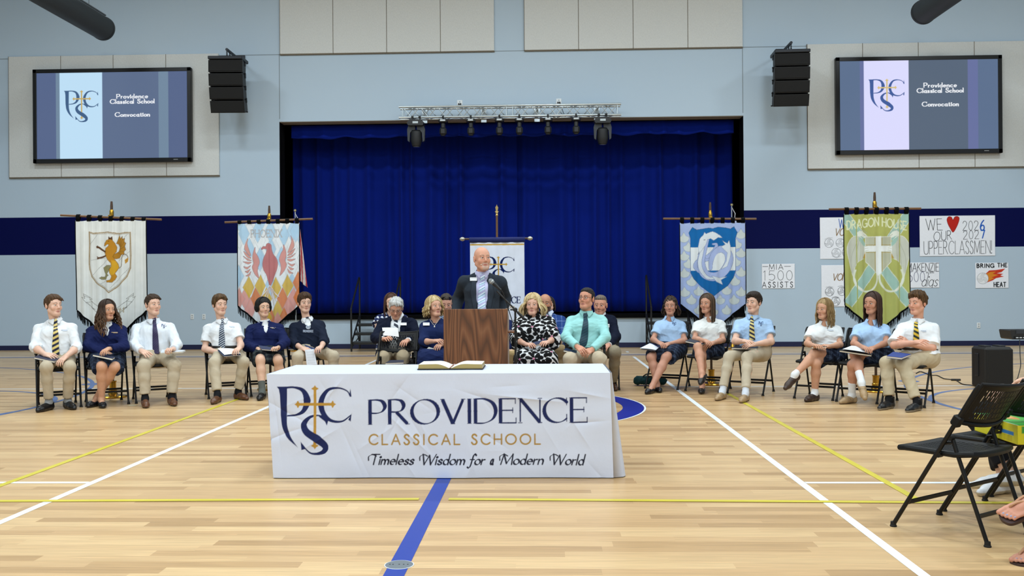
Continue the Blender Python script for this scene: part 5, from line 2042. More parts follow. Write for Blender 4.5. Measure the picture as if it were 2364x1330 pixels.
def make_chair(label):
    t = thing('folding_chair', label, 'chair')
    W = .225

    def front(z):       # the long tube: front foot up to the backrest
        return -.235+(z/.83)*.50
    for s in (-1, 1):
        P = [(s*W, front(z), z) for z in (.02, .44, .56, .72, .80)]
        P += [(s*(W-.006), front(.83), .828)]
        MB().tube(P, [.0115]*5+[.0105], 12, flat=(1, 1)).build('leg', M_ctube, t)
    for s in (-1, 1):
        P = [(s*(W-.026), .10, .545), (s*(W-.026), .135, .44), (s*(W-.026), .285, .02)]
        MB().tube(P, .0108, 12).build('leg', M_ctube, t)
    for s, y, w in ((-1, front(.012), W), (1, front(.012), W), (-1, .288, W-.026), (1, .288, W-.026)):
        MB().lathe([(.0185, 0), (.0185, .007), (.0155, .010), (.0145, .028)], (s*w, y, 0), 12).build('foot_cap', M_foot, t)
    MB().tube([(-W, front(.15), .15), (W, front(.15), .15)], .0092, 8, flat=(.7, 1.4)).build('stretcher', M_ctube, t)
    MB().tube([(-W+.026, .24, .145), (W-.026, .24, .145)], .0092, 8, flat=(.7, 1.4)).build('stretcher', M_ctube, t)
    for s in (-1, 1):
        m = MB()
        m.tube([(s*(W-.012), front(.50), .50), (s*(W-.02), .11, .51)], .008, 6)
        m.lathe([(.017, -.018), (.017, .018)], (s*(W-.01), front(.44)+.01, .44), 10, axis=(1, 0, 0))
        m.lathe([(.014, -.016), (.014, .016)], (s*(W-.013), .105, .535), 10, axis=(1, 0, 0))
        m.build('hinge_bracket', M_ctube, t)

    def seat(u, v):     # v 0 front .. 1 back
        x = (u-.5)*2
        y = -.20+v*.41
        w = .205*(1-.10*max(0, (v-.75)/.25)**2)
        e = abs(x)
        y += (-.012*(1-x**4) if v < .5 else .02*(1-x*x))*(abs(v-.5)*2)**3
        z = .455+.006*e**3-.008*(1-e*e)*sin(pi*v)-.004*max(0, (.14-v)/.14)**2+.012*max(0, (v-.8)/.2)
        return (x*w, y, z)
    slotted(seat, 62, 46, lambda i, j: 7 <= i < 55 and 6 <= j < 40 and (i % 2 == 1) and ((j+(3 if (i//2) % 2 else 0)) % 6 < 4), .006, 'seat', t)
    rim = MB()
    us = np.linspace(0, 1, 14)
    edge = [seat(u, 0) for u in us]+[seat(1, v) for v in us[1:]]+[seat(u, 1) for u in us[::-1][1:]]+[seat(0, v) for v in us[::-1][1:]]
    rim.tube([V3(*p)+V3(0, 0, -.014) for p in edge], .0155, 8, caps=False, flat=(.8, 1))
    so = rim.build('seat_rim', M_plast, t)

    def back(u, v):     # v 0 lower .. 1 upper
        x = (u-.5)*2
        z = .625+v*.205-.028*(1-x*x)*(1-v)-.014*(1-x*x)*v
        y = front(z)+.012+.07*(1-x*x)-.01*(1-v)
        return (x*(W-.004), y, z)
    slotted(back, 60, 22, lambda i, j: 6 <= i < 54 and 3 <= j < 19 and (i % 2 == 1) and ((j+(3 if (i//2) % 2 else 0)) % 6 < 4), -.004, 'backrest', t)
    rim = MB()
    edge = [back(u, 0) for u in us]+[back(1, v) for v in us[1:]]+[back(u, 1) for u in us[::-1][1:]]+[back(0, v) for v in us[::-1][1:]]
    rim.tube([V3(*p)+V3(0, .004, 0) for p in edge], .0115, 8, caps=False)
    rim.build('backrest_rim', M_plast, t)
    for s in (-1, 1):
        MB().box((s*W, front(.625)+.004, .63), (.036, .05, .06), rotx(-.52), bev=.008).build('backrest_sleeve', M_plast, t, False)
    return t


CH0 = None


def chair(x, y, rz, label, group=None):
    """rz 0: facing the camera side (-y)"""
    global CH0
    if CH0 is None:
        CH0 = make_chair(label)
        CH0.location = (x, y, 0)
        CH0.rotation_euler = (0, 0, rz)
        if group:
            CH0['group'] = group
        return CH0
    return dup(CH0, (x, y, 0), rz, label, group)


# foreground row at the right edge, facing away to the left
fmid = V3(2.117, 5.296, 0)
rmid = V3(2.41, 4.89, 0)
fd_ = nrm(fmid-rmid)
rz_ = math.atan2(fd_[0], -fd_[1])
cc0 = fmid-fd_*.235
chair(cc0[0], cc0[1], rz_, 'empty black folding chair nearest the camera in the right foreground', 'audience chairs at right')
st_ = V3(.43, .355, 0)
c1 = cc0+st_
chair(c1[0], c1[1], rz_, 'black folding chair holding the yellow and green box', 'audience chairs at right')
c2 = cc0+st_*2.06
chair(c2[0], c2[1], rz_, 'black folding chair at the right edge under the person in white sneakers', 'audience chairs at right')
# snack box on the second chair
bx_c = c1+V3(.06, .03, .0)
M_boxp = cmat('printed_carton', rough=.45, spec=.4, var=.03)
bxt = thing('snack_box', 'yellow and green snack carton lying on a folding chair seat', 'box', (bx_c[0], bx_c[1], .468))
bl, bw, bh = .34, .23, .105
th_ = rz_+pi/2
_a, _b = gnd(2250, 994, .468), gnd(2349, 1027, .468)
Rb = rotz(math.atan2(_b[1]-_a[1], _b[0]-_a[0]))
bl = float(np.linalg.norm(_b-_a))


def face(nm, o, ux, uy, w, h, cvs):
    P = o+cvs.x[None, :, None]*ux+cvs.y[:, None, None]*uy
    sheet(nm, P, M_boxp, cvs.a, .001, bxt, False)


ex, ey, ez = Rb[:, 0], Rb[:, 1], V3(0, 0, 1)
o0 = (_a+_b)/2+ey*bw/2
q = o0-ex*bl/2-ey*bw/2
cf = Canvas(bl, bh, .004, '#ded22a')
cf.rect(bl*.62, bh*.40, bl*.92, bh*.60, '#2f7fc0')
cf.rect(bl*.70, bh*.08, bl*.88, bh*.34, '#d0c020')
cf.line([(bl*.70, bh*.1), (bl*.88, bh*.1), (bl*.88, bh*.34), (bl*.70, bh*.34)], .002, '#8a8216', True)
face('carton_side', q, ex, ez, bl, bh, cf)
ce = Canvas(bw, bh, .004, '#ded22a')
ce.rect(bw*.1, bh*.58, bw*.9, bh*.95, '#3f9a3a')
t_ = np.radians(np.linspace(0, 360, 24))
ce.fill(np.stack([bw*.3+.026*np.cos(t_), bh*.3+.026*np.sin(t_)], 1), '#3b3a1c')
face('carton_end', q+ex*bl, ey, ez, bw, bh, ce)
ct = Canvas(bl, bw, .004, '#45ad45')
ct.fill(spline([(.05, .06), (.15, .05), (.25, .08), (.27, .13), (.16, .15), (.06, .13)], 6, True), '#c98d4a')
ct.fill(spline([(.07, .08), (.15, .07), (.23, .09), (.22, .12), (.14, .13)], 6, True), '#dcb070')
for i in range(14):
    ct.seg(np.array([.08+.013*i, .08+.04*((i*37 % 10)/10)]), np.array([.085+.013*i, .085+.04*((i*37 % 10)/10)]), .006, .004, C('#b5652e'))
ct.fill([(.02, .17), (.08, .16), (.09, .2), (.03, .21)], '#cfe3a0')
ct.line([(0, .004), (bl, .004)], .008, '#dfe8d0')
face('carton_top', q+ez*bh, ex, ey, bl, bw, ct)
MB().box(o0+V3(0, 0, bh/2-.001), (bl-.004, bw-.004, bh-.006), Rb).build('carton_body', pmat('carton_yellow', '#d8cc2a', .5), bxt, False)

# ------------------------------------------------------------------ soft bodies: smooth unions of tapered capsules, meshed by surface nets
def cap(a, b, ra, rb=None, k=.03):
    return ['c', np.asarray(a, float), np.asarray(b, float), float(ra), float(ra if rb is None else rb), k]


def flat(a, b, ra, rb=None, k=.03):
    return ['f', np.asarray(a, float), np.asarray(b, float), float(ra), float(ra if rb is None else rb), k]


def ell(c, r, R=None, k=.03):
    return ['e', np.asarray(c, float), np.asarray(r, float), np.eye(3) if R is None else np.asarray(R, float), k]


def sub(p, k=None):
    p = list(p)
    if k is not None:
        p[-1] = k
    return ['-']+p


def cut(p, n):
    return ['|', np.asarray(p, float), nrm(n)]


def _bounds(p):
    if p[0] in 'cf':
        r = max(p[3], p[4])
        return np.minimum(p[1], p[2])-r, np.maximum(p[1], p[2])+r
    r = p[2].max()
    return p[1]-r, p[1]+r


def sdf(prims, P, reach=.09):
    d = np.full(len(P), 1e3, np.float32)
    for p in prims:
        if p[0] == '|':
            d = np.maximum(d, (P-p[1])@p[2])
            continue
        neg = p[0] == '-'
        q = p[1:] if neg else p
        lo, hi = _bounds(q)
        m = np.nonzero(((P > lo-reach) & (P < hi+reach)).all(1))[0]
        if not len(m):
            continue
        X = P[m]
        if q[0] in 'cf':
            a, b, ra, rb = q[1:5]
            ab = b-a
            L2 = ab@ab+1e-12
            t = ((X-a)@ab)/L2
            tc = np.clip(t, 0, 1)
            w = X-a-tc[:, None]*ab
            di = np.sqrt((w*w).sum(1))-(ra+(rb-ra)*tc)
            if q[0] == 'f':
                di = np.maximum(di, (t-1)*sqrt(L2))
        else:
            Y = (X-q[1])@q[3]
            k0 = np.sqrt(((Y/q[2])**2).sum(1))
            k1 = np.sqrt(((Y/(q[2]**2))**2).sum(1))+1e-9
            di = k0*(k0-1)/k1
        k = q[-1]
        D = d[m]
        if neg:
            h = np.clip(.5-.5*(di+D)/k, 0, 1)
            d[m] = D*(1-h)-di*h+k*h*(1-h)
        else:
            h = np.clip(.5+.5*(D-di)/k, 0, 1)
            d[m] = D*(1-h)+di*h-k*h*(1-h)
    return d


def surfnets(prims, lo, hi, h, disp=None, drop=None):
    """(verts, quads); drop: list of boxes whose quads are left to finer patches"""
    lo, hi = np.asarray(lo, float), np.asarray(hi, float)
    B = 6
    nb = np.maximum(np.ceil((hi-lo)/(h*B)).astype(int), 1)
    n = nb*B+1
    g = np.stack(np.meshgrid(*[np.arange(k) for k in nb], indexing='ij'), -1).reshape(-1, 3)
    cen = lo+(g+.5)*B*h
    R = B*h*.87
    d0 = sdf(prims, cen, R+.03)
    near = np.abs(d0) < R*1.25+.008
    sign = np.where(d0 > 0, 1., -1.).astype(np.float32)
    F = np.repeat(np.repeat(np.repeat(sign.reshape(nb), B, 0), B, 1), B, 2)
    F = np.pad(F, ((0, 1), (0, 1), (0, 1)), mode='edge')
    ii = np.stack(np.meshgrid(*[np.arange(B+1)]*3, indexing='ij'), -1).reshape(-1, 3)
    gi = (g[near][:, None, :]*B+ii[None]).reshape(-1, 3)
    flat_i = (gi[:, 0]*n[1]+gi[:, 1])*n[2]+gi[:, 2]
    flat_i = np.unique(flat_i)
    if not len(flat_i):
        return np.zeros((0, 3)), np.zeros((0, 4), int)
    gx = np.stack(np.unravel_index(flat_i, n), -1)
    X = lo+gx*h
    dv = sdf(prims, X)
    if disp is not None:
        dv = dv+disp(X)
    F = F.ravel()
    F[flat_i] = np.clip(dv, -1, 1)
    F = F.reshape(n)
    S = F < 0
    c = np.zeros(n-1, np.int8)
    for a in (0, 1):
        for b in (0, 1):
            for e in (0, 1):
                c += S[a:n[0]-1+a, b:n[1]-1+b, e:n[2]-1+e]
    act = np.argwhere((c > 0) & (c < 8))
    if not len(act):
        return np.zeros((0, 3)), np.zeros((0, 4), int)
    vid = np.full(n-1, -1, np.int64)
    vid[tuple(act.T)] = np.arange(len(act))
    acc = np.zeros((len(act), 3))
    cnt = np.zeros(len(act))
    O8 = [np.array(q) for q in ((0, 0, 0), (1, 0, 0), (0, 1, 0), (1, 1, 0), (0, 0, 1), (1, 0, 1), (0, 1, 1), (1, 1, 1))]
    val = [F[tuple((act+o).T)] for o in O8]
    for i, j in ((0, 1), (2, 3), (4, 5), (6, 7), (0, 2), (1, 3), (4, 6), (5, 7), (0, 4), (1, 5), (2, 6), (3, 7)):
        a, b = val[i], val[j]
        m = (a < 0) != (b < 0)
        t = np.where(m, a/np.where(m, a-b, 1), 0)
        acc += m[:, None]*(O8[i]+t[:, None]*(O8[j]-O8[i]))
        cnt += m
    V = lo+(act+acc/cnt[:, None])*h
    Q = []
    for ax in range(3):
        u, w = (ax+1) % 3, (ax+2) % 3
        sl0, sl1 = [slice(None)]*3, [slice(None)]*3
        sl0[ax], sl1[ax] = slice(0, n[ax]-1), slice(1, n[ax])
        e = S[tuple(sl0)] != S[tuple(sl1)]
        E = np.argwhere(e)
        E = E[(E[:, u] > 0) & (E[:, w] > 0) & (E[:, u] < n[u]-1) & (E[:, w] < n[w]-1)]
        if not len(E):
            continue
        eu, ew = np.eye(3, dtype=int)[u], np.eye(3, dtype=int)[w]
        q = np.stack([vid[tuple((E-eu-ew).T)], vid[tuple((E-ew).T)], vid[tuple(E.T)], vid[tuple((E-eu).T)]], 1)
        fl = ~S[tuple(E.T)]
        q[fl] = q[fl][:, ::-1]
        Q.append(q)
    Q = np.concatenate(Q)
    Q = Q[(Q >= 0).all(1)]
    if drop:
        cn = V[Q].mean(1)
        k = np.ones(len(Q), bool)
        for a, b in drop:
            k &= ~(((cn > a) & (cn < b)).all(1))
        Q = Q[k]
    return V, Q


def allbounds(prims, m=.02):
    L, H = [], []
    for p in prims:
        if p[0] in 'cfe':
            a, b = _bounds(p)
            L.append(a)
            H.append(b)
    return np.min(L, 0)-m, np.max(H, 0)+m


def wrinkles(amp, f=60., seed=0, axis=None):
    r = np.random.RandomState(seed)
    K = r.normal(size=(7, 3))
    K /= np.linalg.norm(K, axis=1)[:, None]
    K[:, 2] *= 1.3
    fr = f*r.uniform(.45, 1.5, 7)
    ph = r.uniform(0, 6, 7)

    def fn(P):
        o = np.zeros(len(P))
        w = np.sin(P@K[0]*fr[0]*.4+ph[0])*1.5
        for i in range(7):
            o += (1-np.abs(np.sin(P@K[i]*fr[i]*.5+ph[i]+w)))**2-.35
        return (-amp*.6*o).astype(np.float32)
    return fn


def soft(name, prims, h, mat, col, parent, disp=None, fcol=None, patches=None):
    """col: base colour; fcol(V) -> colours"""
    lo, hi = allbounds(prims)
    V, Q = surfnets(prims, lo, hi, h, disp, patches and [(a+hh*1.2, b-hh*1.2) for a, b, hh in patches])
    if patches:
        for a, b, hh in patches:
            v2, q2 = surfnets(prims, a, b, hh, disp)
            Q = np.concatenate([Q, q2+len(V)])
            V = np.concatenate([V, v2])
    if not len(V):
        return None
    cols = np.tile(C(col) if isinstance(col, str) else np.asarray(col), (len(V), 1))
    if fcol is not None:
        cols = fcol(V, cols)
    # drop vertices no quad uses
    used = np.zeros(len(V), bool)
    used[Q.ravel()] = True
    re = np.cumsum(used)-1
    return newmesh(name, V[used], re[Q], mat, cols[used], True, None, parent)


def hit(prims, px, py, Y0, near=1.0, far=.8):
    """first point of the solid seen through a photo pixel"""
    d = ray(px, py)
    d = d/np.linalg.norm(d)
    t = np.full(1, (Y0-near)/d[1])
    for _ in range(60):
        v = sdf(prims, EYE+t[:, None]*d, .5)
        t = t+np.clip(v, -.02, .05)*.8
        if abs(v[0]) < 5e-4 or t[0]*d[1] > Y0+far:
            break
    return EYE+t[0]*d


def hits(prims, PX, PY, Y0, near=1.0):
    D = np.stack([ray(a, b) for a, b in zip(np.ravel(PX), np.ravel(PY))])
    D /= np.linalg.norm(D, axis=1)[:, None]
    t = (Y0-near)/D[:, 1]
    for _ in range(50):
        v = sdf(prims, EYE+t[:, None]*D, .5)
        t = np.minimum(t+np.clip(v, -.02, .05)*.85, (Y0+.4)/D[:, 1])
    return EYE+t[:, None]*D, -D


M_skin = cmat('skin', rough=.5, spec=.35, var=.05, vscale=25, sss=.12, bump=.06, bscale=160)
M_fab = cmat('cotton_fabric', rough=.85, spec=.2, var=.05, vscale=12, bump=.10, bscale=90)
M_wool = cmat('wool_suiting', rough=.9, spec=.15, var=.07, vscale=40, bump=.12, bscale=200)
M_hair = cmat('hair', rough=.6, spec=.28, var=.28, vscale=60, stretch=(2.5, 2.5, .35), bump=.5, bscale=110)
M_shoe = cmat('shoe_leather', rough=.38, spec=.5, var=.08, vscale=30)
M_eye = cmat('eye', rough=.12, spec=.6, var=0)
M_silk = cmat('silk_tie', rough=.5, spec=.4, var=.03)
M_metal = pmat('glasses_metal', '#3a3d42', .3, .8)
M_gold = pmat('jewellery_gold', '#d9bd7a', .25, 1.)
M_badge = pmat('badge_white', '#e9edf0', .4)


def head_prims(c, R, s, jaw=1., nose=1., fem=0., cheek=1.):
    """R columns: right, back, up"""
    T = lambda *p: c+R@(np.array(p)*s)

    def E_(p, r, k=.03):
        return ell(T(*p), np.array(r)*s, R, k)

    def K_(a, b, ra, rb=None, k=.012):
        return cap(T(*a), T(*b), ra*s, (ra if rb is None else rb)*s, k)
    H = [E_((0, .018, .036), (.0745, .094, .086)), E_((0, -.030, -.040), (.058*jaw, .062, .080), .03),
         E_((0, -.02, .03), (.066, .074, .07), .03), K_((-.012, -.070, -.103), (.012, -.070, -.103), .019*jaw, None, .03)]
    for q in (-1, 1):
        H += [K_((q*.056*jaw, .004, -.055), (q*.024, -.058, -.100), .018, .016, .03), E_((q*.040*cheek, -.062, -.028), (.026, .022, .026), None or .02)]
        H += [K_((q*.040, -.076, .029), (q*.010, -.085, .024), .008-.003*fem, .0075-.003*fem, .014)]
        H += [sub(E_((q*.032, -.1045, .003), (.019, .018, .012), .012))]
        H += [K_((q*.009, -.098, -.034), (q*.013, -.092, -.036), .008, .007, .006)]
        H += [E_((q*.079, .016, -.006), (.009, .020, .032), .008), K_((q*.081, .026, .016), (q*.084, .012, .024), .006, .006, .006)]
        # upper and lower lids
        H += [K_((q*.020, -.089, .0080), (q*.032, -.0925, .0110), .0040, .0048, .004), K_((q*.032, -.0925, .0110), (q*.044, -.084, .0070), .0048, .003, .004)]
        H += [K_((q*.021, -.088, -.005), (q*.043, -.083, -.004), .0035, .003, .005)]
    H += [K_((0, -.086, .016), (0, -.108*nose, -.026), .0075, .0105, .012), K_((0, -.106*nose, -.030), (0, -.098, -.038), .0095, .007, .007),
          K_((-.022, -.0815, -.066), (0, -.0900, -.064), .004, .0048, .006), K_((22e-3, -.0815, -.066), (0, -.0900, -.064), .004, .0048, .006),
          K_((-.019, -.0815, -.073), (.019, -.0815, -.073), .005, None, .006), K_((-.008, -.0870, -.0745), (.008, -.0870, -.0745), .0052, None, .006),
          sub(K_((-.024, -.0905, -.0693), (.024, -.0905, -.0693), .002, None, .003))]
    return H, T


def face_colour(c, R, s, skin, lips, brow, stubble=None, blush=.35, brow_th=.0045, brow_z=.026):
    skin, lips, brow = C(skin), C(lips), C(brow)

    def fn(V, cols):
        L = ((V-c)@R)/s
        x, y, z = L.T
        ax = np.abs(x)
        near = (np.abs(z) < .13) & (y < .03) & (ax < .1)
        # blush on cheeks, nose and ears
        b = blush*(np.exp(-((ax-.042)/.02)**2-((z+.03)/.022)**2)+.8*np.exp(-(ax/.014)**2-((z+.03)/.016)**2)*(y < -.08)+.8*(ax > .077))*near
        cols = cols*(1-b[:, None])+skin*np.array([1.02, .72, .66])*b[:, None]
        if stubble is not None:
            col, amt, kind = stubble
            if kind == 'full':
                m = (z < -.038) & (z > -.135) & (y < .015) & ~((np.abs(z+.069) < .011) & (ax < .024) & (y < -.07)) & (z < -.03-.5*np.maximum(0, .045-ax)*(ax < .045))
                m |= (z < -.047) & (z > -.058) & (ax < .028) & (y < -.07)
            else:
                m = ((z < -.080) & (z > -.125) & (ax < .030) & (y < -.04)) | ((z < -.048) & (z > -.060) & (ax < .027) & (y < -.07)) | ((np.abs(ax-.027) < .006) & (z < -.048) & (z > -.09) & (y < -.05))
            m = m.astype(float)*amt
            cols = cols*(1-m[:, None])+C(col)*m[:, None]
        l = ((np.abs(z+.0695) < .0105*np.clip(1-(ax/.026)**2, 0, 1)+.0005) & (ax < .026) & (y < -.07)).astype(float)*.8
        cols = cols*(1-l[:, None])+lips*l[:, None]
        zb = brow_z+.005*np.clip((ax-.012)/.02, 0, 1)-.006*np.clip((ax-.036)/.014, 0, 1)
        e = ((np.abs(z-zb) < brow_th*np.clip(1.2-(ax-.012)/.05, .4, 1)) & (ax > .011) & (ax < .050) & (y < -.05)).astype(float)*.8
        cols = cols*(1-e[:, None])+brow*e[:, None]
        # lashes
        zl = .0085+.003*np.clip(1-((ax-.032)/.013)**2, 0, 1)
        e = ((np.abs(z-zl) < .0022) & (ax > .019) & (ax < .047) & (y < -.075)).astype(float)*.7
        return cols*(1-e[:, None])+C('#2a1c16')*e[:, None]
    return fn


def eye_mesh(c, R, s, q, iris, gaze, parent):
    """eyeball with iris turned to gaze (right, up) degrees"""
    n, m = 20, 24
    th = np.linspace(0, pi, n)
    ph = np.linspace(0, 2*pi, m, endpoint=False)
    gx, gz = radians(gaze[0]), radians(gaze[1])
    f = np.array([sin(gx)*cos(gz), -cos(gx)*cos(gz), sin(gz)])   # in the head's own axes
    a = nrm(np.cross(f, [0, 0, 1]))
    b = np.cross(a, f)
    V, cl = [], []
    for t in th:
        for p in ph:
            V.append((f*cos(t)+(a*cos(p)+b*sin(p))*sin(t))*.0125)
            k = degrees(t)
            cl.append(C('#0b0908') if k < 16 else C(iris) if k < 34 else C('#e3dfda'))
    V = np.array(V)+np.array([q*.032, -.0805, .0035])
    F_ = []
    for i in range(n-1):
        for j in range(m):
            k = (j+1) % m
            F_.append((i*m+j, i*m+k, (i+1)*m+k, (i+1)*m+j))
    return newmesh('eye', c+(V*s)@R.T, F_, M_eye, np.array(cl), True, None, parent)


def degrees(a):
    return a*180/pi


def hand_prims(W, D, N, side, curl=.5, s=1., spread=.10, thumb=.5, point=None):
    """W wrist, D towards the knuckles, N back of hand, side +1: thumb lies on D x N side"""
    D = nrm(D)
    N = nrm(N-D*(N@D))
    X = np.cross(D, N)*side
    H = []
    offs = (-.030, -.0105, .0095, .029)
    for o in offs:
        H.append(cap(W+D*.012*s+X*o*.55*s, W+D*.082*s+X*o*s, .0135*s, .0118*s, .012))
    H.append(cap(W+D*.02*s+X*.02*s, W+D*.055*s+X*.035*s-N*.006*s, .0145*s, .0115*s, .012))
    Ls = (.060, .076, .082, .073)
    for i, o in enumerate(offs):
        p = W+D*.085*s+X*o*s
        a = spread*(i-1.4)
        d = nrm(D*cos(a)+X*sin(a))
        cl = curl if np.isscalar(curl) else curl[i]
        ang = 0
        r = .0088*s if i else .0078*s
        for L, bend, r1 in ((.46, 50, .94), (.30, 62, .88), (.24, 40, .78)):
            ang += radians(bend)*cl
            dd = d*cos(ang)-N*sin(ang)
            q = p+dd*Ls[i]*L*s
            H.append(cap(p, q, r, r*r1, .004))
            p, r = q, r*r1
    p = W+D*.030*s+X*.030*s-N*.004*s
    d = nrm(D*.72+X*(.62-.35*thumb)-N*(.25+.45*thumb))
    q = p+d*.042*s
    H.append(cap(p, q, .0125*s, .0105*s, .008))
    d2 = nrm(D*.95+X*(.12-.5*thumb)-N*(.3+.3*thumb))
    e = q+d2*.034*s
    H.append(cap(q, e, .0100*s, .0078*s, .004))
    return H


def reach(P, px, L, Yd):
    """point on the camera ray through px at distance L from P, nearest to depth Yd"""
    d = ray(*px)
    o = EYE-P
    A, B, Cc = d@d, 2*d@o, o@o-L*L
    q = B*B-4*A*Cc
    if q <= 0:
        return EYE+d*(-B/(2*A))
    r = [(-B-sqrt(q))/(2*A), (-B+sqrt(q))/(2*A)]
    t = min(r, key=lambda t: abs(t*d[1]-Yd))
    return EYE+d*t

# ------------------------------------------------------------------ people
UP = V3(0, 0, 1)


def hair_mesh(c, R, s, st, parent, seed=0):
    """st: dict(kind, col, len ...); everything in head units, falling hair hangs in the world"""
    rnd = random.Random(seed)
    T = lambda *p: c+R@(np.array(p)*s)
    kind = st['kind']
    col = C(st['col'])
    t = st.get('t', .014)
    E_ = lambda p, r, k=.02: ell(T(*p), np.array(r)*s, R, k)
    K_ = lambda a, b, ra, rb, k=.010: cap(T(*a), T(*b), ra*s, rb*s, k)
    cutp = lambda p, n: cut(T(*p), R@np.array(n, float))
    H = [E_((0, .020, .040), (.0745+t, .094+t, .086+t))]
    fz, sz = st.get('fz', .078), st.get('sz', -.015)     # hairline height in front, sideburn height at the ear
    if kind in ('short', 'curlyshort'):
        H.append(E_((0, -.004, .088), (.066+st.get('vol', 0), .082+st.get('vol', 0), .040+st.get('vol', 0))))
    if kind == 'bald':
        H = [E_((0, .020, .030), (.0745+t, .094+t, .080+t))]
    y0 = -.088
    dy, dz = .088, sz-fz
    n = np.array([0, dz, -dy])/math.hypot(dy, dz)
    H.append(cutp((0, y0, fz), n))
    if kind == 'bald':
        H.append(cutp((0, 0, st.get('top', .045)), (0, 0, 1)))
    if kind == 'long' or st.get('part') is not None:
        pass
    after = []
    if st.get('fringe'):
        nf = st.get('nf', 13)
        sw = st.get('sweep', .02)
        for i in range(nf):
            u = -1+2*i/(nf-1)
            x0 = u*.062
            f0 = st['fringe']*rnd.uniform(.75, 1.1)*(1-.35*abs(u))
            zt = .086-.016*u*u+rnd.uniform(-.004, .004)
            after.append(K_((x0, -.050+.03*u*u, .112-.022*u*u), (x0+sw*.5, -.079+.038*u*u, zt), .0125, .0095))
            after.append(K_((x0+sw*.5, -.079+.038*u*u, zt), (x0+sw+rnd.uniform(-.006, .006), -.089+.040*u*u, zt-f0), .0095, .003))
    am, fr = st.get('rough', .0045 if not st.get('len') else .0028), st.get('freq', 150)
    r_ = np.random.RandomState(seed)
    K1 = r_.normal(size=(6, 3))
    K1 /= np.linalg.norm(K1, axis=1)[:, None]
    pp = r_.uniform(0, 6, 6)

    def disp(P):
        L = (P-c)@R
        a = np.arctan2(L[:, 0], -L[:, 1]+.02)
        o = .7*np.sin(a*26+L[:, 2]*40+np.sin(L[:, 2]*90)*.8)+.4*np.sin(a*61+L[:, 2]*75)
        for i in range(4):
            o = o+.5*np.sin(P@K1[i]*fr*(.6+.25*i)+pp[i])
        return (o*am*.5).astype(np.float32)
    prims = H+after
    lo, hi = allbounds(prims, .012)
    V, Q = surfnets(prims, lo, hi, st.get('h', .0045)*max(s, 1), disp)
    sh = st.get('shade', .25)
    L = (V-c)@R
    a = np.arctan2(L[:, 0], -L[:, 1]+.02)
    vv = 1+sh*np.sin(a*23+L[:, 2]*30+1.5*np.sin(L[:, 2]*50))+sh*.6*np.sin(a*57)
    cols = col*vv[:, None]
    if st.get('col2'):
        m = np.clip(.5+.8*np.sin(a*9+1), 0, 1)[:, None]*.6
        cols = cols*(1-m)+C(st['col2'])*vv[:, None]*m
    allV, allF, allC = [V], [Q], [cols]
    nV = len(V)
    if st.get('len'):
        ln = st['len']
        N = st.get('n', 60)
        wav, wf = st.get('wave', 0.), st.get('wf', 30.)
        a0 = st.get('open', 62)          # half angle left free for the face
        Rw = st.get('r', .011)
        for i in range(N):
            u = (i+.5)/N
            th = radians(a0+(360-2*a0)*u+rnd.uniform(-3, 3))
            sx, cy = sin(th), -cos(th)
            sgn = 1 if sx > 0 else -1
            pts = []
            lay = rnd.uniform(0, .010)
            for e in np.linspace(87, -4, 7):
                er = radians(e)
                rx, ry, rz = .0745+t+lay, .094+t+lay, .086+t+lay
                thh = th
                if e > 40 and st.get('part', 0) is not None:   # hair leaves the parting sideways
                    pass
                pts.append(T(rx*sx*cos(er), .020+ry*cy*cos(er), .040+rz*sin(er)))
            p = pts[-1]
            out = nrm(R@np.array([sx, cy, 0]))
            out[2] = 0
            fl = ln*rnd.uniform(.82, 1.06)*(1 if abs(sx) < .9 or cy > 0 else st.get('side', 1.))
            fl *= s
            ph = rnd.uniform(0, 6)
            m = max(6, int(fl/.025))
            fwd = st.get('front', 0.)*max(0, -cy+.35)
            fd = R@np.array([0, -1., 0])
            fx_ = st.get('flare', .02)
            for j in range(1, m+1):
                v = j/m
                w = wav*min(1, v*2.5)
                q = p+V3(0, 0, -fl*v)+out*(fx_*sin(min(v*1.6, 1.)*pi/2)-st.get('tuck', 0)*v*v)+fd*fwd*v
                q = q+out*w*sin(v*fl*wf*6+ph)+np.cross(out, UP)*w*cos(v*fl*wf*6+ph*1.7)
                pts.append(q)
            pts = np.array(pts)
            rr = Rw*s*np.concatenate([np.linspace(.55, 1, 7), np.linspace(1, .35, m)])*rnd.uniform(.8, 1.15)
            mb = MB().tube(spline(pts, 3), np.interp(np.linspace(0, 1, (len(pts)-1)*3+1), np.linspace(0, 1, len(pts)), rr), 7)
            v_ = np.concatenate(mb.v)
            f_ = np.array([q for q in mb.f if len(q) == 4])
            k = rnd.uniform(1-sh, 1+sh)
            cc = col if not st.get('col2') or rnd.random() > .45 else C(st['col2'])
            zz = np.clip((p[2]-v_[:, 2])/max(fl, .01), 0, 1)[:, None]
            tip = C(st['tip']) if st.get('tip') else cc
            allV.append(v_)
            allC.append((cc*(1-zz)+tip*zz)*k)
            allF.append(f_+nV)
            nV += len(v_)
    return newmesh('hair', np.concatenate(allV), np.concatenate(allF), M_hair, np.clip(np.concatenate(allC), 0, 1), True, None, parent)


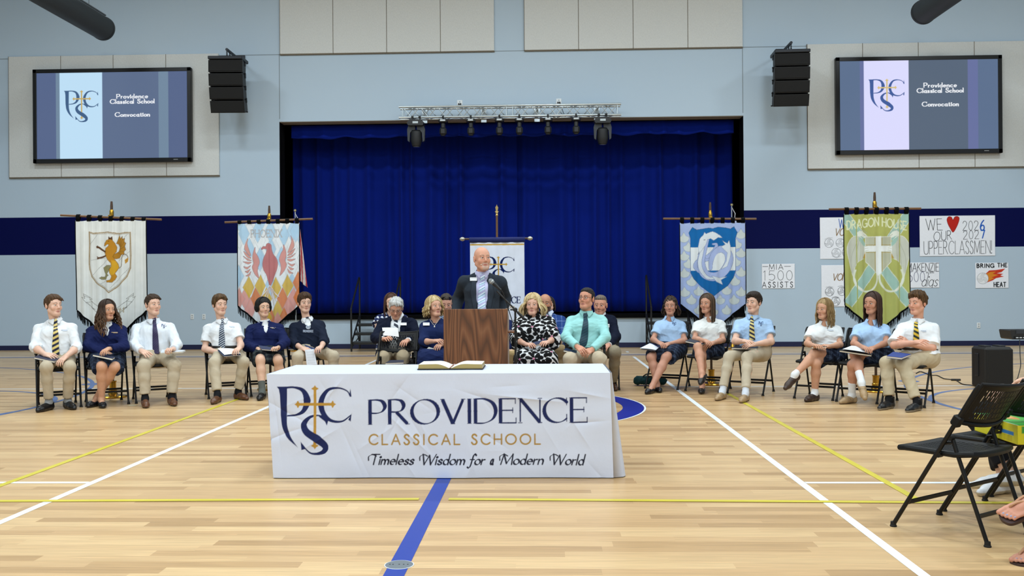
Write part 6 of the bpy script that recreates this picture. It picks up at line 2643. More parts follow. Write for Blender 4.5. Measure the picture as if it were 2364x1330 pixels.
def collar_mesh(Nc, ax, fd, r, col, parent, gap=7, drop=.035, h=.034, name='collar', flare=.015):
    lat = nrm(np.cross(ax, fd))
    fd = nrm(fd-ax*(fd@ax))
    rows = []
    for v in np.linspace(0, 1, 6):
        row = []
        g_ = gap+15*v
        for t in np.radians(np.linspace(g_, 360-g_, 73)):
            a = min(t, 2*pi-t)
            f = np.exp(-((a-radians(g_+6))/.30)**2)
            rad = r*(1+.10*cos(a))+.003+flare*v+.006*f*v
            z = (.026-.024*(.5+.5*cos(a)))-(h+drop*f)*v
            d = fd*cos(t)+lat*sin(t)
            row.append(Nc+d*rad+ax*z)
        rows.append(row)
    P = np.array(rows)
    return sheet(name, P, M_fab, np.tile(C(col), (*P.shape[:2], 1)), .003, parent)


def lapels(cx, prims, f0, f1, r0, r1, col, Y, root):
    lat = cx['lat']
    for q in (-1, 1):
        vs_ = np.linspace(0, 1, 22)
        us = np.linspace(0, 1, 7)
        PX = np.zeros((22, 7))
        PY = np.zeros((22, 7))
        for i, v in enumerate(vs_):
            e = f0+(f1-f0)*v+lat*q*(r0+(r1-r0)*v+.002)
            wd = np.interp(v, [0, .22, .23, .30, .34, 1], [.030, .058, .040, .046, .066, .012])
            for j, u in enumerate(us):
                a, b = w2p(e+lat*q*wd*u-UP*.012*u*(v > .25))
                PX[i, j], PY[i, j] = a, b
        H, d = hits(prims, PX, PY, Y)
        G = (H+d*.007).reshape(22, 7, 3)
        for _ in range(2):
            G[1:-1] = (G[:-2]+2*G[1:-1]+G[2:])/4
        if q > 0:
            G = G[:, ::-1]
        sheet('lapel', G[::-1], M_wool, np.tile(C(col)*1.12, (22, 7, 1)), .005, root)


def w2p(P):
    d = np.asarray(P, float)-EYE
    z = d@_F
    return (1182+FPX*(d@_R)/z, 665-FPX*(d@_U)/z)


def stripes(c1, c2, per, ang, c3=None, w=.5):
    a = radians(ang)

    def f(u, v):
        q = ((u*cos(a)+v*sin(a))/per) % 1.
        sm = .045
        al = np.clip(np.minimum(q, w-q)/sm+.5, 0, 1)
        al = np.maximum(al, np.clip((q-1)/sm+.5, 0, 1))[..., None]
        o = C(c1)*al+C(c2)*(1-al)
        if c3 is not None:
            o = np.where(((q > w+.22) & (q < w+.30))[..., None], C(c3), o)
        return o
    return f


def tie_mesh(prims, Y0, pts, pat, parent, name='tie', off=.007):
    """pts: photo (x, y, half width) down the shirt front, knot first"""
    pts = np.array(pts, float)
    q = spline(pts, 22) if len(pts) > 2 else pts
    k = len(q)
    nx = 25
    us = np.linspace(-1, 1, nx)
    PX = q[:, :1]+q[:, 2:]*us[None]
    PY = np.repeat(q[:, 1:2], nx, 1)
    H, dr = hits(prims, q[:, 0], q[:, 1], Y0)
    for _ in range(2):
        H[1:-1] = (H[:-2]+H[1:-1]*2+H[2:])/4
    mpp = H[:, 1]/FPX
    P = np.zeros((k, nx, 3))
    lat = _R
    for j, u in enumerate(us):
        P[:, j] = H+dr*(off*(1-.55*u*u)+.004)+lat*(u*q[:, 2]*mpp)[:, None]
    v = np.concatenate([[0], np.cumsum(np.linalg.norm(np.diff(H, axis=0), axis=1))])
    uu = us[None]*(q[:, 2]*mpp)[:, None]
    cols = pat(uu, np.repeat(v[:, None], nx, 1))
    return sheet(name, P[::-1], M_silk, cols[::-1], .004, parent)


def patch(prims, Y0, px, py, w, h, paint, parent, name, res=.0022, off=.003, mat=None, thick=.0, flatten=0.):
    """small printed or stitched piece laid on a garment, w x h in photo pixels"""
    mpp = Y0/FPX
    cv = Canvas(w*mpp, h*mpp, res, '#ffffff')
    paint(cv)
    n = min(cv.nx, 40)
    PX, PY = np.meshgrid(np.linspace(px-w/2, px+w/2, 9), np.linspace(py+h/2, py-h/2, 7))
    H, dr = hits(prims, PX, PY, Y0)
    G = (H+dr*off).reshape(7, 9, 3)
    D = dr.reshape(7, 9, 3)
    if flatten:
        x, y = np.meshgrid(np.linspace(-1, 1, 9), np.linspace(-1, 1, 7))
        A = np.stack([x.ravel(), y.ravel(), np.ones(63)], 1)
        so = np.linalg.lstsq(A, G.reshape(-1, 3), rcond=None)[0]
        G = (A@so).reshape(7, 9, 3)+D*flatten
    xi, yi = np.linspace(0, 8, cv.nx), np.linspace(0, 6, cv.ny)
    x0, y0 = np.minimum(xi.astype(int), 7), np.minimum(yi.astype(int), 5)
    fx_, fy_ = (xi-x0)[None, :, None], (yi-y0)[:, None, None]
    P = (G[y0][:, x0]*(1-fx_)+G[y0][:, x0+1]*fx_)*(1-fy_)+(G[y0+1][:, x0]*(1-fx_)+G[y0+1][:, x0+1]*fx_)*fy_
    if thick:
        return sheet(name, P, mat or M_fab, cv.a, thick, parent)
    bg = np.array(cv.a[2, 2])       # only the stitched or printed marks themselves are laid on
    f = gridfaces(cv.ny, cv.nx)
    m = (np.abs(cv.a-bg).max(2) > .02).ravel()
    f = f[m[f].any(1)]
    u = np.unique(f)
    re = np.zeros(m.size, int)
    re[u] = np.arange(len(u))
    return newmesh(name, P.reshape(-1, 3)[u], re[f], mat or M_fab, cv.a.reshape(-1, 3)[u], True, None, parent)


def shoe(parent, A, Tt, base, U, kind, col, sole, seed=0, g=1., knee=None):
    F = Tt-A
    F = nrm(F-U*(F@U))
    L = {'flat': .95, 'boot': 1.06}.get(kind, 1.)*g
    b = base
    f = lambda x, z: b+F*x*L+U*z
    pr = [cap(f(-.040, .036), f(.05, .037), .034, .037, .02), cap(f(.05, .036), f(.14, .031), .037, .040, .02), cap(f(.14, .028), f(.195, .023), .037, .026, .02)]
    if kind in ('lace', 'boot', 'sneaker'):
        top = {'boot': .13, 'lace': .085, 'sneaker': .095}[kind]
        pr.append(flat(f(-.018, .04), f(-.016, top), .043, .045, .02))
        pr.append(cap(f(.02, .06), f(.10, .058), .034, .024, .02))
    elif kind == 'loafer':
        pr.append(flat(f(-.018, .03), f(-.018, .07), .042, .043, .02))
        pr.append(cap(f(.045, .055), f(.11, .05), .032, .026, .02))
    if kind == 'flat':
        pr.append(sub(cap(f(-.015, .085), f(.10, .078), .036, .034), .006))
    pr.append(cut(f(0, .0015), -U))
    sc = {'boot': .022, 'lace': .014, 'sneaker': .026, 'loafer': .016, 'flat': .006}[kind]
    c1, c2 = C(col), C(sole)

    def fc(V, cols):
        hgt = (V-b)@U
        x = ((V-b)@F)/L
        y = np.abs((V-b)@np.cross(F, U))
        cols = np.where((hgt < sc)[:, None], c2, cols)
        if kind in ('lace', 'boot'):
            lc = (x > .02) & (x < .11) & (y < .02) & (hgt > .05) & (np.sin(x*420) > .2)
            cols = np.where(lc[:, None], c1*1.9+.01, cols)
        if kind == 'loafer':
            lc = (np.abs(x-.10+y*y*18) < .004) & (hgt > .04)
            cols = np.where(lc[:, None], c1*.5, cols)
        return cols
    soft('shoe', pr, .005, M_shoe, col, parent, None, fc)


def person(label, Y, x, yaw=0., hd=None, hy=(0, 0, 0), hs=1., S=None, E=None, W=None, F=None, K=None, A=None, T=None,
           free=(0, 0), g=1., fem=0, skin='#c99a80', lips='#b06a60', brow='#4a3322', stub=None, iris='#3a4a52', gaze=(0, 0), hair=None,
           top=None, under=None, bottom=None, feet=None, curl=(.5, .5), hn=(None, None), thumb=(1, 1), fine=1., standing=False,
           Ey=(None, None), Wy=(None, None), pz=.53, headY=.02, shY=.06, belly=0., seed=0, Ky=(None, None), jaw=1., bare=False, group=None, seat_off=0., extra=None, brz=.026, brt=.0045, Ay=(None, None)):
    ch = {}
    rt = at(x, 830, Y)
    P = V3(rt[0], Y, pz)
    if fem and jaw == 1.:
        jaw = .88
    root = thing('person', label, 'person', (P[0], P[1], 0), group)
    ya = radians(yaw)
    fd = V3(sin(ya), -cos(ya), 0)
    px3 = lambda p, Yd: at(p[0], p[1], Yd)
    Lb = V3(cos(ya), sin(ya), 0)
    Sa, Sb = [px3(p, Y+shY+(p[2] if len(p) > 2 else 0)) for p in S]
    lat = nrm(Sb-Sa)
    Nk = (Sa+Sb)/2+UP*.066*g
    hc = px3(hd, Y+headY+shY-.04)
    hy = (hy[0]+degrees(math.atan2(-hc[0], hc[1])), hy[1], hy[2])
    hR = rotz(radians(hy[0]))@rotx(-radians(hy[1]))@roty(radians(hy[2]))
    H, TH_ = head_prims(hc, hR, hs, jaw=jaw, fem=fem)
    hips = [P-Lb*.085*g, P+Lb*.085*g]
    el, wr, hand_p, hand_box = [], [], [], []
    ua, fa = .285*(.5+.5*g)*(.94 if fem else 1), .255*(.5+.5*g)*(.94 if fem else 1)
    Ds = []
    for i, s0 in enumerate((Sa, Sb)):
        e = reach(s0, E[i], ua, Ey[i]) if Ey[i] is not None else reach_f(s0, E[i], ua, s0, fd, .03)
        w = reach(e, W[i], fa, Wy[i]) if Wy[i] is not None else reach_f(e, W[i], fa, P, fd, .27)
        tip = reach(w, F[i], .15, w[1]-.08) if len(F[i]) < 3 else px3(F[i][:2], w[1]+F[i][2])
        el.append(e)
        wr.append(w)
        D = nrm(tip-w)
        Ds.append(D)
        nn = hn[i] if hn[i] is not None else nrm(UP*.8-fd*-.45 if False else UP*.85+V3(0, -.5, 0))
        X = np.cross(D, nn)
        inner = nrm(P-w)
        hs_ = (.92 if fem else 1.)*g**.3
        side = 1 if (X@(lat*(1 if i == 0 else -1))) > 0 else -1
        hand_p.append(hand_prims(w, D, np.array(nn, float), side*thumb[i], curl[i], hs_, spread=.12))
    kn, an, to, gr = [], [], [], []
    th_l, sh_l = .44*(.5+.5*g)*(.95 if fem else 1), .42*(.95 if fem else 1)
    for i in (0, 1):
        if standing:
            kn.append(hips[i]+V3(0, -.01, -.43))
            an.append(V3(hips[i][0], hips[i][1]+.01, .09))
            to.append(an[i]+fd*.15+Lb*(.03 if i else -.03))
            gr.append(True)
            continue
        k = reach(hips[i], K[i], th_l, Ky[i]) if Ky[i] is not None else reach_f(hips[i], K[i], th_l, P, fd, .42)
        if free[i]:
            a = reach(k, A[i], sh_l, Ay[i] if Ay[i] is not None else k[1]-.12)
            t = reach(a, T[i], .17, a[1]-.1)
        elif A[i] is None:
            a = k-fd*.03
            a[2] = .092
            t = a+fd*.16
            t[2] = .02
        else:
            t = gnd(T[i][0], T[i][1], .02)
            a = at(A[i][0], A[i][1], t[1]+.15)
            q = t-a
            q[2] = 0
            L_ = np.linalg.norm(q)
            if L_ > .21:        # keep a real foot's length
                a = a+q*(1-.21/L_)*.5
            a[2] = .092
        kn.append(k)
        an.append(a)
        to.append(t)
        gr.append(not free[i])
    # --- torso
    Cc = P+(Nk-P)*.66+fd*.008
    Wt = P+(Nk-P)*.33+fd*.012

    def torso(e, lo=True):
        o = [cap(P-Lb*.072*g, P+Lb*.072*g, .112*g+e, None, .05), cap(Wt-lat*.050*g, Wt+lat*.050*g, (.092-.006*fem)*g+e, None, .05),
             cap(Cc-lat*.068*g, Cc+lat*.068*g, (.097-.012*fem)*g+e, None, .05)]
        for q in (-1, 1):
            o.append(cap(P+Lb*.065*q*g, Cc+lat*.070*q*g, .098*g+e, (.094-.012*fem)*g+e, .05))
        dn = UP*-.020
        o += [cap(Sa+dn*1.3, Sb+dn*1.3, .038*g+e, None, .03), cap(Nk+UP*.014, Sa+dn, .034+e*.7, .037*g+e, .03), cap(Nk+UP*.014, Sb+dn, .034+e*.7, .037*g+e, .03)]
        if belly:
            o.append(ell(Wt+fd*(.03+belly*.4)-UP*.02, (.12*g+e, .11*g+belly*.5+e, .13*g+e), None, .06))
        if fem:
            for q in (-1, 1):
                o.append(ell(Cc+fd*.062+lat*.066*q-UP*.015, (.058+e, .056+e, .060+e), None, .04))
        return o

    def arm(i, e, upto, k=.03, flare=0., ef=None):
        """sleeve: upto 0..1 upper arm, 1..2 forearm"""
        s0 = (Sa, Sb)[i]-UP*.012
        ra, rb, rc = (.044-.004*fem)*g+e, (.039-.004*fem)*g+e, .029+(e if ef is None else ef)
        if upto <= 1:
            q = s0+(el[i]-s0)*upto
            return [flat(s0, q, ra, ra+(rb-ra)*upto+flare, k)]
        o = [cap(s0, el[i], ra, rb, k)]
        u = upto-1
        q = el[i]+(wr[i]-el[i])*u
        o.append(flat(el[i], q, rb, rb+(rc-rb)*u+flare, k))
        return o
    nb = TH_(0, .022, -.085)
    neck = [cap(Nk-UP*.03, nb, (.052 if not fem else .044)*g**.5, (.050 if not fem else .043)*g**.5, .03)]
    body = torso(0)+neck+H
    arm_r = [(.043-.005*fem)*g, (.038-.005*fem)*g, .040-.006*fem, .0265-.003*fem]
    for i in (0, 1):
        s0 = (Sa, Sb)[i]
        body += [cap(s0, el[i], arm_r[0], arm_r[1], .03), cap(el[i], el[i]+(wr[i]-el[i])*.3, arm_r[1], arm_r[2]*1.02, .03),
                 cap(el[i]+(wr[i]-el[i])*.3, wr[i], arm_r[2]*1.02, arm_r[3], .02), cap(wr[i], wr[i]+Ds[i]*.03, .0255-.003*fem, .022, .015)]
    lr = [.084*g, .058*g, .052*g**.5, .036]
    bases, Us = [], []
    for i in (0, 1):
        h, k, a = hips[i], kn[i], an[i]
        body += [cap(h, k, lr[0], lr[1], .03)]
        bk = nrm(np.cross(np.cross(k-h, a-k), a-k)+1e-6)
        if bk@(h-k) < 0:
            bk = -bk
        m = k+(a-k)*.32+bk*.012
        body += [cap(k, m, .053*g**.5, .056*g**.5, .025), cap(m, a, .056*g**.5, .034, .025)]
        if gr[i]:
            U = UP
            b = V3(a[0], a[1], 0)
        else:
            Fq = nrm(to[i]-a)
            U = nrm((k-a)-Fq*((k-a)@Fq))
            b = a-U*.085
        bases.append(b)
        Us.append(U)
        Fq = nrm((to[i]-a)-U*((to[i]-a)@U))
        body += [cap(a, b-Fq*.022+U*.032, .034, .028, .02), cap(a-U*.01, b+Fq*.12+U*.026, .033, .026, .02), cap(b+Fq*.12+U*.024, b+Fq*.165+U*.018, .025, .014, .02)]
    patches = [(hc-V3(.13, .135, .15)*hs, hc+V3(.13, .135, .15)*hs, .0037*fine)]
    hb = []
    for i in (0, 1):
        a, b = allbounds(hand_p[i], .008)
        hb.append([a, b])
    if ((hb[0][0] < hb[1][1]) & (hb[1][0] < hb[0][1])).all():
        hb = [[np.minimum(hb[0][0], hb[1][0]), np.maximum(hb[0][1], hb[1][1])]]
    patches += [(a, b, .0033*fine) for a, b in hb]
    body += hand_p[0]+hand_p[1]
    if extra:
        pe, pp_ = extra(dict(an=an, to=to, bases=bases, Us=Us, kn=kn))
        body += pe
        patches += pp_
    fcol = face_colour(hc, hR, hs, skin, lips, brow, stub, brow_z=brz, brow_th=brt)
    bo = soft('body', body, .0095 if not bare else .0072, M_skin, skin, root, None, fcol, patches)
    for q in (-1, 1):
        eye_mesh(hc, hR, hs, q, iris, gaze, root)
    if hair:
        hair_mesh(hc, hR, hs, hair, root, seed)
    # --- clothes
    out = []
    ctx = dict(root=root, P=P, Y=Y, fd=fd, lat=lat, Lb=Lb, Nk=Nk, Cc=Cc, Wt=Wt, S=(Sa, Sb), el=el, wr=wr, kn=kn, an=an, to=to, hips=hips, hc=hc, hR=hR, hs=hs, torso=torso, arm=arm, TH=TH_, nb=nb, g=g, Ds=Ds)
    nax = nrm(nb-(Nk-UP*.03))
    if bottom:
        kd = bottom['kind']
        if kd == 'trousers':
            pr = [cap(P-Lb*.072*g, P+Lb*.072*g, .112*g+.014, None, .05), cap(P+(Wt-P)*.5-Lb*.06*g, P+(Wt-P)*.5+Lb*.06*g, .104*g+.012, None, .05)]
            sl = bottom.get('slim', 1.)
            for i in (0, 1):
                h, k, a = hips[i], kn[i], an[i]
                ax_ = nrm(a-k)
                en = a-ax_*bottom.get('cuff', .045)
                pr += [cap(h, k, (.090*g+.010)*sl, (.060*g+.010)*sl, .03), cap(k, k+(a-k)*.35, (.060*g+.009)*sl, (.054*g+.010)*sl, .04), flat(k+(a-k)*.35, en, (.054*g+.010)*sl, .060*sl, .03)]
            pr.append(cut(P+UP*.105, UP))
            soft('trousers', pr, .0088, M_fab, bottom['col'], root, wrinkles(.004, 42, seed+3))
            if bottom.get('belt'):
                b = torso(.021)
                b += [cut(P+UP*.118, UP), cut(P+UP*.086, -UP)]
                soft('belt', b, .006, M_shoe, bottom['belt'], root)
            if bottom.get('sock'):
                for i in (0, 1):
                    a = an[i]
                    ax_ = nrm(kn[i]-a)
                    soft('sock', [flat(a-ax_*.03, a+ax_*.12, .043, .046, .01)], .006, M_fab, bottom['sock'], root)
        elif kd in ('skirt', 'dress_skirt'):
            pr = [cap(P-Lb*.075*g, P+Lb*.075*g, .115*g+.02, None, .05), cap(P+(Wt-P)*.5-Lb*.05*g, P+(Wt-P)*.5+Lb*.05*g, .10*g+.014, None, .05)]
            r_ = bottom.get('to', .82)
            ends = []
            for i in (0, 1):
                h, k = hips[i], kn[i]
                en = h+(k-h)*r_
                ends.append(en)
                pr.append(flat(h, en+UP*.004, .102*g+.016, .086*g+.016, .06))
                pr.append(flat(h+(k-h)*.2-UP*.03+(-1 if i == 0 else 1)*Lb*.03, en-UP*.05+(-1 if i == 0 else 1)*Lb*.03, .07, bottom.get('flare', .066), .05))
            pr.append(cap((hips[0]+hips[1])/2, (ends[0]+ends[1])/2, .09, .055, .06))
            pr.append(cut(P+UP*.10, UP))
            if bottom.get('long'):
                for i in (0, 1):
                    k, a = kn[i], an[i]
                    pr.append(cap(hips[i], k, .10*g, .085*g, .06))
                    pr.append(flat(k, k+(a-k)*bottom['long'], .088*g, .11*g, .08))
                pr.append(cap((kn[0]+kn[1])/2, (kn[0]+kn[1]+(an[0]+an[1]-kn[0]-kn[1])*bottom['long'])/2, .07, .09, .08))
            soft('skirt', pr, .0062, M_fab, bottom['col'], root, wrinkles(.006, 46, seed+5), bottom.get('pat') and bottom['pat'](ctx))
    if top:
        kd = top['kind']
        up = top.get('sleeve', 1.92)
        e = top.get('e', .012)
        tuck = top.get('hem', .085)
        if under:      # the shirt below a pullover or jacket
            u = torso(.008)+[cut(P+UP*.02, -UP)]
            for i in ((0, 1) if top['kind'] == 'jacket' else ()):
                u += arm(i, .012, min(1.96, up+.06) if up > 1.5 else up)
            ctx['shirt'] = u
        pr = torso(e)
        for i in (0, 1):
            q = up[i] if isinstance(up, (tuple, list)) else up
            pr += arm(i, e+top.get('se', .004), q, .035, top.get('flare', 0.))
            if top.get('roll'):
                qq = el[i]+(wr[i]-el[i])*(q-1)
                dd = nrm(wr[i]-el[i])
                pr.append(flat(qq-dd*.035, qq+dd*.012, (.040*g+e+.010), (.038*g+e+.012), .006))
        nr = (.060 if not fem else .051)*g**.5
        stand = [flat(Nk-UP*.03, Nk+nax*.040, nr+.016, nr-.001, .02)]
        if under and under.get('collar'):
            u += stand
        elif top.get('collar') and top.get('gap', 2) < 10:
            pr += stand
        if kd in ('jacket', 'pullover') or not top.get('collar') or top.get('gap', 2) >= 10:
            pr.append(sub(cap(Nk+UP*.0, nb+UP*.05, nr+.004, .075), .01))
        
        if under:
            soft('shirt', u, .008, M_fab, under['col'], root)
        if top.get('vee'):
            z0, r0, z1, r1 = top['vee']
            f0 = Nk-UP*z0+fd*.085
            f1 = P+(Nk-P)*z1+fd*(.122+e+belly*.9)
            pr.append(sub(cap(f0, f1, r0, r1), .006))
        pr.append(cut(P+UP*tuck if tuck is not None else P-UP*.05, -UP))
        if top.get('short_hem'):
            pass
        mat = M_wool if kd in ('jacket',) else M_fab
        soft({'jacket': 'jacket', 'pullover': 'pullover', 'dress': 'dress_top'}.get(kd, 'shirt' if not under else 'pullover'), pr, top.get('h', .0068), mat, top['col'], root,
             wrinkles(top.get('wr', .0045), top.get('wf', 58), seed+1), top.get('pat') and top['pat'](ctx))
        ctx['top'] = pr
        if top.get('lapel'):
            z0, r0, z1, r1 = top['vee']
            lapels(ctx, pr, Nk-UP*(z0+.01)+fd*.10, P+(Nk-P)*max(z1, .12)+fd*(.125+e), r0, r1, top['col'], Y, root)
        if top.get('collar') or (under and under.get('collar')):
            cc = (under or top).get('ccol') or (under or top)['col']
            collar_mesh(Nk+UP*top.get('cz', .034), nax, fd, (.060 if not fem else .051)*g**.5, cc, root, gap=top.get('gap', 2), drop=top.get('cdrop', .03))
        if top.get('collar2'):
            collar_mesh(Nk+UP*.022, nax, fd, (.066 if not fem else .058)*g**.5, top['col'], root, gap=26, drop=.03, h=.04, name='pullover_collar')
        if top.get('placket'):
            pass
    if feet:
        for i in (0, 1):
            shoe(root, an[i], to[i], bases[i], Us[i], feet['kind'], feet['col'], feet.get('sole', '#1a1512'), seed+i, feet.get('g', 1.))
            if feet.get('sock') and feet.get('sock') is not None:
                a = an[i]
                ax_ = nrm(kn[i]-a)
                hgt = feet.get('sh', .07)
                Fq = nrm((to[i]-a)-Us[i]*((to[i]-a)@Us[i]))
                soft('sock', [flat(a-ax_*.01, a+ax_*hgt, .0365, .0375 if hgt < .1 else .045, .02), cap(a, bases[i]+Fq*.07+Us[i]*.042, .036, .031, .02), cap(a, bases[i]-Fq*.018+Us[i]*.042, .036, .031, .02)], .005, M_fab, feet['sock'], root)
    if DEBUG:
        ln = lambda a, b: round(float(np.linalg.norm(a-b)), 2)
        print('P', label[:30], 'neck-pelvis', ln(Nk, P), 'sh', ln(Sa, Sb), 'head-neck', ln(hc, Nk), 'thigh', [ln(hips[i], kn[i]) for i in (0, 1)], 'shin', [ln(kn[i], an[i]) for i in (0, 1)], 'ua', [ln((Sa, Sb)[i], el[i]) for i in (0, 1)], 'fa', [ln(el[i], wr[i]) for i in (0, 1)], 'kneeY', [round(float(k[1]-Y), 2) for k in kn], 'kz', [round(float(k[2]), 2) for k in kn], 'ankY', [round(float(k[1]-Y), 2) for k in an], 'wr', [np.round(w-P, 2).tolist() for w in wr])
    return ctx


DEBUG = False


def reach_f(P, px, L, ref, f, want):
    """like reach, but of the two points take the one lying about WANT ahead of REF along f"""
    d = ray(*px)
    o = EYE-P
    A, B, Cc = d@d, 2*d@o, o@o-L*L
    q = B*B-4*A*Cc
    if q <= 0:
        return EYE+d*(-B/(2*A))
    c = [EYE+d*t for t in ((-B-sqrt(q))/(2*A), (-B+sqrt(q))/(2*A))]
    return min(c, key=lambda p: abs((p-ref)@f-want))


def glasses(cx, parent, col=None, r=.021, name='glasses', z=.002, dark=False, zoff=0., yoff=0.):
    T = cx['TH']
    m = MB()
    for q in (-1, 1):
        t = np.radians(np.linspace(0, 360, 21))
        m.tube([T(q*.033+r*cos(a)*1.15, -.1005+yoff+.006*abs(cos(a)) if True else 0, z+zoff+r*.82*sin(a)) for a in t], .0016, 5)
        m.tube([T(q*.056, -.098+yoff, z+zoff+.006), T(q*.078, -.05+yoff, z+zoff+.008), T(q*.082, .012+yoff, z+zoff+.010)], .0016, 5)
    m.tube([T(-.010, -.101+yoff, z+zoff+.004), T(0, -.106+yoff, z+zoff+.007), T(.010, -.101+yoff, z+zoff+.004)], .0016, 5)
    g = m.build(name, M_metal, parent)
    if dark:
        l = MB()
        for q in (-1, 1):
            l.lathe([(r*1.05, -.0012), (r*1.05, .0012)], T(q*.033, -.099+yoff, z+zoff), 20, axis=cx['hR']@np.array([0, -1., .0]))
        l.build('lens', pmat('lens_dark', '#15130f', .08, spec=.9), g)
    return g


def plaid(c0='#1b2438', l1='#51627e', l2='#0d1424', per=.075):
    def mk(cx):
        def fn(V, cols):
            L = V-cx['P']
            u = L@cx['Lb']
            v = np.where(np.abs(L[:, 2]) > .5, L[:, 2], L[:, 2])-.9*(L@cx['fd'])
            cols = np.tile(C(c0), (len(V), 1))
            for q in (u, v):
                a = (q/per) % 1.
                cols = np.where((a < .36)[:, None], cols*.55+C(l2)*.45, cols)
                cols = np.where(((np.abs(a-.62) < .045) | (np.abs(a-.82) < .03))[:, None], cols*.45+C(l1)*.55, cols)
            return cols
        return fn
    return mk


# lap things ---------------------------------------------------------
def lap_book(name, label, corners, Yd, col, thick=.022, cat='book', page='#e9ecee', papers=None, group=None):
    """flat book seen at an angle: photo points near-left, near-right, far-right, far-left with depth offsets"""
    Q = [at(p[0], p[1], Yd+p[2]) for p in corners]
    Q = np.array(Q)
    c = Q.mean(0)
    n = nrm(np.cross(Q[1]-Q[0], Q[3]-Q[0]))
    if n[2] < 0:
        n = -n
    t = thing(name, label, cat, c, group)

    def hex_(dz0, dz1, inset, nm, mat, par):
        P = c+(Q-c)*(1-inset)
        v = np.concatenate([P+n*dz0, P+n*dz1])
        f = [(3, 2, 1, 0), (4, 5, 6, 7), (0, 1, 5, 4), (1, 2, 6, 5), (2, 3, 7, 6), (3, 0, 4, 7)]
        o = newmesh(nm, v, f, mat, None, False)
        adopt(o, par)
        return o
    mc = pmat(nm_ := 'cover_'+col.strip('#'), col, .55) if ('cover_'+col.strip('#')) not in bpy.data.materials else bpy.data.materials['cover_'+col.strip('#')]
    hex_(-thick, -thick+.003, 0, 'back_cover', mc, t)
    hex_(-thick+.003, -.003, .035, 'page_block', M_page, t)
    hex_(-.003, 0, 0, 'front_cover', mc, t)
    return t, Q, n


def sheet_paper(name, label, corners, Yd, col='#e8ebef', cat='paper', sag=.01, group=None, lines=True):
    Q = np.array([at(p[0], p[1], Yd+p[2]) for p in corners])
    u, v = np.meshgrid(np.linspace(0, 1, 30), np.linspace(0, 1, 40))
    P = ((Q[0]*(1-u[..., None])+Q[1]*u[..., None])*(1-v[..., None])+(Q[3]*(1-u[..., None])+Q[2]*u[..., None])*v[..., None])
    n = nrm(np.cross(Q[1]-Q[0], Q[3]-Q[0]))
    P = P+n*(sag*np.sin(u*pi)*np.sin(v*2+.5))[..., None]
    cols = np.tile(C(col), (*u.shape, 1))
    if lines:
        m = (np.sin(v*70) > .3) & (u > .12) & (u < .88) & (v > .08) & (v < .92)
        cols = np.where(m[..., None], cols*.8, cols)
    o = sheet(name, P, M_paper, cols, .0012)
    return tag(o, label, cat, group)

# ------------------------------------------------------------------ the people and their chairs
KHAKI = '#baad96'
NAVY = '#111c4a'
WHITE = '#e4e8ec'
LBLUE = '#a9c8ea'
TAN = dict(skin='#c8977a', lips='#a8655c')
FAIR = dict(skin='#e0b7a1', lips='#b9766c')


def seat(fx, fy, yaw, label, group='stage side chairs'):
    a = radians(yaw)
    chair(fx-sin(a)*.235, fy+cos(a)*.235, a, label, group)


def seatp(px, Yf, yaw, label):
    p = at(px, 850, Yf)
    seat(p[0], Yf, yaw, label, 'lectern row chairs')


def word(txt, bg, fg, w=.9):
    def f(cv):
        cv.rect(0, 0, cv.w, cv.h, bg)
        cv.text(txt, cv.w*(1-w)/2, cv.h*.2, cv.h*.6, fg, max(cv.h*.16, .002), width=cv.w*w)
    return f


def two_lines(bg, fg):
    def f(cv):
        cv.rect(0, 0, cv.w, cv.h, bg)
        cv.line([(cv.w*.04, cv.h*.68), (cv.w*.96, cv.h*.68)], cv.h*.22, fg)
        cv.line([(cv.w*.3, cv.h*.28), (cv.w*.96, cv.h*.28)], cv.h*.14, fg)
    return f


def psc(bg, fg='#1c2f5e'):
    def f(cv):
        cv.rect(0, 0, cv.w, cv.h, bg)
        cv.text('P', cv.w*.08, cv.h*.42, cv.h*.5, fg, .004, .006, serif=.1)
        cv.text('C', cv.w*.55, cv.h*.42, cv.h*.5, fg, .004, .006)
        cv.text('S', cv.w*.36, cv.h*.06, cv.h*.55, fg, .004, .006)
    return f


def badge(c, px, py, w, h, Y):
    def f(cv):
        cv.rect(0, 0, cv.w, cv.h, '#eceff1')
        cv.line([(cv.w*.15, cv.h*.6), (cv.w*.85, cv.h*.6)], .004, '#9aa3ad')
    patch(c['top'], Y, px, py, w, h, f, c['root'], 'name_badge', off=.018, mat=M_fab, thick=.003, flatten=.010)


def cross_tie(c, Y, pts, pat):
    tie_mesh(c.get('shirt') or c['top'], Y, pts, pat, c['root'])


YT = stripes('#e3cc7c', '#101a3c', .052, 62)
SHORT = dict(collar=1, sleeve=.66, flare=.014, e=.014)

# --- left three
seat(-5.55, 10.30, 31, 'black folding chair under the boy with rolled sleeves, far left')
c = person('seated boy in white shirt with rolled sleeves and yellow striped tie, far left', 10.5, 134, 24, hd=(123.5, 706), hy=(32, 3, 2), S=((90, 757), (165, 755)),
           E=((80, 802), (177, 803)), W=((104, 819), (153, 823)), F=((128, 822), (133, 838)), K=((107, 848), (161, 847)), A=((113, 921), (156, 917)), T=((95, 947), (172, 943)),
           g=.98, brow='#4b3623', gaze=(10, 6), hair=dict(kind='short', col='#4f3824', fringe=.024, sweep=.03, vol=.006, fz=.082), jaw=.95, **FAIR,
           top=dict(kind='shirt', col=WHITE, sleeve=1.22, roll=1, collar=1, hem=.05), bottom=dict(kind='trousers', col=KHAKI, slim=.92), feet=dict(kind='lace', col='#0c0d10', sole='#15110f', g=1.06, sock='#8d8f90'), curl=(.35, .45), seed=11)
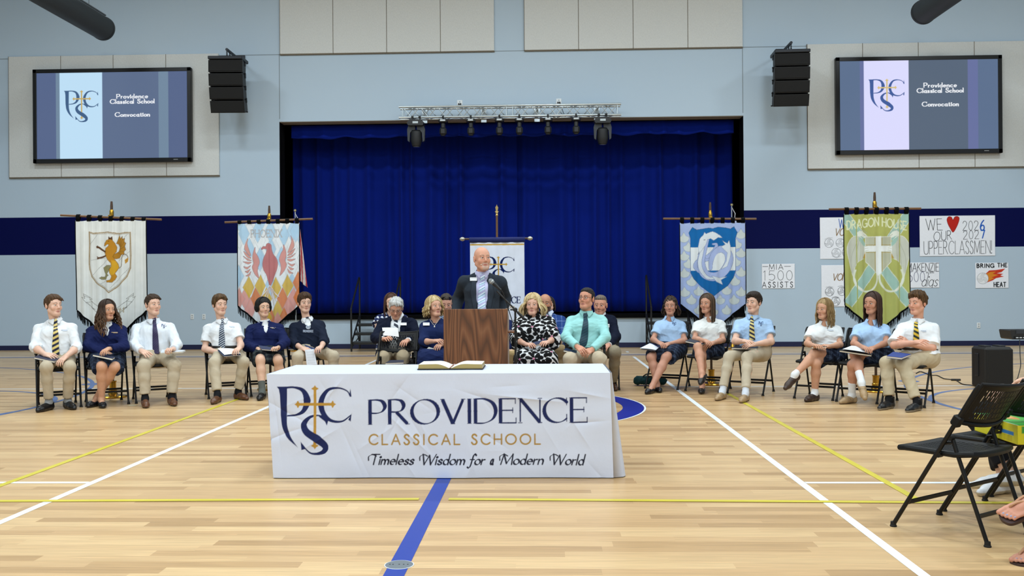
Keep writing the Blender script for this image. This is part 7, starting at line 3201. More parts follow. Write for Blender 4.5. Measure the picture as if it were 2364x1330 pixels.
cross_tie(c, 10.5, [(127.5, 736, 3.5), (128, 742, 5), (128.2, 746, 4), (128.5, 775, 6.5), (128, 800, 8), (129, 815, 8), (132, 819, 6)], YT)
patch(c['top'], 10.5, 148.5, 763, 15, 5, two_lines(WHITE, '#8296b4'), c['root'], 'stitched_name')
lap_book('book', 'dark blue book with white page edges on the knee of the far left boy', ((78, 824.5, -.34), (126, 834, -.40), (138, 827, -.24), (95, 817, -.16)), 10.5, '#16223f')

seat(-5.11, 10.56, 31, 'black folding chair under the girl with long brown curls')
c = person('seated girl in navy pullover and plaid skirt with long brown curls', 10.76, 247, 27, hd=(248.5, 716.5), hy=(24, 2, 0), hs=.92, S=((212, 763), (280, 760)), fem=1, g=.96,
           E=((203, 800), (286, 800)), W=((246, 815), (250, 806)), F=((262, 826), (234, 813)), K=((235, 847), (265, 848)), A=((234, 916), (223, 917)), T=((238, 939), (208, 937)),
           brow='#3a2820', gaze=(12, 6), hair=dict(kind='long', col='#35261d', tip='#6b4c33', len=.36, wave=.014, front=.10, n=80, open=46, flare=.035, fz=.096), skin='#cd9b7d', lips='#a5645a', Ay=(None, None),
           under=dict(col=WHITE, collar=1), top=dict(kind='pullover', col=NAVY, sleeve=1.86, vee=(.0, .045, .72, .012), collar2=1, hem=.0, e=.018, se=.008, gap=24, wr=.006), bottom=dict(kind='skirt', col='#1b2438', to=.86, pat=plaid()),
           feet=dict(kind='flat', col='#101217', sole='#0c0b0b'), curl=(.5, .5), seed=12, bare=True)
patch(c['top'], 10.76, 264.5, 768, 15, 3.6, two_lines(NAVY, '#d2b78a'), c['root'], 'stitched_name')
lap_book('book', 'dark blue book on the lap of the girl with long brown curls', ((214, 818.5, -.34), (260, 828, -.44), (266, 824, -.36), (226, 817.5, -.22)), 10.76, '#1a2440')

seat(-4.65, 10.83, 31, 'black folding chair under the young man with the purple tie')
c = person('seated young man in white shirt and long purple tie', 11.0, 364, 25, hd=(353, 704), hy=(27, 2, 0), hs=1.0, S=((317, 757), (391, 755)), g=1.04,
           E=((309, 797), (408, 796)), W=((327, 811), (400, 807)), F=((344, 818), (385, 805)), K=((332, 846), (403, 844)), A=((335, 915), (396, 912)), T=((337, 938), (402, 934)),
           brow='#46342a', gaze=(10, 4), hair=dict(kind='short', col='#3c2d22', fringe=.006, sweep=.02, vol=.002, t=.011, fz=.088), jaw=1.04, **FAIR,
           top=dict(kind='shirt', col='#dfe6ee', sleeve=1.93, collar=1, hem=.05, e=.014, se=.008), bottom=dict(kind='trousers', col=KHAKI), feet=dict(kind='lace', col='#5d3a24', sole='#2a1a12', g=1.04, sock='#15161a'), curl=(.3, .85), seed=13)
cross_tie(c, 11.0, [(356, 733, 3.5), (356, 739, 5), (356.5, 743, 4), (358.4, 774, 6.5), (359.6, 806, 7.5), (360.5, 816, 7.5), (361, 823, 1.5)], stripes('#2b2640', '#37305c', .02, 45))
patch(c['top'], 11.0, 379, 752.5, 13, 10, psc('#dfe6ee'), c['root'], 'stitched_monogram')
lap_book('book', 'thin white book with papers under the hand of the man with the purple tie', ((370, 815, -.34), (420, 812, -.40), (428, 808, -.30), (374, 807, -.22)), 11.0, '#c9d0d6', thick=.016)

# --- second three
seat(-3.93, 11.25, 27, 'black folding chair under the boy with the navy striped tie')
c = person('seated boy in short sleeved white shirt with navy striped tie', 11.43, 526, 22, hd=(507.5, 704), hy=(22, 0, 0), S=((480, 757), (544, 754)), g=.96,
           E=((473, 806), (556, 796)), W=((504, 814), (553, 804)), F=((519, 821), (541, 811)), K=((495, 838), (562, 836)), A=((502, 905), (549, 902)), T=((494, 929), (571, 921)),
           brow='#54401f', gaze=(12, 2), hair=dict(kind='short', col='#5a4226', col2='#3d2c1a', fringe=.014, sweep=.035, vol=.014, sz=-.05, fz=.086, t=.016), **FAIR,
           top=dict(kind='shirt', col=WHITE, hem=.07, **SHORT), bottom=dict(kind='trousers', col=KHAKI, belt='#15120f'), feet=dict(kind='loafer', col='#5a3823', sole='#2a1c14', g=1.05, sock='#14151a'), curl=(.35, .5), seed=14)
cross_tie(c, 11.43, [(513.2, 735, 3), (513, 740, 4.3), (512.7, 744, 3.6), (512, 757, 5), (512, 784, 7), (511.7, 805, 7.5)], stripes('#0f1b36', '#c4d0dd', .024, 58, w=.66))
patch(c['top'], 11.43, 535, 754.5, 13, 3.4, two_lines(WHITE, '#93a9bb'), c['root'], 'stitched_name')
lap_book('book', 'open blue book on the lap of the boy with the navy striped tie', ((517, 822, -.42), (556, 819, -.40), (546, 809, -.22), (502, 808, -.24)), 11.43, '#1d3560', thick=.014)
sheet_paper('paper', 'white papers on the blue book of the boy with the navy striped tie', ((518, 819.5, -.41), (556, 816.5, -.39), (545, 806, -.21), (502, 804, -.23)), 11.43)

seat(-3.48, 11.50, 27, 'black folding chair under the student with the dark bob')
c = person('seated student in navy pullover and plaid skirt with short dark bob', 11.68, 617, 20, hd=(608.5, 711), hy=(16, 2, 0), hs=.94, S=((580, 760), (643, 756)), g=1.0, fem=1,
           E=((571, 800), (658, 790)), W=((597, 806), (641, 804)), F=((609, 810), (631, 801)), K=((601, 832), (642, 832)), A=((605, 894), (650, 889)), T=((600, 921), (655, 914)),
           brow='#1a1412', brt=.0055, gaze=(12, 2), hair=dict(kind='long', col='#14110f', len=.085, n=64, open=58, flare=.012, tuck=.02, fz=.080, t=.018, r=.012), skin='#d9b096', lips='#b27a70',
           under=dict(col=WHITE, collar=1), top=dict(kind='pullover', col=NAVY, sleeve=1.88, vee=(.0, .042, .70, .012), collar2=1, hem=.0, e=.020, se=.009, gap=20, wr=.006), bottom=dict(kind='skirt', col='#1b2438', to=.80, pat=plaid('#1c222c', '#59635f', '#0c1218')),
           feet=dict(kind='loafer', col='#0d0d0f', sole='#0a0a0a', sock='#5c615e', sh=.13), curl=(.5, .5), seed=15, bare=True)
patch(c['top'], 11.68, 630, 757, 13, 3.4, two_lines(NAVY, '#d9c8b0'), c['root'], 'stitched_name')
lap_book('book', 'white paged book held by the student with the dark bob', ((604, 806, -.36), (641, 809, -.40), (638, 803, -.28), (596, 797, -.22)), 11.68, '#2a3352', thick=.016)

seat(-3.02, 11.75, 27, 'black folding chair under the boy in the dark sweatshirt')
c = person('seated boy in dark navy printed sweatshirt with mop of brown hair', 11.93, 722, 18, hd=(703.5, 699), hy=(14, -3, 0), S=((680, 754), (738, 749)), g=.98,
           E=((677, 792), (748, 787)), W=((699, 805), (742, 801)), F=((713, 807), (731, 806)), K=((687, 825), (770, 823)), A=(None, None), T=(None, None),
           brow='#3a2a1e', gaze=(8, -12), hair=dict(kind='short', col='#4a3423', col2='#332215', fringe=.036, sweep=-.012, vol=.013, sz=-.05, t=.018, fz=.080), **FAIR,
           under=dict(col=WHITE, collar=1), top=dict(kind='pullover', col='#141d30', sleeve=1.45, roll=1, hem=.02, e=.018, se=.008, vee=(-.005, .05, .88, .03), gap=14, wr=.006), bottom=dict(kind='trousers', col=KHAKI), feet=dict(kind='lace', col='#3a2a20', sole='#1a1412'), curl=(.5, .6), seed=16)


def gr(cv):
    cv.rect(0, 0, cv.w, cv.h, '#141d30')
    t = np.radians(np.linspace(0, 360, 24))
    cv.fill(np.stack([cv.w/2+cv.w*.22*np.cos(t), cv.h*.68+cv.h*.22*np.sin(t)], 1), '#aab3c0')
    cv.fill([(cv.w*.34, cv.h*.88), (cv.w*.66, cv.h*.88), (cv.w*.58, cv.h), (cv.w*.5, cv.h*.93), (cv.w*.42, cv.h)], '#aab3c0')
    for q in (-.08, .08):
        cv.rect(cv.w*(.5+q)-.006, cv.h*.66, cv.w*(.5+q)+.006, cv.h*.75, '#141d30')
    cv.text('PROVIDENCE', cv.w*.04, cv.h*.12, cv.h*.22, '#9aa5b8', .006, width=cv.w*.92)


patch(c['top'], 11.93, 711.5, 759, 25, 21, gr, c['root'], 'printed_crest', res=.003)
tie_mesh(c['shirt'], 11.93, [(708.5, 727, 3), (708.5, 731, 4), (709, 735, 3.4)], stripes('#10182e', '#141d36', .02, 45), c['root'])
lap_book('book', 'blue covered book tilted on the hand of the boy in the dark sweatshirt', ((717, 812, -.40), (739, 815, -.40), (738, 808, -.26), (702, 795, -.26)), 11.93, '#23355f', thick=.018)
sheet_paper('paper', 'white paper hanging from the hand of the boy in the dark sweatshirt', ((708, 843, -.47), (732, 842, -.45), (725, 806, -.40), (704, 808, -.42)), 11.93, '#d9dee6')

# --- behind and beside the lectern
person('seated woman in navy dotted top with long brown hair, behind the white-haired man', 12.6, 903, 4, hd=(903, 699), hy=(2, 0, 0), hs=.95, S=((876, 735), (930, 734)), fem=1, g=1.,
       E=((868, 768), (938, 768)), W=((880, 795), (928, 795)), F=((895, 800), (915, 800)), K=((885, 815), (920, 815)), A=(None, None), T=(None, None),
       brow='#3a2a20', hair=dict(kind='long', col='#4b3022', len=.25, n=60, open=58, flare=.01, fz=.085), **FAIR, seed=21, fine=1.3,
       top=dict(kind='shirt', col='#16214a', sleeve=.45, flare=.03, hem=.0, e=.018, pat=lambda cx: (lambda V, cols: np.where(((np.sin(V[:, 0]*105+np.floor(V[:, 2]*19)*1.6)+np.sin(V[:, 2]*120)) > .75)[:, None], C('#d5dae6'), cols))),
       bottom=dict(kind='trousers', col='#20242e'), feet=dict(kind='flat', col='#141414', sole='#101010'))
seatp(903, 12.38, 2, 'black folding chair in the rear row behind the white-haired man')
c = person('seated white-haired man in glasses and navy blazer reading a paper', 11.3, 908, 4, hd=(914.5, 712), hy=(-4, -24, 3), hs=1.0, S=((884, 746), (950, 745)), g=1.08, belly=.05, headY=-.03,
           E=((868, 780), (963, 782)), W=((886, 784), (941, 787)), F=((897, 777), (930, 790)), K=((884, 823), (931, 822)), A=(None, None), T=(None, None),
           brow='#a9a59c', gaze=(0, -10), hair=dict(kind='short', col='#c8c9c6', col2='#a5a5a2', vol=.012, fringe=.016, sweep=.03, rough=.007, shade=.10, t=.016, fz=.085), skin='#cf9a80', lips='#b0736a', seed=22,
           under=dict(col='#e8ebee', collar=1), top=dict(kind='jacket', col='#0d1428', sleeve=1.94, vee=(.0, .066, .24, .052), lapel=1, hem=-.02, e=.018, se=.006), bottom=dict(kind='trousers', col='#b5a58a'), feet=dict(kind='lace', col='#241812', sole='#120d0a'), curl=(.5, .5))
cross_tie(c, 11.3, [(914, 737, 3.5), (914, 741, 4.5), (914, 745, 4), (914, 755, 5.5), (914, 770, 7), (914, 785, 7.5)], stripes('#0d1a34', '#dfe4ea', .06, 125, w=.6))
badge(c, 931.5, 748, 14, 6, 11.3)
glasses(c, c['root'], z=.002)
sheet_paper('reading_paper', 'white sheet of paper held by the white-haired man', ((884.5, 775, -.40), (921, 778, -.40), (919, 757.5, -.30), (882, 756.5, -.30)), 11.3, '#d8d6d6', lines=False)
seatp(908, 11.08, 2, 'black folding chair under the white-haired man')
seatp(908, 10.42, 1, 'empty black folding chair with a book, directly in front of the white-haired man')
lap_book('book', 'dark book lying on the empty chair in front of the white-haired man', ((889, 838, -.10), (932, 836.5, -.10), (932, 831, .06), (901, 831.5, .06)), 10.5, '#1a2238', thick=.02)
lap_book('book', 'book with white edges on the lap of the white-haired man', ((867, 804, -.42), (890, 803, -.42), (893, 799.5, -.3), (870, 800, -.3)), 11.3, '#2a3a5c', thick=.02)

c = person('seated man with sunglasses pushed up on his head, behind the blonde woman', 12.1, 1022, 2, hd=(1030, 701), hy=(2, -16, 0), S=((1003, 742), (1058, 742)), g=1.,
       E=((990, 780), (1066, 780)), W=((1005, 800), (1045, 800)), F=((1018, 804), (1032, 804)), K=((968, 808), (1040, 812)), A=(None, None), T=(None, None),
       brow='#3b2c22', hair=dict(kind='short', col='#3b332c', t=.008, fz=.086), skin='#cf9a84', lips='#ad6f66', gaze=(0, -12), seed=23, fine=1.2,
       top=dict(kind='shirt', col='#8fa0b8', sleeve=1.9, collar=1, hem=.03), bottom=dict(kind='trousers', col='#98a0aa'), feet=dict(kind='lace', col='#2a2420', sole='#151210'))
glasses(c, c['root'], name='sunglasses', zoff=.088, yoff=.030, dark=True, r=.023)
seatp(1022, 11.88, 0, 'black folding chair under the man with sunglasses')
c = person('seated blonde woman in navy dress with white badge, left of the lectern', 10.9, 1004, 6, hd=(1003, 709.5), hy=(26, 9, 0), hs=.96, S=((981, 752), (1032, 751)), fem=1, g=1.02,
           E=((978, 789), (1038, 790)), W=((1004, 788), (1020, 795)), F=((1020, 784), (1006, 801)), K=((987, 828), (1022, 828)), A=(None, None), T=(None, None),
           brow='#8a6a48', gaze=(10, 8), hair=dict(kind='long', col='#cbb68b', col2='#a8905f', len=.14, wave=.012, n=84, open=54, flare=.030, tuck=.015, t=.020, shade=.16, fz=.082), skin='#cf9f86', lips='#a8605c', seed=24, bare=True,
           top=dict(kind='dress', col='#14234f', sleeve=1.30, hem=.0, e=.018, flare=.012), bottom=dict(kind='dress_skirt', col='#14234f', to=.95, flare=.075, long=.5), feet=dict(kind='flat', col='#1a1a22', sole='#101010'))
badge(c, 984, 748, 15, 6.5, 10.9)
q_ = hit(c['top'], 1003.5, 751, 10.9)
nb_ = MB()
H_, d_ = hits(c['top']+[cap(c['Nk']-UP*.03, c['nb'], .045, .044)], np.array([992, 994, 997, 1000, 1003, 1006, 1009, 1011, 1013]), np.array([737, 741, 745, 749, 752, 748, 744, 740, 736]), 10.9)
nb_.tube(H_+d_*.004, .0022, 5)
nb_.lathe([(.002, -.012), (.009, -.004), (.007, .006), (.002, .012)], H_[4]+d_[4]*.008-UP*.012, 10)
nb_.build('necklace', pmat('pearl', '#e8e4da', .25), c['root'])
lap_book('open_folder', 'open white booklet on the lap of the blonde woman left of the lectern', ((977, 813, -.36), (1018, 824, -.42), (1024, 812, -.28), (990, 801, -.22)), 10.9, '#dfe1d8', thick=.02, cat='booklet')
seatp(1004, 10.7, 4, 'black folding chair under the blonde woman left of the lectern')

c = person('standing bald man in grey suit and striped tie speaking at the lectern', 9.82, 1113, 4, hd=(1113, 597.5), hy=(20, 3, -1), hs=1.04, S=((1072, 648), (1155, 649)), g=1.03, belly=.03, standing=True, pz=.95,
           E=((1058, 690), (1167, 689)), W=((1052, 726), (1160, 728)), F=((1066, 730), (1148, 731)), headY=0., shY=.0, Ey=(9.84, 9.84), Wy=(9.66, 9.66), skin='#d39c82', lips='#b06c62', brow='#8a7565', gaze=(10, 2),
           stub=('#b9b0a6', .5, 'goatee'), hair=dict(kind='bald', col='#a08a78', t=.0025, top=.02, fz=.06, rough=.001, shade=.05), jaw=1.12, seed=30, curl=(.2, .2),
           under=dict(col='#c4c4e4', collar=1), top=dict(kind='jacket', col='#2c333c', sleeve=1.95, vee=(-.005, .066, .08, .052), lapel=1, hem=-.12, e=.018, se=.006, wf=44), bottom=dict(kind='trousers', col='#2c333c'), feet=dict(kind='lace', col='#141210', sole='#0d0b0a'))


def spk_tie(u, v):
    q = ((u*cos(radians(58))+v*sin(radians(58)))/.058) % 1.
    o = np.where((q < .34)[..., None], C('#a9a7cf'), C('#b7d3e2'))
    o = np.where(((q > .40) & (q < .50))[..., None], C('#e6e8f0'), o)
    return np.where(((q > .60) & (q < .74))[..., None], C('#7f8fb4'), o)


cross_tie(c, 9.82, [(1114, 632, 4), (1114, 637, 5.6), (1113.6, 642, 4.8), (1113, 655, 6.4), (1112, 685, 8.6), (1112, 716, 9.2)], spk_tie)
badge(c, 1093, 644.5, 16, 7.5, 9.82)
T_ = c['TH']
hm = MB()
hm.tube(spline([T_(-.082, .015, .012), T_(-.079, -.01, -.03), T_(-.066, -.05, -.060), T_(-.046, -.083, -.066)]), .0016, 6)
hm.build('headset_boom', pmat('headset_skin', '#c79a7c', .5), c['root'])
MB().lathe([(.003, -.006), (.005, 0), (.004, .006)], T_(-.044, -.086, -.066), 10, axis=(1, -.3, 0)).build('headset_tip', pmat('headset_pale', '#e9d8c4', .6), c['root'])

person('seated person in navy top and khakis, mostly hidden behind the lectern', 10.9, 1150, 0, hd=(1150, 703), hy=(0, 0, 0), S=((1124, 748), (1176, 748)), g=.98,
       E=((1120, 788), (1184, 786)), W=((1138, 806), (1166, 808)), F=((1150, 812), (1155, 812)), K=((1132, 826), (1180, 819)), A=(None, None), T=(None, None),
       hair=dict(kind='short', col='#3f3026', t=.012), **FAIR, seed=31, fine=1.6, top=dict(kind='pullover', col='#16244f', sleeve=1.9, hem=.0, h=.008), under=dict(col=WHITE, collar=1), bottom=dict(kind='trousers', col='#ad9468'), feet=dict(kind='lace', col='#2a1d15', sole='#15100c'))
seatp(1150, 10.7, 0, 'black folding chair behind the lectern')


def petals(cx):
    r = np.random.RandomState(5)
    cc = []
    for i in range(9):
        for j in range(16):
            cc.append((-.56+i*.142+(.071 if j % 2 else 0)+r.uniform(-.02, .02), -.6+j*.112+r.uniform(-.015, .015), r.uniform(0, 6), r.uniform(.8, 1.15), int(r.choice([4, 5, 5]))))

    def fn(V, cols):
        L = V-cx['P']
        u = L@cx['Lb']+.3*(L@cx['fd'])
        v = L[:, 2]-.75*(L@cx['fd'])
        m = np.zeros(len(V), bool)
        k = np.zeros(len(V), bool)
        for a, b, ph, s, n in cc:
            dx, dz = u-a, v-b
            d = np.hypot(dx, dz)
            q = np.arctan2(dz, dx)*n/2+ph
            m |= (d < .082*s*np.abs(np.cos(q))**.6+.002) & (d > .014)
            k |= (d < .012) & (n == 5) & (s > 1.02)
        cols = np.where(m[:, None], C('#111214'), cols)
        return np.where(k[:, None], C('#d07aa0'), cols)
    return fn


c = person('seated woman with curly blonde hair in black and white flowered dress', 10.85, 1234, 0, hd=(1229.5, 705), hy=(-6, 4, 0), hs=.97, S=((1202, 746), (1264, 745)), fem=1, g=1.1,
           E=((1193, 785), (1277, 783)), W=((1216, 796), (1264, 791)), F=((1231, 794), (1252, 790)), K=((1211, 829), (1262, 829)), A=(None, None), T=(None, None),
           brow='#9a7a55', gaze=(-6, 2), hair=dict(kind='long', col='#b59c6e', col2='#d1bd92', len=.17, wave=.020, wf=36, n=92, open=52, flare=.055, tuck=.02, t=.022, shade=.2, fz=.080, rough=.008), skin='#d9aa94', lips='#b5706a', seed=32, bare=True,
           top=dict(kind='dress', col='#e3e5e8', sleeve=1.30, flare=.03, hem=.0, e=.034, se=.02, pat=petals, h=.0055, collar=1, ccol='#15161a', gap=18), bottom=dict(kind='dress_skirt', col='#e3e5e8', to=.95, flare=.10, long=.75, pat=petals), feet=dict(kind='flat', col='#15151a', sole='#101010'))
lap_book('book', 'navy book held in the lap of the woman in the flowered dress', ((1229, 798, -.36), (1263, 789, -.38), (1261, 783, -.30), (1231, 790, -.28)), 10.85, '#1c2a4e', thick=.02)
seatp(1234, 10.65, 0, 'black folding chair under the woman in the flowered dress')


def blazer_plaid(cx):
    def fn(V, cols):
        L = V-cx['P']
        for q, per in ((L@cx['lat'], .07), (L[:, 2], .085)):
            a = (q/per) % 1.
            cols = np.where((np.abs(a-.5) < .06)[:, None], cols*.6+C('#7f95c0')*.4, cols)
        return cols
    return fn


c = person('seated bald bearded man in blue plaid blazer, behind the woman in the flowered dress', 11.95, 1268, -3, hd=(1258.5, 701), hy=(-4, 0, 0), hs=1.02, S=((1234, 741), (1294, 739)), g=1.08,
           E=((1228, 776), (1302, 776)), W=((1245, 796), (1292, 790)), F=((1258, 800), (1281, 795)), K=((1250, 812), (1293, 809)), A=(None, None), T=(None, None),
           stub=('#16110e', .85, 'full'), brow='#1e1713', hair=dict(kind='bald', col='#b5826a', t=.0015, top=.0, rough=.0005, shade=.02), skin='#b98468', lips='#9c6258', seed=33, fine=1.1,
           under=dict(col='#c9d5e8', collar=1, ), top=dict(kind='jacket', col='#26427e', sleeve=1.94, vee=(.0, .058, .2, .016), lapel=1, hem=-.03, e=.018, se=.006, pat=blazer_plaid), bottom=dict(kind='trousers', col='#a08a66'), feet=dict(kind='lace', col='#4a2f1e', sole='#201510'))
seatp(1268, 11.74, 0, 'black folding chair under the bearded man in the blue blazer')
person('seated person with dark hair, almost hidden behind the bearded man', 12.75, 1266, 0, hd=(1265.5, 707), hy=(6, 0, 0), hs=.95, S=((1242, 742), (1288, 742)), fem=1, g=.95,
       E=((1236, 775), (1294, 775)), W=((1252, 795), (1280, 795)), F=((1262, 799), (1268, 799)), K=((1250, 810), (1282, 810)), A=(None, None), T=(None, None),
       hair=dict(kind='long', col='#2b231f', len=.10, n=40, open=66, flare=.01, t=.016), **FAIR, seed=34, fine=1.6, top=dict(kind='shirt', col='#2a3142', sleeve=1.9, hem=.0, h=.009), bottom=dict(kind='trousers', col='#20242e'), feet=dict(kind='flat', col='#141414', sole='#101010'))
seatp(1266, 12.54, 0, 'black folding chair in the last row behind the bearded man')

c = person('seated man in navy blazer with cropped grey hair, half hidden behind the mint shirt', 12.2, 1388, -4, hd=(1386, 705), hy=(-10, -2, 2), hs=1.06, S=((1360, 742), (1411, 738)), g=1.1,
           E=((1352, 778), (1421, 777)), W=((1372, 798), (1405, 797)), F=((1384, 801), (1393, 803)), K=((1372, 815), (1420, 813)), A=(None, (1415, 880)), T=(None, (1420, 899)),
           brow='#6b5a4c', hair=dict(kind='short', col='#6d6157', t=.004, fz=.082, rough=.0015), skin='#cf967e', lips='#ad6f66', gaze=(-8, 0), seed=35, fine=1.1, stub=('#8a7466', .35, 'full'),
           under=dict(col='#dfe3e8', collar=1), top=dict(kind='jacket', col='#10172a', sleeve=1.94, vee=(.0, .055, .2, .016), lapel=1, hem=-.03, e=.018, se=.006), bottom=dict(kind='trousers', col='#8f8570'), feet=dict(kind='lace', col='#4a2d1c', sole='#201510', sock='#15161a'))
badge(c, 1404.5, 752, 5, 8, 12.2)
seatp(1389, 12.0, -3, 'black folding chair under the man in the navy blazer behind the mint shirt')
c = person('seated man in mint green shirt and dark tie with glasses, hands clasped', 10.8, 1351, -3, hd=(1354, 690.5), hy=(-26, 9, 0), hs=1.03, S=((1319, 740), (1389, 738)), g=1.1,
           E=((1307, 778), (1398, 778)), W=((1333, 801), (1366, 808)), F=((1350, 812), (1349, 816)), K=((1316, 829), (1384, 829)), A=(None, None), T=(None, None),
           brow='#2c221c', gaze=(-6, 8), hair=dict(kind='short', col='#2a2522', t=.009, fz=.090, rough=.003, vol=-.002), jaw=1.05, skin='#cc9278', lips='#a8685e', seed=36, curl=(.55, .6), hn=((0, -.75, .65), (0, -.8, .6)),
           top=dict(kind='shirt', col='#9bd4d2', sleeve=1.93, collar=1, hem=.05, e=.012, se=.004), bottom=dict(kind='trousers', col='#bdb098', belt='#2a1c14'), feet=dict(kind='lace', col='#3a2418', sole='#1a110c'))
cross_tie(c, 10.8, [(1351, 723, 4), (1351.5, 728, 5.3), (1351.5, 733, 4.5), (1352, 745, 6), (1349, 777, 8.5), (1345, 796, 9), (1343.5, 803, 3)], stripes('#0f2f40', '#164354', .03, 60))
glasses(c, c['root'])
lap_book('book', 'navy book with white edges beside the hand of the man in the mint shirt', ((1301, 808, -.36), (1331, 815, -.40), (1332, 809, -.30), (1306, 803, -.26)), 10.8, '#172746', thick=.022)
seatp(1351, 10.6, -3, 'black folding chair under the man in the mint green shirt')

# --- right groups
seat(1.54, 12.08, -29, 'black folding chair under the girl in the light blue blouse')
c = person('seated girl in light blue blouse and plaid skirt with dark curls tied back', 12.25, 1549, -20, hd=(1547.5, 707), hy=(-6, 1, 0), hs=.95, S=((1521, 749), (1571, 749)), fem=1, g=1.02,
           E=((1508, 784), (1581, 786)), W=((1521, 791), (1544, 794)), F=((1535, 797), (1530, 798)), K=((1503, 825), (1537, 826)), A=((1517, 890), (1506, 895)), T=((1522, 903), (1494, 907)),
           brow='#3a2a20', gaze=(-8, 0), hair=dict(kind='long', col='#2f241d', col2='#4a3526', len=.17, wave=.022, wf=40, n=46, open=112, flare=.03, t=.015, rough=.010, freq=230, fz=.082), skin='#c4917a', lips='#a5645c', seed=41, bare=True,
           top=dict(kind='shirt', col=LBLUE, hem=.02, gap=22, **SHORT), bottom=dict(kind='skirt', col='#1b2438', to=.84, pat=plaid()), feet=dict(kind='flat', col='#0d0d0f', sole='#0c0b0b'), curl=(.4, .45))
patch(c['top'], 12.25, 1557, 747.5, 10, 8, psc(LBLUE), c['root'], 'stitched_monogram')
lap_book('folder', 'navy folder with white papers on the lap of the girl in the light blue blouse', ((1480, 805, -.34), (1513, 809, -.40), (1524, 799, -.26), (1503, 792, -.20)), 12.25, '#152a5c', thick=.012, cat='folder')
sheet_paper('paper', 'white paper sticking out of the navy folder at right of the centre', ((1477, 804, -.35), (1514, 808, -.41), (1521, 803, -.33), (1500, 792.5, -.21)), 12.25, '#dde6f0', lines=False)

seat(2.02, 11.76, -30, 'black folding chair under the girl in white blouse with straight brown hair')
c = person('seated girl in white blouse with long straight brown hair, legs crossed', 11.93, 1637, -24, hd=(1631.5, 702), hy=(-24, 1, 0), hs=.95, S=((1610, 749), (1664, 747)), fem=1, g=.94,
           E=((1604, 782), (1669, 785)), W=((1628, 787), (1646, 792)), F=((1641, 792), (1631, 796)), K=((1620, 824), (1611, 801)), A=((1621, 892), (1620, 862)), T=((1619, 906), (1612, 874)), free=(0, 1),
           brow='#4a3528', gaze=(-8, 2), hair=dict(kind='long', col='#45352a', col2='#5d4836', len=.33, n=72, open=60, flare=.005, wave=.002, fz=.096), skin='#c9967c', lips='#ab685e', seed=42, bare=True,
           top=dict(kind='shirt', col='#e4e6e4', hem=.02, gap=16, **SHORT), bottom=dict(kind='skirt', col='#1b2438', to=.66, pat=plaid()), feet=dict(kind='flat', col='#1c1613', sole='#120d0b'), curl=(.4, .5))
patch(c['top'], 11.93, 1652, 745.5, 12, 3.2, two_lines('#e4e6e4', '#a8b0b4'), c['root'], 'stitched_name')
lap_book('book', 'dark book with white pages on the knee of the girl with straight brown hair', ((1582, 787, -.30), (1622, 795, -.36), (1629, 791, -.28), (1594, 782, -.18)), 11.93, '#2a3040', thick=.02)

seat(2.49, 11.43, -31, 'black folding chair under the boy in the light blue shirt')
c = person('seated boy in light blue shirt with yellow striped tie and tan shoes', 11.45, 1744, -22, hd=(1740, 699), hy=(-30, 0, 0), S=((1706, 747), (1772, 746)), g=1.02,
           E=((1697, 788), (1780, 789)), W=((1717, 788), (1742, 795)), F=((1734, 788), (1717, 798)), K=((1683, 824), (1725, 825)), A=((1668, 898), (1721, 902)), T=((1657, 921), (1713, 926)),
           brow='#2c2018', brt=.0055, gaze=(-8, 0), hair=dict(kind='short', col='#2d231c', fringe=.028, sweep=-.02, vol=.014, t=.016, fz=.084), **FAIR, seed=43,
           top=dict(kind='shirt', col=LBLUE, hem=.05, **SHORT), bottom=dict(kind='trousers', col='#c0b49e', slim=.9, cuff=.06), feet=dict(kind='loafer', col='#a58a66', sole='#6e5a44', g=1.08, sock='#cfd6e0', sh=.12), curl=(.3, .35))
cross_tie(c, 11.6, [(1737, 730, 3.2), (1736.5, 735, 4.6), (1736.3, 739, 3.8), (1735.7, 750, 4.8), (1736, 771, 6), (1737, 785, 6.5)], stripes('#dccb80', '#101a3c', .046, 118))
patch(c['top'], 11.6, 1757, 747, 12, 10, psc(LBLUE), c['root'], 'stitched_monogram')
lap_book('book', 'open book with white pages on the knees of the boy in the light blue shirt', ((1688, 803, -.38), (1748, 804, -.40), (1752, 798, -.24), (1700, 798, -.22)), 11.6, '#2b3346', thick=.02)

seat(3.18, 10.92, -33, 'black folding chair under the blonde girl at right')
c = person('seated blonde girl in white blouse and plaid skirt, legs crossed, brown loafers', 11.09, 1914, -26, hd=(1902.5, 714), hy=(-34, -2, 0), hs=.92, S=((1876, 760), (1932, 760)), fem=1, g=.92,
           E=((1863, 793), (1940, 796)), W=((1881, 799), (1914, 800)), F=((1894, 796), (1898, 797)), K=((1884, 840), (1880, 816)), A=((1881, 909), (1835, 865)), T=((1860, 925), (1815, 884)), free=(0, 1),
           brow='#7a6040', gaze=(-8, -2), hair=dict(kind='long', col='#a98f66', col2='#8a7048', len=.28, n=70, open=56, flare=.012, wave=.006, fz=.096, shade=.2), skin='#cd9c80', lips='#b06e62', seed=44, bare=True,
           top=dict(kind='shirt', col='#e2e5e6', hem=-.01, gap=16, **SHORT), bottom=dict(kind='skirt', col='#1b2438', to=.60, pat=plaid(), flare=.075), feet=dict(kind='loafer', col='#3b2a21', sole='#1c1410', sock='#e6eaee', sh=.055), curl=(.5, .5))
patch(c['top'], 11.09, 1917, 762.5, 15, 4.4, two_lines('#e2e5e6', '#8ea0b8'), c['root'], 'stitched_name')
lap_book('book', 'dark brown book on the lap of the blonde girl at right', ((1873, 801, -.34), (1909, 800, -.36), (1909, 795, -.26), (1875, 796, -.22)), 11.09, '#2c2530', thick=.022)

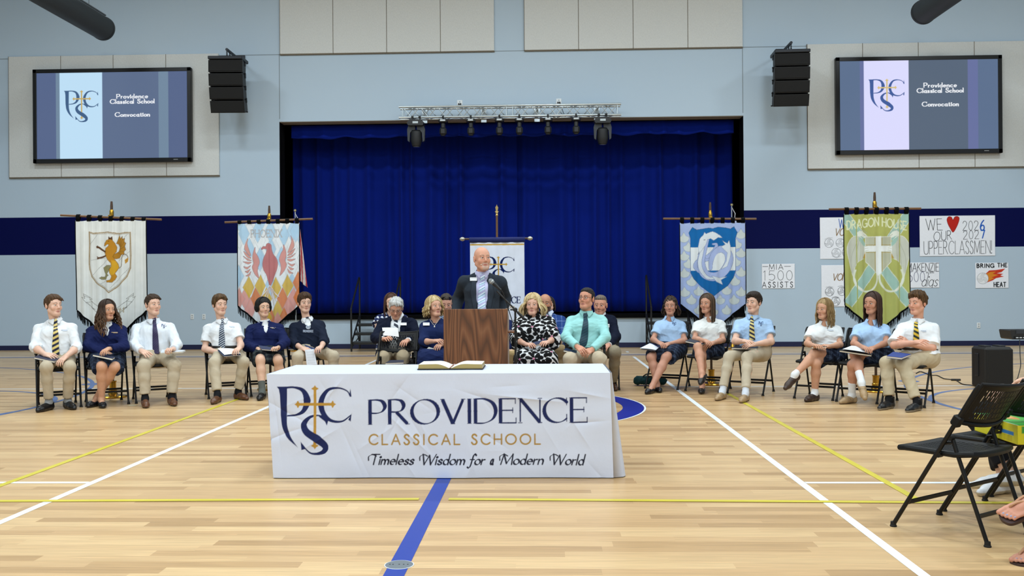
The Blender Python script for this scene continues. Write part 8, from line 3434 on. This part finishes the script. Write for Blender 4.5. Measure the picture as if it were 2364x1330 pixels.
seat(3.575, 10.60, -34, 'black folding chair under the girl in light blue shirt with white socks')
c = person('seated girl in light blue shirt with long dark brown hair and white socks', 10.77, 2021, -28, hd=(2013, 701), hy=(-26, -1, 0), hs=.97, S=((1981, 758), (2042, 758)), fem=1, g=.96,
           E=((1971, 793), (2047, 791)), W=((1993, 802), (2016, 804)), F=((2009, 807), (2003, 807)), K=((1968, 843), (1974, 819)), A=((1970, 911), (1989, 884)), T=((1936, 930), (1996, 906)), free=(0, 1),
           brow='#3a2a22', gaze=(-8, 2), hair=dict(kind='long', col='#3d2a22', len=.33, n=76, open=62, flare=.004, wave=.002, fz=.098), skin='#c08c72', lips='#a4645a', seed=45, bare=True,
           top=dict(kind='shirt', col=LBLUE, hem=-.01, gap=20, **SHORT), bottom=dict(kind='skirt', col='#1b2438', to=.62, pat=plaid()), feet=dict(kind='loafer', col='#a88d68', sole='#7a654c', sock='#e6eaee', sh=.15), curl=(.45, .5))
patch(c['top'], 10.77, 2029, 755.5, 13, 4.2, two_lines(LBLUE, '#6f92c8'), c['root'], 'stitched_name')
t_, Q_, n_ = lap_book('book', 'large open black book on the lap of the girl with white socks', ((1937, 809, -.34), (2013, 820, -.44), (2014, 806, -.26), (1965, 799, -.20)), 10.77, '#15161c', thick=.02)
sheet_paper('paper', 'white pages spread on the open black book of the girl with white socks', ((1945, 806, -.335), (2004, 815, -.425), (2006, 804.5, -.27), (1966, 798, -.21)), 10.77, '#dfe3e8')

seat(3.97, 10.27, -36, 'black folding chair under the boy with folded arms')
c = person('seated boy in white shirt with green striped tie and folded arms, far right', 10.43, 2126, -28, hd=(2118, 700), hy=(-34, -2, 0), hs=1.02, S=((2085, 757), (2153, 757)), g=1.02,
           E=((2064, 797), (2152, 803)), W=((2114, 791), (2100, 795)), F=((2136, 787), (2076, 778)), K=((2047, 838), (2085, 842)), A=((2054, 919), (2118, 915)), T=((2032, 943), (2096, 948)), Ey=(10.38, 10.38), Wy=(10.22, 10.15), hn=((0, -.8, .5), (0, -.8, .5)),
           brow='#4a3524', gaze=(-10, -4), hair=dict(kind='short', col='#5a4128', col2='#3c2a18', fringe=.024, sweep=-.01, vol=.016, rough=.010, freq=230, t=.016, fz=.084), skin='#d9a48c', lips='#b5756a', seed=46,
           top=dict(kind='shirt', col=WHITE, hem=.05, collar=1, sleeve=.92, flare=.02, e=.020), bottom=dict(kind='trousers', col='#bcae92', belt='#2b2016'), feet=dict(kind='boot', col='#0d0d0f', sole='#8d8577', g=1.08, sock='#0d0d10'), curl=(.4, .4))
cross_tie(c, 10.43, [(2114.5, 743, 3.4), (2114.5, 749, 4.8), (2114.5, 753, 4), (2115, 764, 5.6), (2115.5, 786, 7)], stripes('#d8b83c', '#0f2622', .05, 118))
patch(c['top'], 10.43, 2132, 764.5, 13, 4.4, two_lines(WHITE, '#93a6c4'), c['root'], 'stitched_name')
lap_book('book', 'bright blue book on the knees of the boy with folded arms', ((2047, 822, -.40), (2082, 826, -.44), (2104, 817.5, -.28), (2062, 812, -.22)), 10.43, '#1d3f86', thick=.022)

# --- small things on the floor on the stage side
lap_book('book', 'black book lying on the floor under the chair of the girl with curls', ((247.5, 927, 0), (265, 929, -.02), (272, 924, .12), (254, 922.5, .14)), 10.98, '#101114', thick=.035)
q = gnd(306, 936)
o = MB().box((q[0], q[1], .0025), (.09, .05, .0015), rotz(.15)).build('paper_slip', pmat('slip_cream', '#dcd9bd', .8), smooth=False)
tag(o, 'small cream slip of paper on the floor between two chairs at left', 'paper')
q = gnd(1503, 893)
bg = thing('bag', 'dark green bag lying under the chair of the girl in the light blue blouse', 'bag', (q[0], q[1]+.1, 0))
soft('bag_body', [cap(q+V3(-.17, .12, .075), q+V3(.17, .05, .075), .062, .058, .04), cap(q+V3(-.14, .18, .07), q+V3(.12, .16, .07), .06, .055, .04), cut(q+V3(0, 0, .004), (0, 0, -1))], .006, M_fab, '#16363a', bg, wrinkles(.008, 45, 3))
MB().tube(spline([q+V3(-.1, .08, .13), q+V3(-.05, .05, .165), q+V3(.04, .05, .165), q+V3(.1, .07, .13)]), .009, 8).build('bag_handle', pmat('bag_strap', '#0e1a1c', .8), bg)

# ------------------------------------------------------------------ audience at the right edge, mostly outside the frame
yaw_w = degrees(rz_)
fw = fd_
lw_ = V3(cos(rz_), sin(rz_), 0)
pp = c2+V3(0, 0, .53)-fw*.02
S_w = [pp+V3(0, 0, .43)-fw*.10+lw_*q for q in (-.18, .18)]
hand = at(2372, 884, c1[1]-.05)
knee_w = [pp+fw*.44+lw_*q+V3(0, 0, -.04) for q in (-.09, .08)]
an_w = [gnd(2330, 1128, .09), at(2318, 1088, 5.75)]
to_w = [gnd(2262, 1134, .02), at(2250, 1094, 5.72)]
pr = [w2p(q) for q in S_w]
c = person('audience member in dark trousers and white sneakers, hand on a chair back', pp[1], w2p(pp)[0], yaw_w, hd=w2p(pp+V3(0, 0, .66)-fw*.06), hy=(150, 0, 0), S=pr,
           E=(w2p(S_w[0]+V3(-.12, -.1, -.25)), w2p(S_w[1]+V3(.05, 0, -.28))), W=((2384, 880), w2p(pp+fw*.2+lw_*.1+V3(0, 0, .1))), F=((2352, 886), w2p(pp+fw*.34+lw_*.02+V3(0, 0, .1))),
           K=[w2p(q) for q in knee_w], A=((2332, 1131), (2330, 1092)), T=((2250, 1141), (2248, 1098)), free=(0, 1), Ky=(knee_w[0][1], knee_w[1][1]), Ay=(None, 5.75), shY=float(S_w[0][1]-pp[1])*0-.1, fine=1.1, Wy=(c1[1]-.05, None), hn=((.1, -.5, .8), None), curl=(.55, .4),
           skin='#dcb096', hair=dict(kind='short', col='#4a3626'), seed=51, top=dict(kind='shirt', col='#2b3040', sleeve=1.5, hem=.0, h=.009), bottom=dict(kind='trousers', col='#14151b', cuff=.07), feet=dict(kind='sneaker', col='#dfe2e6', sole='#b9ab8e', g=1.1))

# second person: only bare feet in flip-flops reach into the frame
M_thong = pmat('sandal_strap_tan', '#b98a68', .5)
M_sole = pmat('sandal_sole_brown', '#3a2623', .6, var=.2, bscale=90)


def barefoot(d):
    pr, pt = [], []
    for i in (0, 1):
        a, U = d['an'][i], d['Us'][i]
        Fq = nrm((d['to'][i]-a)-U*((d['to'][i]-a)@U))
        X = np.cross(Fq, U)
        b = d['bases'][i]
        if X[1] > 0:
            X = -X
        # toes: the big toe on the far side, the little toe nearest the camera
        for j, (o, l, r) in enumerate(((-.030, .070, .0125), (-.010, .066, .0095), (.006, .058, .009), (.020, .048, .0085), (.033, .036, .008))):
            p = b+Fq*.135+X*o+U*.026
            pr.append(cap(p-Fq*.05+U*.008, p+Fq*l*.5+U*.002, .0135, r*1.05, .008))
            pr.append(cap(p+Fq*l*.5+U*.002, p+Fq*l-U*.005, r*1.05, r, .003))
        c0 = b+Fq*.12+U*.03
        pt.append((c0-.16, c0+.16, .0035))
    return pr, pt


S2 = np.array([2.93, 4.02, .53])
f2 = fw
rf = at(2352, 1150, 4.72)
c = person('audience member with bare feet in brown flip-flops at the lower right edge', S2[1], w2p(S2)[0], yaw_w, hd=w2p(S2+V3(0, 0, .66)), hy=(150, 0, 0), S=[w2p(S2+V3(0, 0, .43)+lw_*q) for q in (-.17, .17)],
           E=[w2p(S2+V3(0, 0, .16)+lw_*q) for q in (-.22, .22)], W=[w2p(S2+V3(0, 0, .1)+fw*.22+lw_*q) for q in (-.1, .1)], F=[w2p(S2+V3(0, 0, .1)+fw*.36+lw_*q) for q in (-.03, .03)],
           K=[w2p(S2+fw*.42+V3(0, 0, -.02)-lw_*.1), w2p(S2+fw*.43+V3(0, 0, .10))], A=((2412, 1285), (2408, 1135)), T=((2340, 1299), (2330, 1166)), free=(0, 1), Ay=(None, 4.72), shY=0., headY=0., fine=1.3, fem=1,
           skin='#c98f78', seed=52, hair=dict(kind='long', col='#4a3626', len=.2, n=30), top=dict(kind='shirt', col='#5a6478', sleeve=.6, hem=.0, h=.010), bottom=dict(kind='trousers', col='#2a3040', cuff=.14), extra=barefoot, bare=True)
for i in (0, 1):
    a = c['an'][i]
    t = c['to'][i]
    k = c['kn'][i]
    if i == 0:
        U, b = UP, V3(a[0], a[1], 0)
    else:
        Fq = nrm(t-a)
        U = nrm((k-a)-Fq*((k-a)@Fq))
        b = a-U*.085
    Fq = nrm((t-a)-U*((t-a)@U))
    X = np.cross(Fq, U)
    if X[1] > 0:
        X = -X
    out = [(-.06, 0), (-.045, .028), (.03, .033), (.10, .042), (.165, .047), (.20, .038), (.215, .0), (.20, -.042), (.165, -.046), (.10, -.036), (.03, -.033), (-.045, -.028)]
    sd = MB().prism(spline(out, 5, True), .018, b-U*.008, Fq, X, U)
    so = sd.build('flip_flop', M_sole, c['root'], 'auto')
    st = MB()
    p0 = b+Fq*.150+X*-.020+U*.012
    st.tube(spline([p0, p0+U*.035, b+Fq*.10-X*.008+U*.062, b+Fq*.055+X*.03+U*.05, b+Fq*.04+X*.045+U*.008]), .006, 6)
    st.tube(spline([p0+U*.03, b+Fq*.10-X*.03+U*.058, b+Fq*.055-X*.042+U*.045, b+Fq*.04-X*.046+U*.008]), .006, 6)
    st.build('toe_strap', M_thong, so)
    nl = MB()
    for j, (o, l) in enumerate(((-.030, .066), (-.010, .064), (.006, .056), (.020, .046), (.033, .034))):
        p = b+Fq*(.135+l)+X*o+U*(.026+.008-.004)
        nl.box(p+U*.0015-Fq*.003, (.012 if j == 0 else .007, .009, .002), np.stack([X, Fq, U], 1), bev=.001)
    nl.build('painted_nail', pmat('nail_polish', '#8c9fc4', .2), c['root'], False)
q = c2-st_*0+V3(.36, -1.05, 0)
chair(S2[0]-fw[0]*.02, S2[1]-fw[1]*.02, rz_, 'black folding chair outside the frame under the person in flip-flops', 'audience chairs at right')
